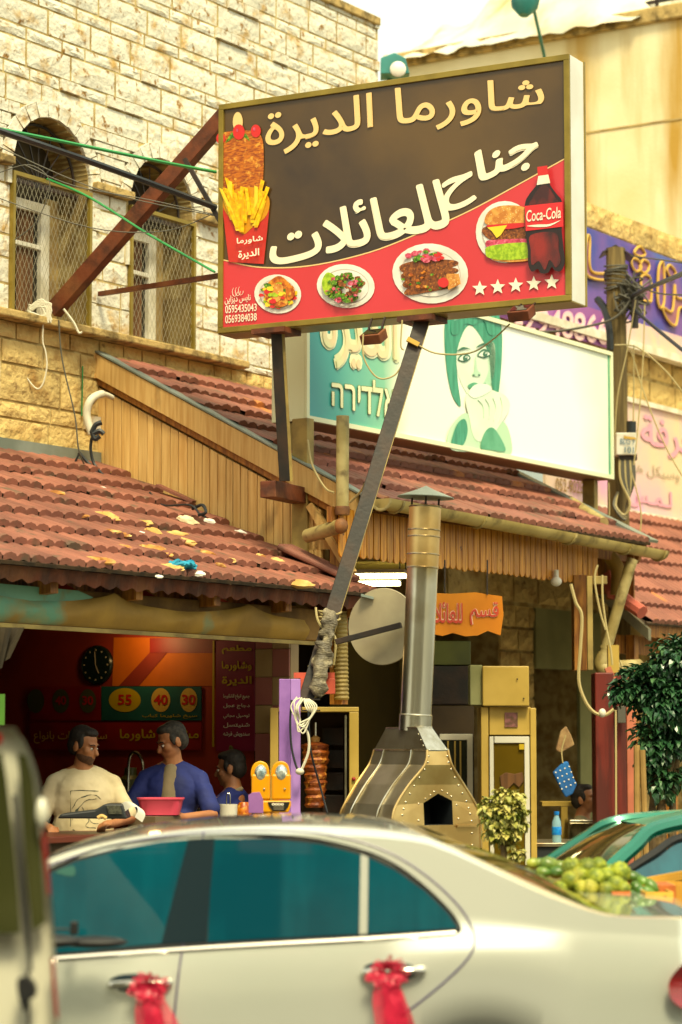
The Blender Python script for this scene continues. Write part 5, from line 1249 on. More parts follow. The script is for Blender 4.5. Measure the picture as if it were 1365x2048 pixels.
    for s in (-1, 1): mb.ball(T @ hp((s * .031, .0795, .010)), .0095 * k, 10, 8)
    mb.build('eyes', 'eye_white', root, smooth=True); mb = MB()
    for s in (-1, 1): mb.ball(T @ hp((s * .031, .0862, .009)), .0052 * k, 8, 6); mb.tube([T @ hp((s * .014, .090, .034)), T @ hp((s * .032, .090, .039)), T @ hp((s * .05, .078, .034))], .0035 * k, 6)
    mb.build('brows', 'hair', root, smooth=True)
    if beard: human_mesh('stubble', 'stubble', [('b', hp((0, .030, -.047)), (.0595, .066, .060), RH), ('b', hp((0, .066, -.080)), (.028, .026, .024), RH)], root, .008, 2, T)
    if undershirt: human_mesh('undershirt', undershirt, [('b', Ln((0, .045 * g, 1.24)), (.078, .088 * g, .23)), ('b', Ln((0, .05, 1.42)), (.05, .045, .05))], root, .010, 3, T)
    if collar: human_mesh('collar', collar, [('t', [Ln((-.07, -.03, 1.455)), Ln((0, -.075, 1.475)), Ln((.07, -.03, 1.455)), Ln((.075, .03, 1.43))], .018)], root, .008, 2, T)
    return root, T, so_, Ln
mat('skin', '#a8704a', '#9a6240', .55, scale=8); mat('skin_dark', '#7a4a2c', '#6e4226', .55, scale=8); mat('hair', '#16100c', '#241a12', .7, scale=40, bump=.5, bscale=80)
mat('stubble', '#5c3c28', '#4c3020', .7, scale=60); mat('hair_grey', '#1c1814', '#3a342c', .7, scale=40); mat('eye_white', '#c8beb0', None, .3); mat('tshirt', '#cfc0a0', '#c4b48e', .85, scale=3, bump=.6, bscale=5); mat('blue_shirt', '#18266c', '#121d54', .8, scale=4, bump=.7, bscale=6)
mat('grey_under', '#8a7a60', '#766850', .85, scale=4, bump=.4, bscale=6); mat('grey_shirt', '#8a8060', '#766c4e', .85, scale=4, bump=.5, bscale=6)
FL = .13
p = at(166, 1640, 15.75)
h1, T1, s1, Ln1 = human('person', (p.x, 15.75, FL - .01), 190, 'man in a white T-shirt with a line drawing, looking down to the right', 'tshirt', girth=1.22, height=1.72,
    arms={-1: ((-.30, .06, 1.14), (-.17, .30, 1.12), (.5, .6, -.05)), 1: ((.29, .05, 1.14), (.25, .26, 1.10), (-.3, .8, -.1))}, head=(54, -14), beard=True)
def shrink(mb, m, root, target, name, off=.004):
    o = mb.build(name, m, root); s = o.modifiers.new('wrap', 'SHRINKWRAP'); s.target = target; s.wrap_method = 'NEAREST_SURFACEPOINT'; s.wrap_mode = 'ABOVE_SURFACE'; s.offset = off; return o
def decal(T, pts, w, Ln): return MB().tube([T @ Ln(q) for q in pts], w, 5)
mb = MB(); rn = random.Random(11)
for path in ([(-.10, .16, 1.33), (-.10, .17, 1.1)], [(-.1, .16, 1.33), (.1, .16, 1.33)], [(-.09, .17, 1.2), (-.03, .17, 1.28), (.06, .17, 1.3), (.12, .16, 1.27)], [(-.09, .17, 1.15), (.0, .17, 1.25), (.08, .17, 1.27)], [(-.02, .17, 1.22), (.03, .17, 1.15), (.01, .18, 1.1), (.08, .17, 1.09)], [(-.08, .17, 1.08), (.0, .18, 1.04), (.09, .17, 1.06), (.12, .16, 1.1)], [(.02, .17, 1.2), (.05, .17, 1.13), (.1, .16, 1.12)]):
    mb.tube([T1 @ Ln1((-q[0], q[1], q[2])) for q in crom(path, 5)], .0022, 4)
shrink(mb, mat('ink', '#3c4438', None, .8), h1, s1, 'shirt_print', .002)
p = at(345, 1640, 16.4)
h2, T2, s2, Ln2 = human('person', (p.x, 16.4, FL - .03), 172, 'man in a blue work shirt holding the pink basin and looking down left', 'blue_shirt', girth=1.08, height=1.77,
    arms={1: ((.29, .10, 1.15), (.22, .34, 1.12), (-.3, .8, .1)), -1: ((-.29, .12, 1.14), (-.16, .36, 1.13), (.75, .5, .1))}, head=(-56, -20), undershirt='grey_under', hair='hair_grey')
h2c = None
p = at(464, 1640, 17.2)
h3, T3, s3_, Ln3 = human('person', (p.x, 17.2, FL - .21), 62, 'man in blue seen from behind, facing left beside the maroon poster', 'blue_shirt', girth=1.0, height=1.76, head=(18, -8), collar='grey_under')
p = at(1168, 1650, 19.8)
h4, T4, s4_, Ln4 = human('person', (p.x, 19.8, FL - .43), 248, 'seated man in a grey shirt facing right in the dark doorway', 'grey_shirt', girth=1.0, height=1.70, head=(0, 8), sit=True, skin='skin', arms={1: ((.24, .12, 1.15), (.1, .3, 1.3), (-.2, .1, .9)), -1: ((-.24, .1, 1.15), (-.15, .32, 1.1), (.3, .8, 0))})
# ================================================================== under the upper roof: family hall and its front
mat('tube_light', '#fff2c0', None, .5, emit=9); mat('ceiling_cream', '#b8a050', '#a08a40', .6, scale=2); mat('orange_sign', '#e08a1a', '#d07a10', .45, scale=3); mat('red_ink', '#c8402a', None, .5); mat('pink_ink', '#f0c0a0', None, .5)
mat('cabinet_yellow', '#b89a4c', '#a4883c', .5, scale=2); mat('glass_amber', '#6a5418', '#55430f', .12, scale=1); mat('glass_grey', '#2a2c22', None, .1)
for i, (y, x0, x1) in enumerate(((1153, 660, 812), (1168, 690, 800))):
    a, b = at(x0, y, 18.6 + i * .3), at(x1, y - 1, 18.4 + i * .3); z = a.z
    t = thing('tube_lamp', (a + b) / 2, ('upper' if i == 0 else 'lower') + ' of two lit fluorescent tubes under the upper roof', 'lamp', 'lit fluorescent tubes')
    MB().tube([a, b], .018, 10).build('tube', 'tube_light', t, smooth=True); MB().bar(a + Z * .035, b + Z * .035, .06, .03).build('batten', 'white_alu', t)
    for e in (a, b): MB().bar(e + Z * .045, e + Z * .30, .012, .012).build('hanger', 'steel_dark', t)
p0, p1 = at(650, 1128, 18.9), at(830, 1128, 18.9)
MB().hexa([p0, p1, p1 + Vector((0, 1.6, 0)), p0 + Vector((0, 1.6, 0))], [p + Z * .02 for p in (p0, p1, p1 + Vector((0, 1.6, 0)), p0 + Vector((0, 1.6, 0)))]).build('hall_ceiling', 'ceiling_cream', cat='ceiling', label='cream ceiling panel above the lit tubes')
os_ = thing('orange_hanging_sign', at(935, 1270, 17.6), 'orange wooden sign with red lettering hanging under the fringe', 'sign')
PO = Plane(at(868, 1270, 17.5), (1, .12, 0))
pts = [(860, 1186), (900, 1188), (950, 1185), (975, 1189), (1003, 1193), (1006, 1230), (1000, 1271), (975, 1262), (955, 1271), (930, 1273), (905, 1266), (885, 1272), (862, 1268)]
patch(PO, pts, 'orange_sign', os_, 0, name='board', th=.03)
text_px('قسم', PO, [(940, 1250), (998, 1250), (998, 1204), (940, 1204)], 'pink_ink', os_, h=.034, bold=.045); text_px('قسم', PO, [(940, 1250), (998, 1250), (998, 1204), (940, 1204)], 'red_ink', os_, h=.040, bold=.012)
text_px('للعائلات', PO, [(845, 1246), (926, 1248), (926, 1204), (845, 1204)], 'pink_ink', os_, h=.034, bold=.045); text_px('للعائلات', PO, [(845, 1246), (926, 1248), (926, 1204), (845, 1204)], 'red_ink', os_, h=.040, bold=.012)
MB().tube([at(975, 1190, 17.5), at(975, 1120, 17.5)], .006, 5).build('hanging_wire', 'steel_dark', os_)
MB().tube([at(890, 1188, 17.5), at(890, 1120, 17.5)], .006, 5).build('hanging_wire', 'steel_dark', os_)
mb = MB(); mb.ball(at(1113, 1163, 19.6), (.045, .045, .04), 12, 8); mb.tube([at(1113, 1155, 19.6), at(1113, 1140, 19.6)], .02, 8); mb.build('bulkhead_lamp', 'white_frame', smooth=True, cat='lamp', label='unlit round white lamp under the right end of the fringe')
# equipment
acb = thing('white_box_unit', at(1000, 1412, 18.3), 'cream metal box unit mounted above the yellow cabinet', 'box')
pbox(966, 1059, 1332, 1412, 18.3, .35, 'case', 'cabinet_yellow', acb, .008); pbox(941, 965.5, 1330, 1410, 18.35, .3, 'side_case', 'plaster_grey', acb, .005)
for x in (1035, 1048): MB().ball(at(x, 1358 + (x - 1035) * 3, 18.29), .006, 8, 6).build('screw', 'steel_dark', acb)
yc = thing('display_cabinet', at(1018, 1725, 18.4), 'yellow framed glass display cabinet behind the variegated plant', 'cabinet')
pbox(964, 979, 1414, 1740, 18.35, .5, 'side_frame', 'cabinet_yellow', yc, .006); pbox(1063, 1075, 1416, 1740, 18.35, .5, 'side_frame', 'cabinet_yellow', yc, .006); pbox(979.5, 1062.5, 1414, 1470, 18.37, .5, 'header', 'cabinet_yellow', yc, .004)
pbox(981, 989, 1473, 1730, 18.33, .03, 'door_frame', 'white_alu', yc, .003); pbox(1051, 1061, 1473, 1730, 18.33, .03, 'door_frame', 'white_alu', yc, .003); pbox(989.3, 1050.7, 1473, 1486, 18.33, .03, 'door_frame', 'white_alu', yc, .003)
pbox(989.3, 1050.7, 1486, 1730, 18.345, .01, 'pane', 'glass_amber', yc); pbox(979, 1063, 1470, 1740, 18.8, .04, 'back_panel', 'cabinet_yellow', yc)
mb = MB(); c = at(1022, 1560, 18.34); mb.v = []
cl = [(1000, 1552), (1012, 1545), (1030, 1548), (1045, 1544), (1048, 1562), (1038, 1575), (1028, 1566), (1014, 1580), (1002, 1572)]
mb.prism([at(x, y, 18.342) for x, y in cl], (0, -.012, 0)); mb.build('cloth', 'curtain', yc, bevel=.004)
pbox(1010, 1036, 1425, 1454, 18.36, .008, 'picture', mat('picture_dark', '#5a4030', '#8a5a5a', .4, scale=30), yc); pbox(1039, 1049, 1488, 1499, 18.325, .004, 'sticker', 'yellow_ink', yc)
fr_ = thing('dark_fridge', at(905, 1650, 18.7), 'dark fridge with pale door frame behind the chimney', 'fridge')
pbox(858, 950, 1412, 1740, 19.0, .5, 'body', 'dark_wall', fr_); pbox(936, 947, 1468, 1740, 18.96, .03, 'door_frame', 'white_alu', fr_, .003); pbox(880, 935.7, 1468, 1480, 18.96, .03, 'door_frame', 'white_alu', fr_, .003); pbox(880, 935.7, 1480, 1740, 18.97, .02, 'pane', 'glass_grey', fr_)
for x in (896, 910, 921): pbox(x, x + 3, 1482, 1740, 18.955, .01, 'door_bar', 'cabinet_yellow', fr_)
ov = thing('wall_hood', at(900, 1410, 19.3), 'dark cooker hood with olive top behind the chimney', 'hood')
pbox(862, 940, 1332, 1409, 19.4, .5, 'front', 'steel_dark', ov, .006); pbox(862, 942, 1282, 1330, 19.45, .5, 'top', mat('olive_metal', '#54581f', '#40441a', .5, scale=2), ov, .006)
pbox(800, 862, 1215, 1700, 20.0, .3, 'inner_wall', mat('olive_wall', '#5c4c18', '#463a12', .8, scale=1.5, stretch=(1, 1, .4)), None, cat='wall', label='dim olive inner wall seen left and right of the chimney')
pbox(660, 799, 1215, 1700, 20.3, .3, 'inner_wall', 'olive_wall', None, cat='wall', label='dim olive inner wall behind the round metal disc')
# shawarma grill
sg = thing('shawarma_grill', at(630, 1640, 17.2), 'tall shawarma grill cabinet with a meat skewer beside the purple pillar', 'grill')
pbox(540, 556, 1416, 1700, 17.0, .5, 'side_frame', 'cabinet_yellow', sg, .004); pbox(699, 718, 1424, 1700, 17.0, .5, 'side_frame', 'cabinet_yellow', sg, .004); pbox(556.4, 718, 1414, 1423.6, 17.0, .5, 'top_frame', 'cabinet_yellow', sg, .004)
pbox(690, 694, 1430, 1700, 17.02, .03, 'inner_bar', 'galv', sg); pbox(557, 698, 1424, 1700, 17.45, .04, 'rear_panel', 'dark_wall', sg)
for y in (1455, 1500, 1545, 1590): pbox(645, 688, y, y + 36, 17.38, .04, 'heater_panel', 'steel_dark', sg, .004)
ct = at(631, 1615, 17.2); zt2 = at(631, 1490, 17.2).z; hh = zt2 - ct.z; prof = [(0, 0)]
for i in range(26): t = i / 25; prof.append((.062 + .030 * t ** .8 + .006 * math.sin(i * 2.1), t * hh))
prof += [(.04, hh + .02), (0, hh + .025)]
o_ = MB().lathe(prof, ct, None, 22); o_.v = [v + Vector((1, .4, 0)) * .012 * noise.noise(v * 14) + Vector((noise.noise(v * 55), noise.noise(v * 50), 0)) * .010 for v in o_.v]; o_.build('meat_stack', mat('doner', '#9a4e18', '#6e2e0c', .5, scale=14, stretch=(1, 1, 3), bump=.8, bscale=30, c3='#d89040', s3=20), sg, smooth=True)
MB().tube([Vector((ct.x, ct.y, zt2 - .05)), Vector((ct.x, ct.y, at(0, 1445, 17.2).z))], .010, 8).build('skewer', 'inox', sg); MB().lathe([(.03, 0), (.035, .03), (.0, .05)], Vector((ct.x, ct.y, zt2 + .02)), None, 12).build('onion_cap', 'onion' if 'onion' in MATS else mat('onion', '#b88a4c'), sg, smooth=True)
MB().ball(at(708, 1558, 16.99), .014, 10, 8).build('knob', 'banner_red', sg)
mb = MB(); prof = []
for i in range(44): prof.append((.047 + .007 * (i % 2), i * .0145))
b0 = at(684, 1400, 17.3); mb.lathe(prof, b0, (at(680, 1215, 17.3) - b0), 18); mb.build('flexible_duct', 'galv_side', smooth=True, cat='duct', label='ribbed flexible duct hanging behind the leaning post')
# chair / doorway things
dk = thing('inner_table', at(1130, 1700, 19.2), 'dark covered table with a water bottle in the doorway', 'table')
pbox(1072, 1205, 1694, 1790, 18.7, .7, 'cloth', 'cable_black', dk, .01); pbox(1068, 1210, 1686, 1693.6, 18.68, .75, 'table_top', 'inox_old', dk, .004)
for x in (1080, 1195): pbox(x, x + 5, 1791, 1880, 18.9, .04, 'leg', 'steel_dark', dk)
pbox(1140, 1262, 1640, 1647, 19.5, .5, 'side_table', 'inox', None, .004, cat='table', label='metal topped side table edge beside the red posts'); shf = thing('yellow_shelf', at(1118, 1880, 19.9), 'yellow shelf on an upright behind the blue bag', 'shelf'); pbox(1085, 1150, 1604, 1612, 19.9, .3, 'shelf_board', 'cabinet_yellow', shf); pbox(1125, 1138, 1613, 1860, 19.9, .06, 'leg', 'cabinet_yellow', shf)
wb_ = thing('water_bottle', at(1114, 1688, 18.6), 'half full water bottle with bright blue cap and label', 'bottle')
sc_ = 18.7 / FPX; mb = MB(); b0 = at(1114, 1686, 18.8)
mat('bottle_clear', '#9ac8d8', None, .08, alpha=.55); mat('bottle_blue', '#0f6fc8', '#1a8ad8', .3, scale=30)
MB().lathe([(0, 0), (.034, .002), (.036, .03), (.034, .06), (.036, .12), (.034, .16), (.018, .2), (.014, .215)], b0, None, 18).build('body', 'bottle_clear', wb_, smooth=True)
MB().lathe([(.0365, .062), (.0375, .065), (.0375, .12), (.0365, .123)], b0, None, 18).build('bottle_label', 'bottle_blue', wb_, smooth=True); MB().lathe([(.019, .212), (.020, .215), (.020, .238), (0, .24)], b0, None, 14).build('cap', 'bottle_blue', wb_, smooth=True)
bgt = thing('polka_dot_bag', at(1130, 1590, 19.3), 'blue bag with pale dots hanging tilted in the doorway', 'bag')
mb = MB(); q = [(1106, 1545), (1126, 1525), (1136, 1522), (1150, 1560), (1155, 1568), (1146, 1588), (1132, 1595), (1122, 1578)]
mb.prism([at(x, y, 19.2) for x, y in q], (0, .05, 0)); mb.build('pouch', mat('bag_blue', '#0f62a8', '#0c5090', .7, scale=6, bump=.4), bgt, bevel=.01)
for i in range(16):
    x = 1112 + (i % 4) * 9 + (i // 4) * 4; y = 1545 + (i // 4) * 11 - (i % 4) * 4
    if y < 1588: MB().ball(at(x, y, 19.197), (.006, .003, .006), 8, 6).build('dot', 'off_white', bgt)
cable([at(1126, 1526, 19.2), at(1124, 1500, 19.2), at(1132, 1470, 19.2)], .006, 'cable_tan', 'strap', bgt)
mb = MB(); q = [(1112, 1500), (1122, 1462), (1133, 1452), (1143, 1470), (1150, 1490), (1138, 1497), (1122, 1506)]; mb.prism([at(x, y, 19.25) for x, y in q], (0, .06, 0)); mb.build('hanging_cloth', mat('cloth_pale', '#a88a60', '#8a6a48', .9, scale=8, bump=.6), bevel=.01, cat='cloth', label='pale cloth hung above the blue dotted bag')
# posts at the right
pr = thing('red_post', at(1215, 1700, 19.3), 'dark red timber post at the right of the doorway', 'post'); mat('red_wood', '#6a1a0e', '#4a120a', .55, scale=3, stretch=(6, 6, .5), bump=.2); mat('pink_wood', '#b86a50', '#a05a44', .6, scale=3)
pbox(1194, 1232, 1345, 1760, 19.2, .3, 'post', 'red_wood', pr, .01); pbox(1236, 1256, 1345, 1760, 19.25, .25, 'side_board', 'red_wood', pr, .006); pbox(1257, 1276, 1355, 1760, 19.5, .12, 'edge_board', 'pink_wood', pr, .006)
MB().bar(at(1232, 1420, 19.1), at(1233, 1700, 19.1), .014, .014).build('conduit', 'cable_tan', pr)
mb = MB(); mb.bar(at(1215, 1335, 19.25), at(1232, 1372, 19.25), .06, .05); mb.build('knee_brace', 'pink_wood', pr)
pbox(1236, 1252, 1412, 1446, 19.1, .1, 'wall_socket', 'cable_grey', None, cat='socket', label='grey electric socket on the red post', bevel=.004)
gp = thing('grey_upright', at(1183, 1340, 19.9), 'weathered grey upright carrying the gutter end', 'post'); pbox(1176, 1187, 1152, 1340, 19.7, .06, 'upright', 'galv_side', gp, .004); pbox(1187.5, 1215, 1152, 1168, 19.7, .06, 'arm', 'galv_side', gp, .004); pbox(1150, 1176, 1150, 1340, 19.9, .25, 'side_panel', 'pine_dark', gp)
pbox(1218, 1240, 1290, 1440, 20.0, .08, 'yellow_stud', 'cabinet_yellow', None, cat='post', label='yellow painted stud between the downpipe and the tree')
for i, (p_, l) in enumerate([([(1142, 1168), (1152, 1205), (1164, 1232), (1161, 1300), (1158, 1360), (1170, 1400), (1188, 1424), (1210, 1430), (1228, 1418)], 'cream hose hanging in a long loop before the dark doorway'), ([(1205, 1150), (1206, 1200), (1214, 1260), (1222, 1300), (1225, 1330)], 'tan cable beside the slanting downpipe'), ([(1240, 1320), (1247, 1345), (1243, 1370), (1236, 1385)], 'tan cable loop under the horizontal pipe'), ([(1196, 1130), (1190, 1160), (1200, 1220), (1212, 1260)], 'thin cable behind the grey upright')]):
    px_cable(p_, .014 if i == 0 else .009, 'cable_tan', l, 19.0)
MB().ball(at(1205, 1426, 19.0), (.03, .03, .035), 12, 8).build('white_plug', 'white_alu', smooth=True, cat='plug', label='white plug knob on the cream hose loop')

# ================================================================== pizza oven hood and chimney
HD = thing('oven_hood', at(823, 2150, 14.7), 'riveted steel and brass oven hood with a tall chimney pipe behind the car', 'oven')
lev = [(1455, 775, 835, 865), (1500, 752, 855, 897), (1530, 742, 850, 905), (1570, 715, 818, 930), (1610, 692, 793, 955), (1640, 681, 785, 965), (1700, 680, 784, 967)]
aL = R(59.8); dl = Vector((-math.cos(aL), math.sin(aL), 0)); dr = Vector((math.sin(aL), math.cos(aL), 0))
def ring_(py, L, C, Q):
    YC = 14.35
    for _ in range(4):
        sL = (C - L) / FPX * YC / math.cos(aL); sR = (Q - C) / FPX * YC / math.sin(aL); YC = 14.78 - (dl * sL + dr * sR).y / 2
    c = at(C, py, YC); return [c, c + dl * sL, c + dl * sL + dr * sR, c + dr * sR]
rg = [ring_(*l) for l in lev]
def hq(i, j, P):  # panel between ring i and i+1 on side j
    return [P[i][j], P[i][(j + 1) % 4], P[i + 1][(j + 1) % 4], P[i + 1][j]]
for nm, js, m, i0, i1 in (('hood_side', (0, 1), 'inox_old', 1, 6), ('cap_side', (0, 1, 2), 'inox_old', 0, 1), ('cap_front', (3,), 'inox', 0, 1), ('hood_rear', (2,), 'inox_old', 1, 6)):
    mb = MB()
    for j in js:
        for i in range(i0, i1): mb.add(hq(i, j, rg), [(0, 1, 2, 3)])
    if nm == 'cap_side': mb.add(rg[0], [(0, 1, 2, 3)])
    mb.build(nm, m, HD, smooth=nm.startswith('hood'))
# front with the arched mouth cut out
def frontpt(px, py):
    for i in range(1, len(lev) - 1):
        if py <= lev[i + 1][0] or i == len(lev) - 2:
            t = (py - lev[i][0]) / (lev[i + 1][0] - lev[i][0]); C = lev[i][2] + (lev[i + 1][2] - lev[i][2]) * t; Q = lev[i][3] + (lev[i + 1][3] - lev[i][3]) * t
            s = (px - C) / (Q - C); return (rg[i][0].lerp(rg[i + 1][0], t)).lerp(rg[i][3].lerp(rg[i + 1][3], t), s)
outl = [(l[2], l[0]) for l in lev[1:]] + [(l[3], l[0]) for l in lev[1:]][::-1]
mouth = [(850, 1652), (848, 1607), (878, 1588), (907, 1603), (909, 1652)]
tri = tessellate_polygon([[Vector((x, y, 0)) for x, y in outl], [Vector((x, y, 0)) for x, y in mouth]])
MB().add([frontpt(*p) for p in outl + mouth], [tuple(t) for t in tri]).build('hood_front', 'brass_steel', HD)
n_ = dl * .25; mb = MB(); mp_ = [frontpt(*p) for p in mouth]
mb.add(mp_ + [p + n_ for p in mp_], [(i, (i + 1) % 5, (i + 1) % 5 + 5, i + 5) for i in range(5)] + [(5, 6, 7, 8, 9)]); mb.build('mouth', 'cable_black', HD)
outn = dr.cross(Z); outn = -dl
for nm, pts in (('seam', [r[0] for r in rg[1:]]), ('seam', [r[1] for r in rg[1:]]), ('seam', [r[3] for r in rg[1:]])): MB().tube(crom(pts, 5), .008, 8).build(nm, 'brass_steel', HD, smooth=True)
for s in (.28, .8): MB().tube(crom([r[0].lerp(r[1], s) - dr * .004 for r in rg[1:]], 5), .007, 8).build('rib', 'inox', HD, smooth=True)
MB().tube([rg[1][k] for k in (0, 1, 2, 3, 0)], .007, 6).build('collar_edge', 'inox', HD); MB().tube([rg[0][k] for k in (1, 0, 3)], .005, 6).build('top_edge', 'inox', HD)
mb = MB()
for s in (.10, .90):
    for k in range(13):
        f = k / 12 * 4.9; i = 1 + int(f); t = f - int(f); a_ = rg[i][0].lerp(rg[i + 1][0], t); b_ = rg[i][3].lerp(rg[i + 1][3], t); mb.ball(a_.lerp(b_, s), .007, 8, 6)
for p in ((852, 1598), (862, 1591), (870, 1584), (886, 1582), (897, 1588), (905, 1594), (916, 1612), (920, 1640), (838, 1608), (838, 1642)): mb.ball(frontpt(*p), .006, 8, 6)
for k in range(3): mb.ball(rg[0][0].lerp(rg[1][0], .3 + k * .25) + dl * .02, .005, 8, 6)
mb.build('rivet', 'inox', HD, smooth=True)
MB().bar(frontpt(915, 1655) - dl * .01, frontpt(958, 1656) - dl * .01, .012, .012).build('handle', 'brass_steel', HD)
mb = MB(); base = [Vector((p.x, p.y, .13)) for p in rg[-1]]; cen = sum(base, Vector()) / 4; base = [cen + (b - cen) * .93 for b in base]; topb = [Vector((b.x, b.y, rg[-1][0].z)) for b in base]; mb.hexa(base, topb); mb.build('oven_body', 'inox_old', HD, bevel=.01)
c0 = (rg[0][0] + rg[0][2]) / 2; c0.x = at(831, 1455, c0.y).x; pt = at(851, 1012, c0.y)
ax = pt - c0; LN = ax.length
mb = MB(); r0 = .094; mb.lathe([(r0 + .006, -.02), (r0 + .006, .07), (r0, .075), (r0, LN * .72)], c0, ax, 32); mb.build('chimney_pipe', 'inox', HD, smooth=True)
MB().lathe([(r0 + .003, LN * .72), (r0 + .003, LN)], c0, ax, 32).build('upper_pipe', 'brass_steel', HD, smooth=True)
for h in (.075, LN * .72, LN * .78, LN * .86, LN * .89, LN * .995): MB().lathe([(r0 + .002, h - .006), (r0 + .008, h), (r0 + .002, h + .006)], c0, ax, 32).build('pipe_ring', 'inox', HD, smooth=True)
axn = ax.normalized(); ct_ = c0 + axn * (LN + .05)
MB().lathe([(.172, 0), (.172, .004), (.05, .05), (0, .075), ], ct_, axn, 32).build('rain_cap', 'flash', HD, smooth=True)
for k in range(3): t = k * 2.1 + .5; q = Vector((math.cos(t), math.sin(t), 0)) * r0; MB().bar(c0 + axn * LN + q, ct_ + q + axn * .01, .012, .012).build('cap_stay', 'steel_dark', HD)

# round disc on its arm
dd = thing('round_metal_disc', at(766, 1253, 15.4), 'large round grey metal disc on a short arm beside the leaning post', 'disc')
nd_ = Vector((-.45, -.85, .0)).normalized(); mb = MB(); mb.lathe([(0, -.008), (.240, -.008), (.243, 0), (.240, .008), (0, .008)], at(766, 1253, 15.45), nd_, 48); mb.build('disc', mat('disc_metal', '#a89c80', '#948870', .55, scale=3, metal=.15, c3='#b09c74', s3=2), dd, smooth=True)
MB().bar(at(672, 1284, 15.4), at(803, 1250, 15.32), .045, .035).build('arm', 'steel_dark', dd, bevel=.003)
MB().box(at(735, 1194, 15.5), (.04, 0, -.01), (0, .05, 0), (0, 0, .008)).build('gutter_end_clip', 'flash', R1)
# wraps on the leaning post
mb = MB(); rn = random.Random(9); A_, B_ = at(660, 1225, 15.80), at(634, 1388, 15.70)
for i in range(60):
    t = i / 59
    if .28 < t < .36: continue
    c = A_.lerp(B_, t) + Vector((rn.uniform(-.025, .03), rn.uniform(-.05, -.01), rn.uniform(-.02, .02))); w = .05 if t < .3 else .065; mb.ball(c, (rn.uniform(.03, w), rn.uniform(.02, .035), rn.uniform(.012, .045)), 8, 6, Matrix.Rotation(rn.uniform(-1, 1), 3, 'Y'))
w_ = mb.build('crumpled_wrap', mat('wrap', '#746a56', '#4c4436', .45, scale=9, stretch=(1, 1, 3), bump=.9, bscale=40, c3='#a89c80', s3=12), BB, smooth=True)
md = w_.modifiers.new('remesh', 'REMESH'); md.mode = 'VOXEL'; md.voxel_size = .011; md.use_smooth_shade = True; md = w_.modifiers.new('smooth', 'SMOOTH'); md.iterations = 3
for y in (1226, 1238, 1330, 1380, 1390):
    c = at(660 - (y - 1226) * .19, y, 15.84); MB().tube([c + Vector((.075 * math.cos(t), .075 * math.sin(t), .012 * math.sin(t * 2 + y))) for t in (k * .5 for k in range(14))], .006, 6).build('rope', 'cable_tan', BB, smooth=True)
cable([at(632, 1215, 15.8), at(636, 1240, 15.78), at(650, 1262, 15.78), at(668, 1270, 15.8), at(672, 1290, 15.78), at(668, 1330, 15.8)], .008, 'cable_tan', 'rope', BB)
# purple pillar
PU = thing('purple_pillar', at(578, 2200, 15.6), 'painted purple electric pillar with red board carrying the leaning post', 'pillar')
pbox(557, 580, 1358, 2080, 15.6, .14, 'front', 'purple', PU, .004); pbox(580.3, 600, 1358, 2080, 15.6, .14, 'side', mat('purple_lit', '#a97fcb', '#9c74bf', .6, scale=4), PU, .004)  # paler purple puts the light on the side face into the colour
pbox(601, 671, 1357, 1388, 15.78, .03, 'red_board', 'red_board', PU, .003); pbox(588, 670, 1345, 1356.5, 15.80, .03, 'upper_board', 'red_board', PU)
c = at(622, 1410, 15.72); mb = MB()
for q in ((0, .035), (0, -.035)): mb.box(c + Vector((0, 0, q[1])), (.06, 0, 0), (0, .07, 0), (0, 0, .004))
mb.box(c + Vector((-.058, 0, 0)), (.003, 0, 0), (0, .07, 0), (0, 0, .031)); mb.build('bracket', 'steel_dark', PU)
cw = thing('looped_white_cable', at(600, 1450, 15.5), 'coiled white cable hooked over the purple pillar with a hanging plug', 'cable')
rl = random.Random(14)
for i in range(6): jx, jy = rl.uniform(-7, 7), rl.uniform(-9, 9); cable([at(606 + jx + (i - 3) * 2, 1394 + i, 15.5 + .01 * i), at(588 + jx + i * 2, 1410 + jy, 15.48 - .01 * i), at(590 - jx * .6 + i * 2, 1445 - jy, 15.46), at(604 + jx, 1458 + jy * 1.5 - i * 3, 15.45), at(620 + i, 1438 - i * 2, 15.46 + .01 * i), at(634 - i * 4, 1413 + i, 15.47), at(618 - i * 2, 1398, 15.5)], .0048, 'cable_white', 'cable', cw)
cable([at(606, 1450, 15.5), at(617, 1470, 15.5), at(618, 1500, 15.5), at(610, 1525, 15.5), at(603, 1540, 15.5)], .009, 'cable_white', 'cable', cw)
cable([at(584, 1400, 15.5), at(581, 1440, 15.5), at(583, 1490, 15.5), at(592, 1530, 15.5), at(598, 1540, 15.5)], .008, 'cable_black', 'cable', cw)
MB().ball(at(600, 1543, 15.5), (.028, .025, .022), 12, 8).build('plug', 'cable_white', cw, smooth=True)
px_cable([(617, 1420, 15.6), (622, 1500, 15.6), (640, 1570, 15.7), (655, 1625, 15.7)], .007, 'cable_black', 'thin black cable hanging in front of the meat skewer')
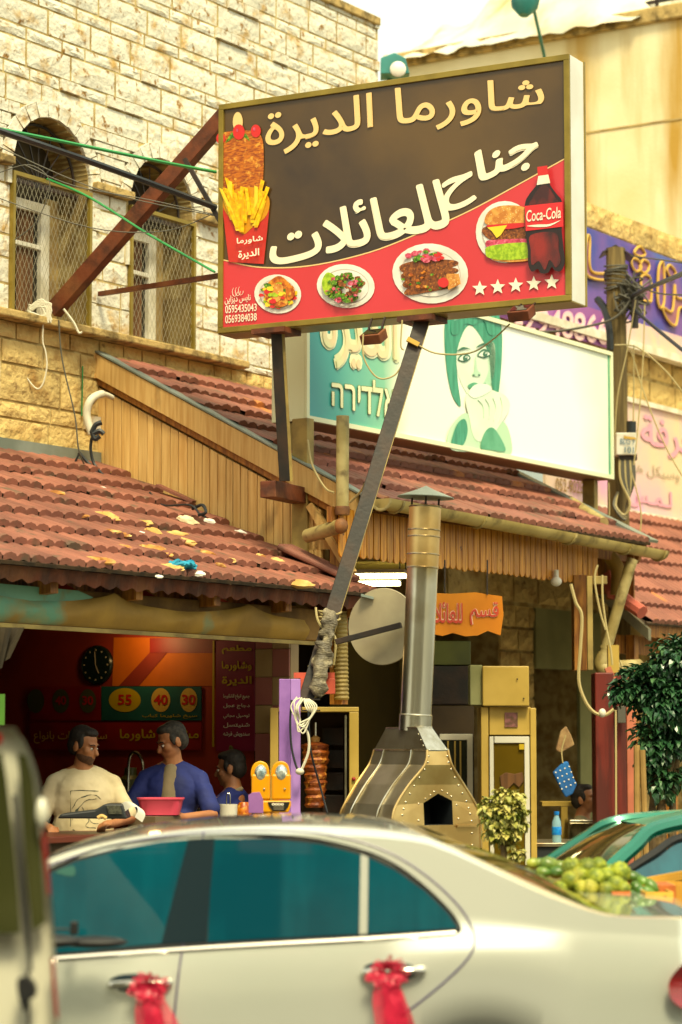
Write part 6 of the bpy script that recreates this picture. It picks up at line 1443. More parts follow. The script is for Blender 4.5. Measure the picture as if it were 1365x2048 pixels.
# double headed parking meter
mat('meter_yellow', '#d99412', '#cc860c', .35, scale=4, c3='#8a4a10', s3=14, lo3=.68, hi3=.74); mat('meter_paint', '#8a5a9a', '#7a4c8c', .6, scale=6); mat('dome', '#c8ccc8', '#8aa0a8', .12, metal=.6, scale=30); mat('plate_black', '#14140f', None, .4)
PMt = thing('parking_meter', at(541, 2210, 14.6), 'yellow double headed parking meter with glass domes and black plate', 'parking meter')
pc = at(541, 1625, 14.6)
def mplate(pts, d0, d1, nm, m, bev=.006): mb = MB(); mb.prism([at(x, y, 14.6 - d0) for x, y in pts], (0, d0 + d1, 0)); return mb.build(nm, m, PMt, bevel=bev)
for x0, x1, hx in ((503, 541, 521), (543.5, 582, 562)):
    mplate([(x0, 1600), (x1, 1600), (x1, 1548), (x0, 1548)], .04, .04, 'meter_body', 'meter_yellow', .012)
    hd = crom([(hx - 18, 1560, 0), (hx - 19, 1543, 0), (hx - 13, 1528, 0), (hx, 1522, 0), (hx + 13, 1528, 0), (hx + 18, 1543, 0), (hx + 18, 1560, 0)], 4)
    mplate([(v.x, v.y) for v in hd], .02, .02, 'head_rim', 'meter_yellow', .006)
    mb = MB(); mb.ball(at(hx + 1, 1546, 14.58), (.038, .035, .05), 18, 12); mb.build('glass_dome', 'dome', PMt, smooth=True)
    MB().ball(at(hx + 8, 1578, 14.555), .007, 8, 6).build('lock', 'inox', PMt)
mplate([(500, 1601), (582, 1601), (582, 1612), (578, 1625), (506, 1625), (500, 1612)], .045, .045, 'lower_body', 'meter_yellow', .010)
mplate([(536, 1604), (580, 1604), (577, 1613), (570, 1622), (546, 1622), (539, 1613)], .052, -.044, 'plate', 'plate_black', 0)
PMp = Plane(at(536, 1625, 14.6 - .053), (1, 0, 0)); text_px('0000', PMp, [(544, 1611), (568, 1611), (568, 1606), (544, 1606)], 'off_white', PMt, h=.002, bold=.03)
for y in (1614, 1618): MB().box(at(558, y, 14.545), (.03, 0, 0), (0, .001, 0), (0, 0, .0012)).build('print_line', 'grey_letter', PMt)
mplate([(497, 1590), (506, 1585), (520, 1584), (527, 1600), (527, 1626), (498, 1626)], .049, -.040, 'paint_patch', 'meter_paint', .002)
MB().tube([Vector((pc.x, 14.6, .13)), Vector((pc.x, 14.6, pc.z + .01))], .038, 14).build('stand', 'meter_yellow', PMt, smooth=True)
# ================================================================== white saloon car
mat('car_paint', '#d6d9d2', '#ced3ca', .22, metal=.5, scale=.6, coat=1.0); mat('tint_glass', '#083c4a', '#0a4a58', .03, scale=1.6, spec=.75, c3='#14606e', s3=4, lo3=.5, hi3=1.0, st3=(1.6, 1, .12)); mat('pillar_black', '#14242c', None, .25, spec=.3); mat('rubber', '#0c0c0e', None, .6); mat('chrome', '#d8d4cc', None, .08, metal=1)  # tint_glass: paler vertical streaks in the colour imitate faint reflections
mat('trim_purple', '#3a2c5c', None, .35); mat('rear_glass', '#4c4a24', '#5c5628', .05, scale=2, spec=.8); mat('ribbon', '#d8284e', '#c01c44', .35, scale=20, alpha=.6); mat('tail_red', '#7a0810', None, .12, coat=1)
CAR = thing('saloon_car', at(560, 2300, 10.2), 'pearly white saloon car with tinted teal windows and pink ribbons on its door handles', 'car'); CAR.location.z = 0
YN = 9.3
def itp(tab, x):
    if x <= tab[0][0]: return tab[0][1]
    for a, b in zip(tab, tab[1:]):
        if x <= b[0]:
            t = (x - a[0]) / (b[0] - a[0]); return a[1] + (b[1] - a[1]) * t
    return tab[-1][1]
def smoothtab(t, n=6): return [(v.x, v.y) for v in crom([(a, b, 0) for a, b in t], n)]
RAIL = smoothtab([(-885, 2010), (-840, 1960), (-700, 1925), (-400, 1880), (-230, 1858), (-150, 1840), (-60, 1795), (20, 1750), (100, 1714), (180, 1691), (280, 1671), (400, 1657), (560, 1651), (700, 1655), (790, 1662), (860, 1674), (930, 1706), (1010, 1746), (1100, 1788), (1190, 1821), (1260, 1832), (1365, 1834), (1460, 1845), (1500, 1880)])
TOP = smoothtab([(-885, 1990), (-840, 1935), (-700, 1895), (-400, 1850), (-230, 1835), (-150, 1815), (-60, 1765), (20, 1722), (100, 1688), (180, 1665), (280, 1648), (400, 1637), (560, 1630), (640, 1629), (760, 1636), (850, 1655), (930, 1682), (1024, 1711), (1126, 1754), (1229, 1803), (1300, 1806), (1365, 1809), (1460, 1820), (1500, 1870)])
BELT = smoothtab([(-885, 2040), (-700, 1990), (-400, 1950), (-100, 1925), (110, 1912), (400, 1894), (715, 1880), (915, 1868), (1100, 1868), (1365, 1882), (1500, 1915)])
zN = lambda px, py, Y=YN: at(px, py, Y).z
RW, FW = at(960, 2239, YN).x, at(-470, 2239, YN).x; RA = .35; ZW = .31
def sect(px):
    x = at(px, 1500, YN).x; zr = zN(px, itp(RAIL, px), YN + .2 if 0 < px < 900 else YN + .1); zt = zN(px, itp(TOP, px), YN + .85); zb_ = min(zN(px, itp(BELT, px)), zr - .03)
    s = .22
    for w in (RW, FW):
        if abs(x - w) < RA: s = max(s, ZW + math.sqrt(RA * RA - (x - w) ** 2))
    tp = 1.0; e = min(1, max(0, (1500 - px) / 160)) ; f = min(1, max(0, (px + 885) / 220)); inx = .30 * (1 - min(e, f)) ** 2
    P = [(.07, s), (.015, s + .06 * 1), (-.008, s + (zb_ - s) * .42), (.0, s + (zb_ - s) * .72), (.012, s + (zb_ - s) * .90), (.036, zb_)]
    hg = zr - zb_
    for t in (.25, .5, .75, .93): P.append((.036 + .18 * hg * t, zb_ + hg * t))
    P.append((.036 + .20 * hg + .035, zr)); y0 = P[-1][0]
    for t in (.08, .2, .4, .7, 1.0): P.append((y0 + (.88 - y0) * t, zr + (zt - zr) * (1 - (1 - t) ** 2.3)))
    return x, [(y + inx * (1 - y / .88), z) for y, z in P]
st = sorted(set([-885, -870, -840, -780] + list(range(-740, 1500, 22)) + [860, 1229, 1500, 1485]))
def arch_add():
    for w in (RW, FW):
        for k in range(15): st.append(682.5 + (w + RA * math.cos(math.pi * k / 14)) * FPX / YN * 1.0)
st2 = list(st); arch_add.__call__() if False else None
secs = [sect(p) for p in st]; NP = len(secs[0][1]); cols = []
for x, P in secs:
    near = [Vector((x, YN + y, z)) for y, z in P]; far = [Vector((x, YN + 1.76 - y, z)) for y, z in P[:-1]][::-1]; cols.append(near + far)
M = len(cols[0]); mb = MB(); gb = MB(); wb2 = MB()
for c in cols: mb.v += c
gb.v = list(mb.v)
for i in range(len(cols) - 1):
    for j in range(M - 1):
        f = (i * M + j, (i + 1) * M + j, (i + 1) * M + j + 1, i * M + j + 1); jj = j if j < NP - 1 else M - 2 - j
        pm = (st[i] + st[i + 1]) / 2
        if jj >= 10 + 1 and 866 < pm < 1225: gb.f.append(f)
        elif jj >= 10 + 1 and -150 < pm < 60: gb.f.append(f)
        else: mb.f.append(f)
mb.f += [tuple(range(M)), tuple(range((len(cols) - 1) * M, len(cols) * M))[::-1]]
mb.build('body', 'car_paint', CAR, smooth=True)
gb.build('rear_window', 'rear_glass', CAR, smooth=True)
def body_y(px, z):
    x, P = sect(px)
    for (y0, z0), (y1, z1) in zip(P[:11], P[1:11]):
        if z <= z1: t = (z - z0) / (z1 - z0 + 1e-9); return YN + y0 + (y1 - y0) * max(0, t)
    return YN + P[10][0]
def onb(px, py, off=.004):
    Y = YN + .03
    for _ in range(6):
        p = at(px, py, Y); q = 682.5 + p.x * FPX / YN; Y = body_y(q, p.z) - off
    return at(px, py, Y)
def bpatch(pts, m, name, off=.004, n=6, closed=True):
    P = [(v.x, v.y) for v in crom([(a, b, 0) for a, b in pts], n, True)] if n else pts
    tri = tessellate_polygon([[Vector((x, y, 0)) for x, y in P]])
    return MB().add([onb(x, y, off) for x, y in P], [tuple(t) for t in tri]).build(name, m, CAR, smooth=False)
def dens(pts, k=6):
    out = []
    for i in range(len(pts)):
        a, b = pts[i], pts[(i + 1) % len(pts)]
        for t in range(k): out.append((a[0] + (b[0] - a[0]) * t / k, a[1] + (b[1] - a[1]) * t / k))
    return out
fw = [(60, 1770), (100, 1747), (150, 1724), (250, 1697), (320, 1684), (377, 1679), (358, 1750), (340, 1820), (323, 1887), (220, 1897), (112, 1906), (40, 1912), (30, 1840)]
rw = [(430, 1677), (540, 1678), (640, 1688), (724, 1710), (722, 1800), (716, 1868), (560, 1876), (415, 1884), (421, 1780)]
qw = [(736, 1714), (790, 1740), (850, 1782), (895, 1826), (915, 1856), (830, 1862), (733, 1867), (734, 1790)]
bpl = [(377, 1678), (430, 1676), (421, 1780), (413, 1884), (323, 1888), (350, 1780)]
out_ = [(50, 1765), (100, 1741), (150, 1718), (250, 1691), (377, 1673), (540, 1672), (640, 1682), (735, 1707), (800, 1738), (860, 1782), (905, 1828), (921, 1862), (720, 1875), (415, 1892), (112, 1914), (20, 1920), (20, 1840)]
bpatch(dens(out_, 4), 'rubber', 'window_seal', .003, 0); bpatch(dens(bpl), 'pillar_black', 'door_pillar', .006, 0)
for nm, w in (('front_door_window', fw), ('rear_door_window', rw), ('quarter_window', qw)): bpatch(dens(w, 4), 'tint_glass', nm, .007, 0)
bpatch(dens([(722, 1708), (737, 1714), (735, 1867), (719, 1869)]), 'car_paint', 'window_divider', .011, 0)
def btube(pts, r, m, name, off=.0, n=5): return MB().tube([onb(v.x, v.y, off) for v in crom([(a, b, 0) for a, b in pts], n)], r, 6).build(name, m, CAR, smooth=True)
btube([(20, 1923), (112, 1917), (415, 1896), (720, 1879), (912, 1866)], .009, 'chrome', 'belt_strip', .004)
btube([(912, 1866), (921, 1856), (900, 1822), (850, 1773), (795, 1732), (735, 1704), (640, 1680), (540, 1670), (415, 1671), (320, 1678), (200, 1697), (100, 1738)], .004, 'rubber', 'window_trim', .004)
btube([(60, 1752), (100, 1731), (200, 1697), (300, 1677), (410, 1664), (560, 1662), (680, 1674), (780, 1706), (860, 1757), (920, 1815), (946, 1860), (950, 1885), (938, 1915), (900, 1955), (840, 2005), (780, 2048), (700, 2110)], .0045, 'trim_purple', 'door_gap', -.001)
btube([(408, 1664), (390, 1760), (372, 1860), (360, 1930), (352, 2000), (348, 2060), (350, 2150)], .0045, 'trim_purple', 'door_gap', -.001)
btube([(1225, 1822), (1240, 1850), (1280, 1858), (1365, 1862)], .003, 'trim_purple', 'boot_gap', -.001) if False else None
def lens(cx, cy, w, h, m, name, off, th):
    c = onb(cx, cy, off); s = c.y / FPX; mb = MB(); mb.ball(c, (w * s, th, h * s), 24, 12, Matrix.Rotation(R(4), 3, 'Y')); return mb.build(name, m, CAR, smooth=True)
hn = []
for cx, cy in ((280, 1969), (788, 1944)):
    h = lens(cx, cy, 62, 21, 'pillar_black', 'handle_recess', -.002, .010); b_ = onb(cx, cy, .02); s = b_.y / FPX
    hh_ = MB().tube(crom([b_ + Vector((-60 * s, .02, -.004)), b_ + Vector((-48 * s, -.008, 0)), b_ + Vector((0, -.018, .004)), b_ + Vector((48 * s, -.008, .006)), b_ + Vector((60 * s, .02, .006))], 5), [.008] + [.0145] * 19 + [.008], 10).build('door_handle', 'chrome', CAR, smooth=True)
for cx, cy, sd_ in ((300, 1975, 3), (775, 1945, 8)):
    bw = thing('ribbon_bow', onb(cx, cy, .03), 'pink ribbon bow with trailing tails tied to the %s door handle' % ('front' if cx < 500 else 'rear'), 'ribbon', 'ribbon bows on the door handles')
    rn = random.Random(sd_); c = onb(cx, cy, .045); mb = MB()
    def rib(P, w):
        P = crom(P, 6); k = len(mb.v)
        for i, p in enumerate(P):
            t = (P[min(i + 1, len(P) - 1)] - P[max(i - 1, 0)]).normalized(); sdv = (t.cross(Vector((rn.uniform(-.2, .2), -1, rn.uniform(-.2, .2)))).normalized() + Vector((0, rn.uniform(-.3, .3), 0))) * w; mb.v += [p - sdv, p + sdv]
        for i in range(len(P) - 1): q = k + 2 * i; mb.f.append((q, q + 1, q + 3, q + 2))
    for i in range(44):
        t = rn.uniform(0, 6.28); L = rn.uniform(.04, .085); d = Vector((math.cos(t), 0, math.sin(t) * .8)); n2 = Vector((-d.z, 0, d.x)) * rn.uniform(.008, .02)
        rib([c, c + d * L * .6 + n2 + Vector((0, -.02, 0)), c + d * L + Vector((0, -.03, 0)), c + d * L * .6 - n2 + Vector((0, -.012, 0)), c], rn.uniform(.002, .006))
    mb.build('bow', 'ribbon', bw, smooth=True); mb = MB()
    for i in range(9):
        dx = rn.uniform(.0, .11) if i else .02; L = rn.uniform(.16, .30)
        rib([c, c + Vector((dx * .3, -.01, -L * .3)), c + Vector((dx * .7, rn.uniform(-.02, .0), -L * .65)), c + Vector((dx, rn.uniform(-.02, .01), -L))], rn.uniform(.018, .034))
    rib([c, c + Vector((-.03, -.01, -.08)), c + Vector((-.02, -.01, -.2))], .025)
    mb.build('tails', 'ribbon', bw, smooth=True)
bpatch([(1338, 1968), (1350, 1945), (1375, 1925), (1440, 1915), (1470, 1960), (1440, 2010), (1380, 2020), (1345, 2000)], 'tail_red', 'tail_light', .05, 5)
dm = MB(); dm.ball(at(60, 1882, 9.12), (.20, .07, .028), 20, 10); dm.ball(at(185, 1884, 9.15), (.13, .06, .022), 20, 10); dm.build('wing_mirror', 'rubber', CAR, smooth=True)
MB().tube([at(100, 1858, 9.2), at(142, 1858, 9.2)], .004, 6).build('mirror_stalk', 'rubber', CAR); MB().box(at(149, 1856, 9.2), (.014, 0, 0), (0, .02, 0), (0, 0, .025)).build('mirror_mount', 'rubber', CAR, bevel=.006)
bpatch([(112, 1745), (122, 1738), (148, 1732), (150, 1750), (138, 1752), (120, 1748)], 'banner_teal', 'window_sticker', .009, 4)
for wx in (RW, FW):
    w = thing('wheel', Vector((wx, YN + .12, ZW)) - world_loc(CAR)); w.parent = CAR; w.location = Vector((wx, YN + .12, ZW)) - Vector(CAR.location)
    MB().lathe([(.20, -.09), (.30, -.10), (.318, -.07), (.318, .09), (.20, .1)], Vector((wx, YN + .12, ZW)), (0, 1, 0), 40).build('tyre', 'rubber', w, smooth=True)
    mb = MB(); mb.lathe([(.0, -.05), (.05, -.06), (.06, -.04), (.195, -.03), (.205, -.085), (.215, -.085), (.215, .05)], Vector((wx, YN + .12, ZW)), (0, 1, 0), 40); mb.build('rim', 'chrome', w, smooth=True)
    MB().lathe([(.34, -.01), (.34, .5), (.0, .5)], Vector((wx, YN + .03, ZW)), (0, 1, 0), 30).build('wheel_arch', 'rubber', CAR)
MB().wbox(at(-850, 0, YN).x, at(1480, 0, YN).x, YN + .15, YN + 1.6, .16, .5).build('underbody', 'rubber', CAR)

# ================================================================== white van at the left edge
mat('van_paint', '#cfccba', '#c4c2ae', .3, coat=.8, scale=1); mat('van_glass', '#3a3c20', '#2c2e18', .06, scale=1, spec=.7)
VAN = thing('white_van', at(-300, 2300, 7.6), 'out of focus white van cut off at the left edge', 'van'); VAN.location.z = 0
YV = 7.0; sil = crom([(-900, 1448, 0), (-300, 1446, 0), (0, 1453, 0), (34, 1464, 0), (58, 1500, 0), (78, 1560, 0), (92, 1640, 0), (101, 1760, 0), (110, 1900, 0), (118, 2040, 0), (122, 2300, 0), (122, 2420, 0)], 5)
pts = [at(v.x, v.y, YV) for v in sil] + [at(-900, 2420, YV)]
mb = MB(); n = len(pts); cv = sum(pts, Vector()) / n; vs = []
for dy, sc in ((.05, .985), (0, 1.0), (1.5, 1.0), (1.58, .985)):
    for p in pts: q = cv + (p - cv) * sc; vs.append(Vector((q.x - .15 * dy, YV + dy, q.z)))
mb.v = vs
for k in range(3): mb.f += [(k * n + i, k * n + (i + 1) % n, (k + 1) * n + (i + 1) % n, (k + 1) * n + i) for i in range(n)]
mb.f += [tuple(range(n))[::-1], tuple(range(3 * n, 4 * n))]
mb.build('body', 'van_paint', VAN, smooth=True)
def vpatch(pts, m, name, th=.01, d=.058, sm=0):
    if sm: pts = [(v.x, v.y) for v in crom([(a, b, 0) for a, b in pts], sm, True)]
    d = .002 + d - .058
    return MB().prism([at(x, y, YV - d) for x, y in pts], (0, -th, 0)).build(name, m, VAN)
vpatch([(-500, 1515), (5, 1506), (14, 1560), (30, 1700), (42, 1866), (-500, 1890)], 'van_glass', 'front_side_window', .006)
vpatch([(36, 1506), (54, 1512), (66, 1556), (76, 1640), (86, 1760), (92, 1845), (66, 1862), (58, 1790), (50, 1700), (44, 1600)], 'van_glass', 'rear_side_window', .006)
vpatch([(26, 1590), (34, 1590), (44, 1700), (60, 1866), (66, 1940), (60, 1945), (50, 1866), (34, 1700)], 'rubber', 'door_seal', .012)
vpatch([(54, 1940), (60, 1938), (62, 2060), (56, 2060)], 'rubber', 'door_seal', .012)
vpatch([(40, 1955), (62, 1955), (74, 1972), (72, 1992), (56, 1998), (52, 2020), (42, 1990)], 'rubber', 'door_handle', .05, sm=3)
vpatch([(83, 1645), (91, 1640), (99, 1740), (103, 1788), (98, 1790), (90, 1720)], 'tail_red', 'tail_light', .016); vpatch([(103, 1915), (110, 1915), (115, 1980), (119, 2034), (113, 2034), (107, 1980)], 'tail_red', 'tail_light', .016)
vpatch([(-30, 1468), (2, 1466), (6, 1480), (0, 1490), (-30, 1490)], 'tail_red', 'roof_marker', .012)
MB().ball(at(84, 1626, YV - .03), (.018, .03, .045), 12, 8).build('hinge_cover', 'van_paint', VAN, smooth=True)
for wx in (-1.6,):
    MB().lathe([(0, -.1), (.2, -.1), (.32, -.1), (.33, .1), (0, .1)], Vector((wx, YV + .14, .33)), (0, 1, 0), 30).build('wheel', 'rubber', VAN, smooth=True)
MB().wbox(at(-880, 0, YV).x, at(60, 0, YV).x - .2, YV + .08, YV + 1.3, .2, .6).build('underbody', 'rubber', VAN)

# ================================================================== green hatchback at right
mat('green_paint_car', '#0f7a62', '#0d6c58', .22, metal=.4, coat=1, scale=1); mat('roof_dust', '#3f7a62', '#4a7a5c', .4, scale=3, coat=.4); mat('screen_glass', '#33301c', '#4a3c20', .05, scale=1.6, spec=.8, c3='#14140c', s3=2.5)
GC = thing('green_car', at(1300, 2300, 13), 'green hatchback with dusty roof behind the fruit boxes at right', 'car'); GC.location.z = 0
def gp_(px, py, Y): return at(px, py, Y)
nb, nt_ = gp_(1208, 1750, 12.2), gp_(1322, 1655, 12.45); fb, ft = gp_(1098, 1722, 13.3), gp_(1238, 1641, 13.2)
d_l = Vector((.94, .34, 0)).normalized()
roofr = [nt_, nt_ + d_l * 1.5 + Z * .02, ft + d_l * 1.5 + Z * .02, ft]
mb = MB(); n = 8
for i in range(n + 1):
    for j in range(n + 1):
        s, t = i / n, j / n; p = (roofr[0].lerp(roofr[1], s)).lerp(roofr[3].lerp(roofr[2], s), t); mb.v.append(p + Z * (.05 * math.sin(math.pi * t) ** .7 * min(1, s * 4) + .035 * math.sin(math.pi * s)))
for i in range(n):
    for j in range(n): k = i * (n + 1) + j; mb.f.append((k, k + 1, k + n + 2, k + n + 1))
mb.build('roof', 'roof_dust', GC, smooth=True)
mb = MB()
for i in range(9):
    for j in range(9):
        s, t = i / 8, j / 8; mb.v.append((nb.lerp(fb, s)).lerp(nt_.lerp(ft, s), t) + Vector((-.10 * math.sin(math.pi * s) * (1 - t * .4), -.02, .02 * math.sin(math.pi * t))))
for i in range(8):
    for j in range(8): k = i * 9 + j; mb.f.append((k, k + 1, k + 10, k + 9))
mb.build('windscreen', 'screen_glass', GC, smooth=True)
sw = Vector((.34, -.94, 0)) * .0
def side(p, z): return Vector((p.x, p.y, z))
zg = nb.z - .03; bn = nb - d_l * .05; far_ = d_l * 2.6
MB().tube(crom([nb + Vector((-.05, 0, -.08)), nb, nb.lerp(nt_, .5) + Z * .015, nt_, nt_ + d_l * .5 + Z * .05, nt_ + d_l * 1.5 + Z * .02], 6), .040, 8).build('side_pillar', 'green_paint_car', GC, smooth=True)
MB().tube(crom([fb, fb.lerp(ft, .5) + Z * .015, ft, ft + d_l * .5 + Z * .03], 6), .03, 8).build('side_pillar', 'green_paint_car', GC, smooth=True)
o_ = Vector((.03, -.04, 0)); A_ = nb + o_ + d_l * .05 - Z * .02; B_ = nt_ + o_ + d_l * .10 - Z * .05
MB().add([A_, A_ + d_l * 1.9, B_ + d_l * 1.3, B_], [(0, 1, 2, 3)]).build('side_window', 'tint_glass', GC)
MB().tube(crom([A_ - o_ * .3 - d_l * .02, A_.lerp(B_, .5) + Z * .02, B_ + Z * .005, B_ + d_l * .5 + Z * .04], 5), .022, 8).build('window_seal', 'rubber', GC, smooth=True)
sidep = lambda p: p + Vector((0, -.05, 0))
hood = [nb - d_l * 1.05 - Z * .22, nb, fb, fb - d_l * 1.05 - Z * .22]
mb = MB(); lo_ = [Vector((p.x, p.y, .3)) for p in hood]; mb.hexa(lo_, hood); mb.build('bonnet', 'green_paint_car', GC, bevel=.05)
q0, q1, q2, q3 = nb + Vector((0, 0, -.02)), nb + d_l * 2.4 - Z * .02, fb + d_l * 2.4 - Z * .02, fb - Z * .02
mb = MB(); mb.hexa([Vector((p.x, p.y, .3)) for p in (q0, q1, q2, q3)], [q0, q1, q2, q3]); mb.build('body', 'green_paint_car', GC, bevel=.04)
for s_ in (.5, 2.0):
    for b_ in (nb, fb): p = b_ + d_l * (s_ - 1.0); MB().lathe([(0, -.09), (.29, -.09), (.3, .09), (0, .09)], Vector((p.x, p.y, .3)), Vector((-d_l.y, d_l.x, 0)), 24).build('wheel', 'rubber', GC, smooth=True)
mb = MB(); mb.ball(gp_(1195, 1722, 12.75), (.05, .03, .05), 12, 8); mb.build('steering_wheel_cover', 'white_alu', GC, smooth=True)

# ================================================================== fruit stand
FS = thing('fruit_stand', at(1230, 2300, 11.0), 'low wooden fruit stand between the white and green cars', 'stand'); FS.location.z = 0
zt3 = at(1200, 1812, 11).z
MB().wbox(at(1040, 0, 11).x, at(1420, 0, 11).x, 10.85, 11.75, zt3 - .05, zt3).build('stand_top', 'pine_dark', FS, bevel=.004)
for x in (1050, 1400):
    for y in (10.9, 11.65): MB().wbox(at(x, 0, 11).x, at(x, 0, 11).x + .05, y, y + .05, 0, zt3 - .051).build('leg', 'pine_dark', FS)
mat('card_orange', '#b8642c', '#a0541f', .8, scale=5); mat('card_yellow', '#c89a3c', '#b0842f', .8, scale=5)
for i, (x0, x1, y0, Y, m, l) in enumerate(((1225, 1262, 1783, 10.80, 'card_orange', 'orange fruit box tucked against the custard apples'), (1292, 1348, 1784, 10.78, 'card_yellow', 'yellow cardboard fruit box with printed marks at the right'), (1110, 1222, 1795, 10.9, 'card_orange', 'wide orange box carrying the custard apples'), (1350, 1420, 1770, 11.3, 'card_yellow', 'yellow box cut off by the right edge'))):
    a, b = at(x0, 1812, Y), at(x1, 1812, Y); z1 = at(x0, y0, Y).z; bx_ = thing('fruit_box', a, l, 'box', 'fruit boxes on the stand')
    t = .008
    for q in ((a.x, b.x, Y, Y + t), (a.x, b.x, Y + .30, Y + .30 + t), (a.x, a.x + t, Y + t, Y + .3), (b.x - t, b.x, Y + t, Y + .3)): MB().wbox(*q, zt3 + .002, z1).build('side_panel', m, bx_)
    MB().wbox(a.x + t, b.x - t, Y + t, Y + .3, zt3 + .002, zt3 + .012).build('bottom', m, bx_)
    if i == 1:
        for k in range(3): MB().box(at(1303 + k * 14, 1798, Y - .001), (.004, 0, 0), (0, .0008, 0), (0, 0, .014)).build('printed_mark', 'ink', bx_)
mat('custard', '#8c942a', '#5c6c18', .6, scale=30, c3='#989034', s3=8, bump=.3, rnd=.22); mat('mango', '#355c1e', '#5f7f2a', .35, scale=5, c3='#9a9a3c', s3=4, rnd=.3)
def knob_fruit(seed):
    mb = MB(); mb.ball((0, 0, 0), 1, 30, 20); rn = random.Random(seed); cs = []
    for i in range(90):
        z = 1 - 2 * (i + .5) / 90; t = i * 2.39996; r = math.sqrt(1 - z * z); cs.append(Vector((r * math.cos(t), r * math.sin(t), z)))
    vs = []
    for v in mb.v:
        d = min((v - c).length for c in cs); vs.append(v * (1 + .26 * max(0, 1 - d / .17) ** .8 - .08) * Vector((1, 1, 1)).x)
    me = raw_mesh('custard_apple', [tuple(Vector((v.x, v.y, v.z * .95))) for v in vs], mb.f, 'custard', False); me.polygons.foreach_set('use_smooth', [True] * len(me.polygons)); return me
KM = [knob_fruit(i) for i in range(3)]
mb = MB(); mb.ball((0, 0, 0), 1, 20, 14); MM = raw_mesh('mango', [((v.x) * (1 + .12 * v.z), v.y, v.z * (1 - .12 * v.x)) for v in mb.v], mb.f, 'mango', False); MM.polygons.foreach_set('use_smooth', [True] * len(MM.polygons))
rn = random.Random(21)
ca = [(1144, 1735, 20), (1142, 1762, 20), (1175, 1737, 21), (1160, 1752, 18), (1193, 1757, 21), (1214, 1780, 17), (1180, 1776, 18), (1240, 1745, 21), (1232, 1771, 19), (1198, 1731, 16), (1215, 1752, 17), (1163, 1775, 15), (1247, 1778, 15), (1120, 1778, 15)]
wh = ['topmost left', 'left lower', 'tall pale central', 'small one wedged at left centre', 'broad central front', 'lowest right of centre', 'low left of centre', 'rightmost upper', 'right lower', 'small upper', 'middle right', 'half hidden low left', 'low right', 'far left low']
for i, (x, y, r_) in enumerate(ca):
    Y = 11.0 - (y - 1730) * .003; c = at(x, y, Y); s = r_ * Y / FPX; o = bpy.data.objects.new('custard_apple', KM[i % 3]); COL.objects.link(o); o.location = c; o.scale = (s, s, s * 1.03); o.rotation_euler = (rn.uniform(-.6, .6), rn.uniform(-.6, .6), rn.uniform(0, 6)); tag(o, 'knobbly yellow green custard apple, %s in the heap' % wh[i], 'fruit', 'custard apples heaped on the stand')
mg = [(1101, 1731, 16), (1082, 1727, 11), (1068, 1727, 11), (1125, 1735, 13), (1115, 1745, 12), (1275, 1780, 13), (1268, 1756, 13), (1290, 1768, 13), (1303, 1774, 13), (1285, 1786, 12), (1216, 1740, 12), (1297, 1785, 11), (1262, 1790, 11), (1088, 1745, 11)]
wm = ['large rounded one at the far left', 'small one behind the left end', 'leftmost tip', 'one touching the topmost custard apple', 'lower left one', 'upright one right of the heap', 'upper right one', 'long one right of the heap', 'rightmost of the pile', 'low right one', 'one peeping behind the centre', 'lowest right end', 'one under the right custard apples', 'low one at the left edge']
for i, (x, y, r_) in enumerate(mg):
    Y = 11.15 - (y - 1730) * .003; c = at(x, y, Y); s = r_ * Y / FPX; o = bpy.data.objects.new('mango', MM); COL.objects.link(o); o.location = c; o.scale = (s * 1.45, s * 1.05, s); o.rotation_euler = (rn.uniform(-.4, .4), rn.uniform(.2, .9) if x > 1250 else rn.uniform(-.3, .3), rn.uniform(-.5, .5)); tag(o, 'smooth dark green mango, %s' % wm[i], 'fruit', 'green mangoes beside the custard apples')
MB().wbox(at(1060, 0, 11).x, at(1330, 0, 11).x, 11.0, 11.3, zt3 + .0, zt3 + .09).build('fruit_tray', 'card_orange', cat='tray', label='shallow orange tray hidden beneath the heaped fruit')
for i in range(3): MB().bar(at(1290, 1768 - i * 5, 11.6), at(1420, 1748 - i * 7, 11.7), .016, .012).build('palm_stick', 'card_yellow', cat='stick', label=('lowest', 'middle', 'topmost')[i] + ' of three long yellow sticks by the green car door', group='yellow sticks by the green car')

# ================================================================== plants
def leaves(cent, rad, n, size, m, root, name, seed, clump=14, wid=.45, droop=.3, shell=.5):
    rn = random.Random(seed); mb = MB(); cl = []
    for i in range(clump):
        v = Vector((rn.gauss(0, 1), rn.gauss(0, 1), rn.gauss(0, 1))).normalized() * (rn.random() ** .4); cl.append(Vector((v.x * rad[0], v.y * rad[1], v.z * rad[2])) * .82)
    for i in range(n):
        c = cl[rn.randrange(clump)] + Vector((rn.gauss(0, rad[0] * .2), rn.gauss(0, rad[1] * .2), rn.gauss(0, rad[2] * .16)))
        d = (c.normalized() * .7 + Vector((rn.uniform(-1, 1), rn.uniform(-1, 1), rn.uniform(-.9, .3) - droop))).normalized(); s = size * rn.uniform(.6, 1.2)
        w = d.cross(Vector((rn.uniform(-.4, .4), rn.uniform(-.4, .4), 1))).normalized() * s * wid; up_ = w.cross(d).normalized() * s * .16; p = cent + c
        k = len(mb.v); mb.v += [p, p + d * s * .35 + w + up_, p + d * s * .5, p + d * s * .35 - w + up_, p + d * s * .75 + w * .6 + up_ * .4, p + d * s * .75 - w * .6 + up_ * .4, p + d * s - up_]
        mb.f += [(k, k + 1, k + 2), (k, k + 2, k + 3), (k + 1, k + 4, k + 2), (k + 2, k + 5, k + 3), (k + 2, k + 4, k + 6, k + 5)]
    return mb.build(name, m, root, kind='stuff')
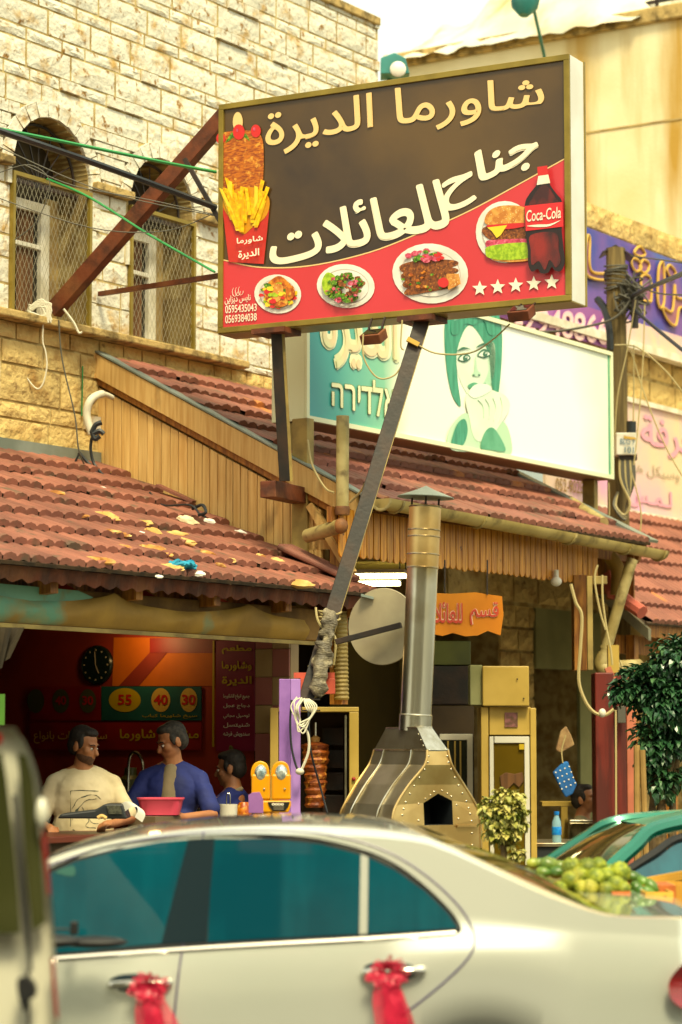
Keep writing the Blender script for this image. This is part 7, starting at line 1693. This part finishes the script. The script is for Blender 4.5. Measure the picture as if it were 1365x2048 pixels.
mat('ficus_leaf', '#24482e', '#345a36', .3, scale=9, c3='#0f2414', s3=3, spec=.6); mat('ficus_light', '#3a5c3a', '#4a6c44', .3, scale=9); mat('varieg', '#8a8a3c', '#b8ac62', .45, scale=30, lo=.45, hi=.55, c3='#5c6a24', s3=10); mat('bark', '#6a5636', '#4c3c24', .9, scale=10, bump=.5); mat('stake', '#a08048', '#8a6c3a', .8, scale=5)
FT = thing('ficus_tree', at(1300, 2000, 17.5), 'dark glossy ficus tree growing at the right edge before the far roof', 'tree'); FT.location.z = .13
for cx, cy, rx, ry, n, sd_ in ((1335, 1400, 62, 100, 1500, 1), (1290, 1370, 52, 42, 520, 2), (1255, 1385, 36, 20, 170, 7), (1365, 1320, 60, 45, 620, 3), (1310, 1480, 48, 60, 620, 4), (1400, 1450, 70, 130, 700, 5), (1325, 1560, 40, 40, 260, 6)):
    s = 17.5 / FPX; c = at(cx, cy, 17.5); leaves(c, (rx * s, rx * s * .8, ry * s), n, .075, 'ficus_leaf', FT, 'crown', sd_, 20, wid=.32); leaves(c + Z * .03, (rx * s * 1.03, rx * s * .82, ry * s * 1.02), n // 6, .07, 'ficus_light', FT, 'crown', sd_ + 20, 16, wid=.3)
for (x0, y0, x1, y1) in ((1305, 1640, 1300, 1450), (1325, 1640, 1318, 1440), (1345, 1640, 1350, 1430), (1318, 1640, 1365, 1400)):
    a, b = at(x0, y0, 17.5), at(x1, y1, 17.5); MB().tube(crom([Vector((a.x, 17.5, .13)), a, a.lerp(b, .5) + Vector((.02, 0, 0)), b], 4), [.03] * 5 + [.022] * 4 + [.016] * 4, 8).build('trunk', 'bark', FT, smooth=True)
for i, (x0, y0, x1, y1) in enumerate(((1272, 1640, 1274, 1490), (1298, 1640, 1285, 1500))): 
    a, b = at(x0, y0, 17.2), at(x1, y1, 17.2); MB().tube([Vector((a.x, 17.2, .13)), b], .022, 8).build('wooden_stake', 'stake', smooth=True, cat='stake', label=('left' if i == 0 else 'right') + ' of the two wooden stakes leaning under the ficus')
VP = thing('variegated_plant', at(1005, 2200, 13.6), 'small cream and green variegated ficus in a pot beside the oven hood', 'plant'); VP.location.z = 0
s = 13.6 / FPX
for cx, cy, rx, ry, n, sd_ in ((1008, 1632, 38, 46, 900, 1), (1018, 1592, 26, 20, 260, 2), (975, 1612, 14, 16, 110, 3), (1010, 1672, 28, 22, 260, 4), (1035, 1706, 16, 8, 70, 5), (1025, 1640, 26, 30, 300, 6)):
    leaves(at(cx, cy, 13.6), (rx * s, rx * s * .9, ry * s), n, .042, 'varieg', VP, 'foliage', sd_ + 50, 18, wid=.4, droop=.5)
b = at(1008, 1690, 13.6); MB().tube([Vector((b.x, 13.6, .5)), b], .018, 8).build('stem', 'bark', VP, smooth=True)
MB().lathe([(0, 0), (.13, 0), (.17, .45), (.185, .45), (.185, .50), (.16, .50), (.15, .44), (0, .44)], Vector((b.x, 13.6, .13)), None, 28).build('pot', 'tile', VP, smooth=True)

# ================================================================== far side of the street (behind the camera; seen only in reflections)
OB = thing('opposite_building', Vector((0, -10, 0)), 'sandy shop building across the street mirrored in the car windows', 'building')
mat('ob_wall', '#b8a880', '#9a8a64', .9, scale=1); mat('ob_green', '#2f8a4c', None, .6); mat('ob_pink', '#c88a90', None, .6)
mb = MB(); mb.wbox(-24, 16, -20, -10, 0, 11.5); mb.build('wall', 'ob_wall', OB)
for i in range(11):
    x = -22 + i * 3.4
    for z0 in (3.9,): MB().wbox(x, x + 1.3, -10.02, -9.99, z0, z0 + 1.7).build('window', 'glass_dark', OB)
    MB().wbox(x - .9, x + 1.9, -10.02, -9.98, .2, 2.6).build('shopfront', 'glass_dark', OB)
MB().wbox(-22, 14, -10, -8.9, 2.75, 2.9).build('awning', 'roof_dust', OB)
for z0 in (6.0, 8.0): MB().wbox(-22, 14, -10, -9.3, z0, z0 + .12).build('balcony_slab', 'cornice', OB)
for i in range(12): MB().wbox(-6 + i * .9, -5.14 + i * .9, -9.31, -9.28, 7.35, 7.9).build('banner', ('ob_green', 'ob_pink')[i % 2], OB)
rn = random.Random(77)
x = -22
while x < 14:
    w = rn.uniform(.3, 1.4); MB().wbox(x, x + w, -10.04, -9.99, 6.15, rn.uniform(7.0, 7.9)).build('reflected_strip', ('glass_dark', 'ob_wall', 'white_alu', 'dark_wall')[rn.randrange(4)], OB); x += w + rn.uniform(.2, 1.2)  # unseen light and dark strips, added to streak the car window reflections
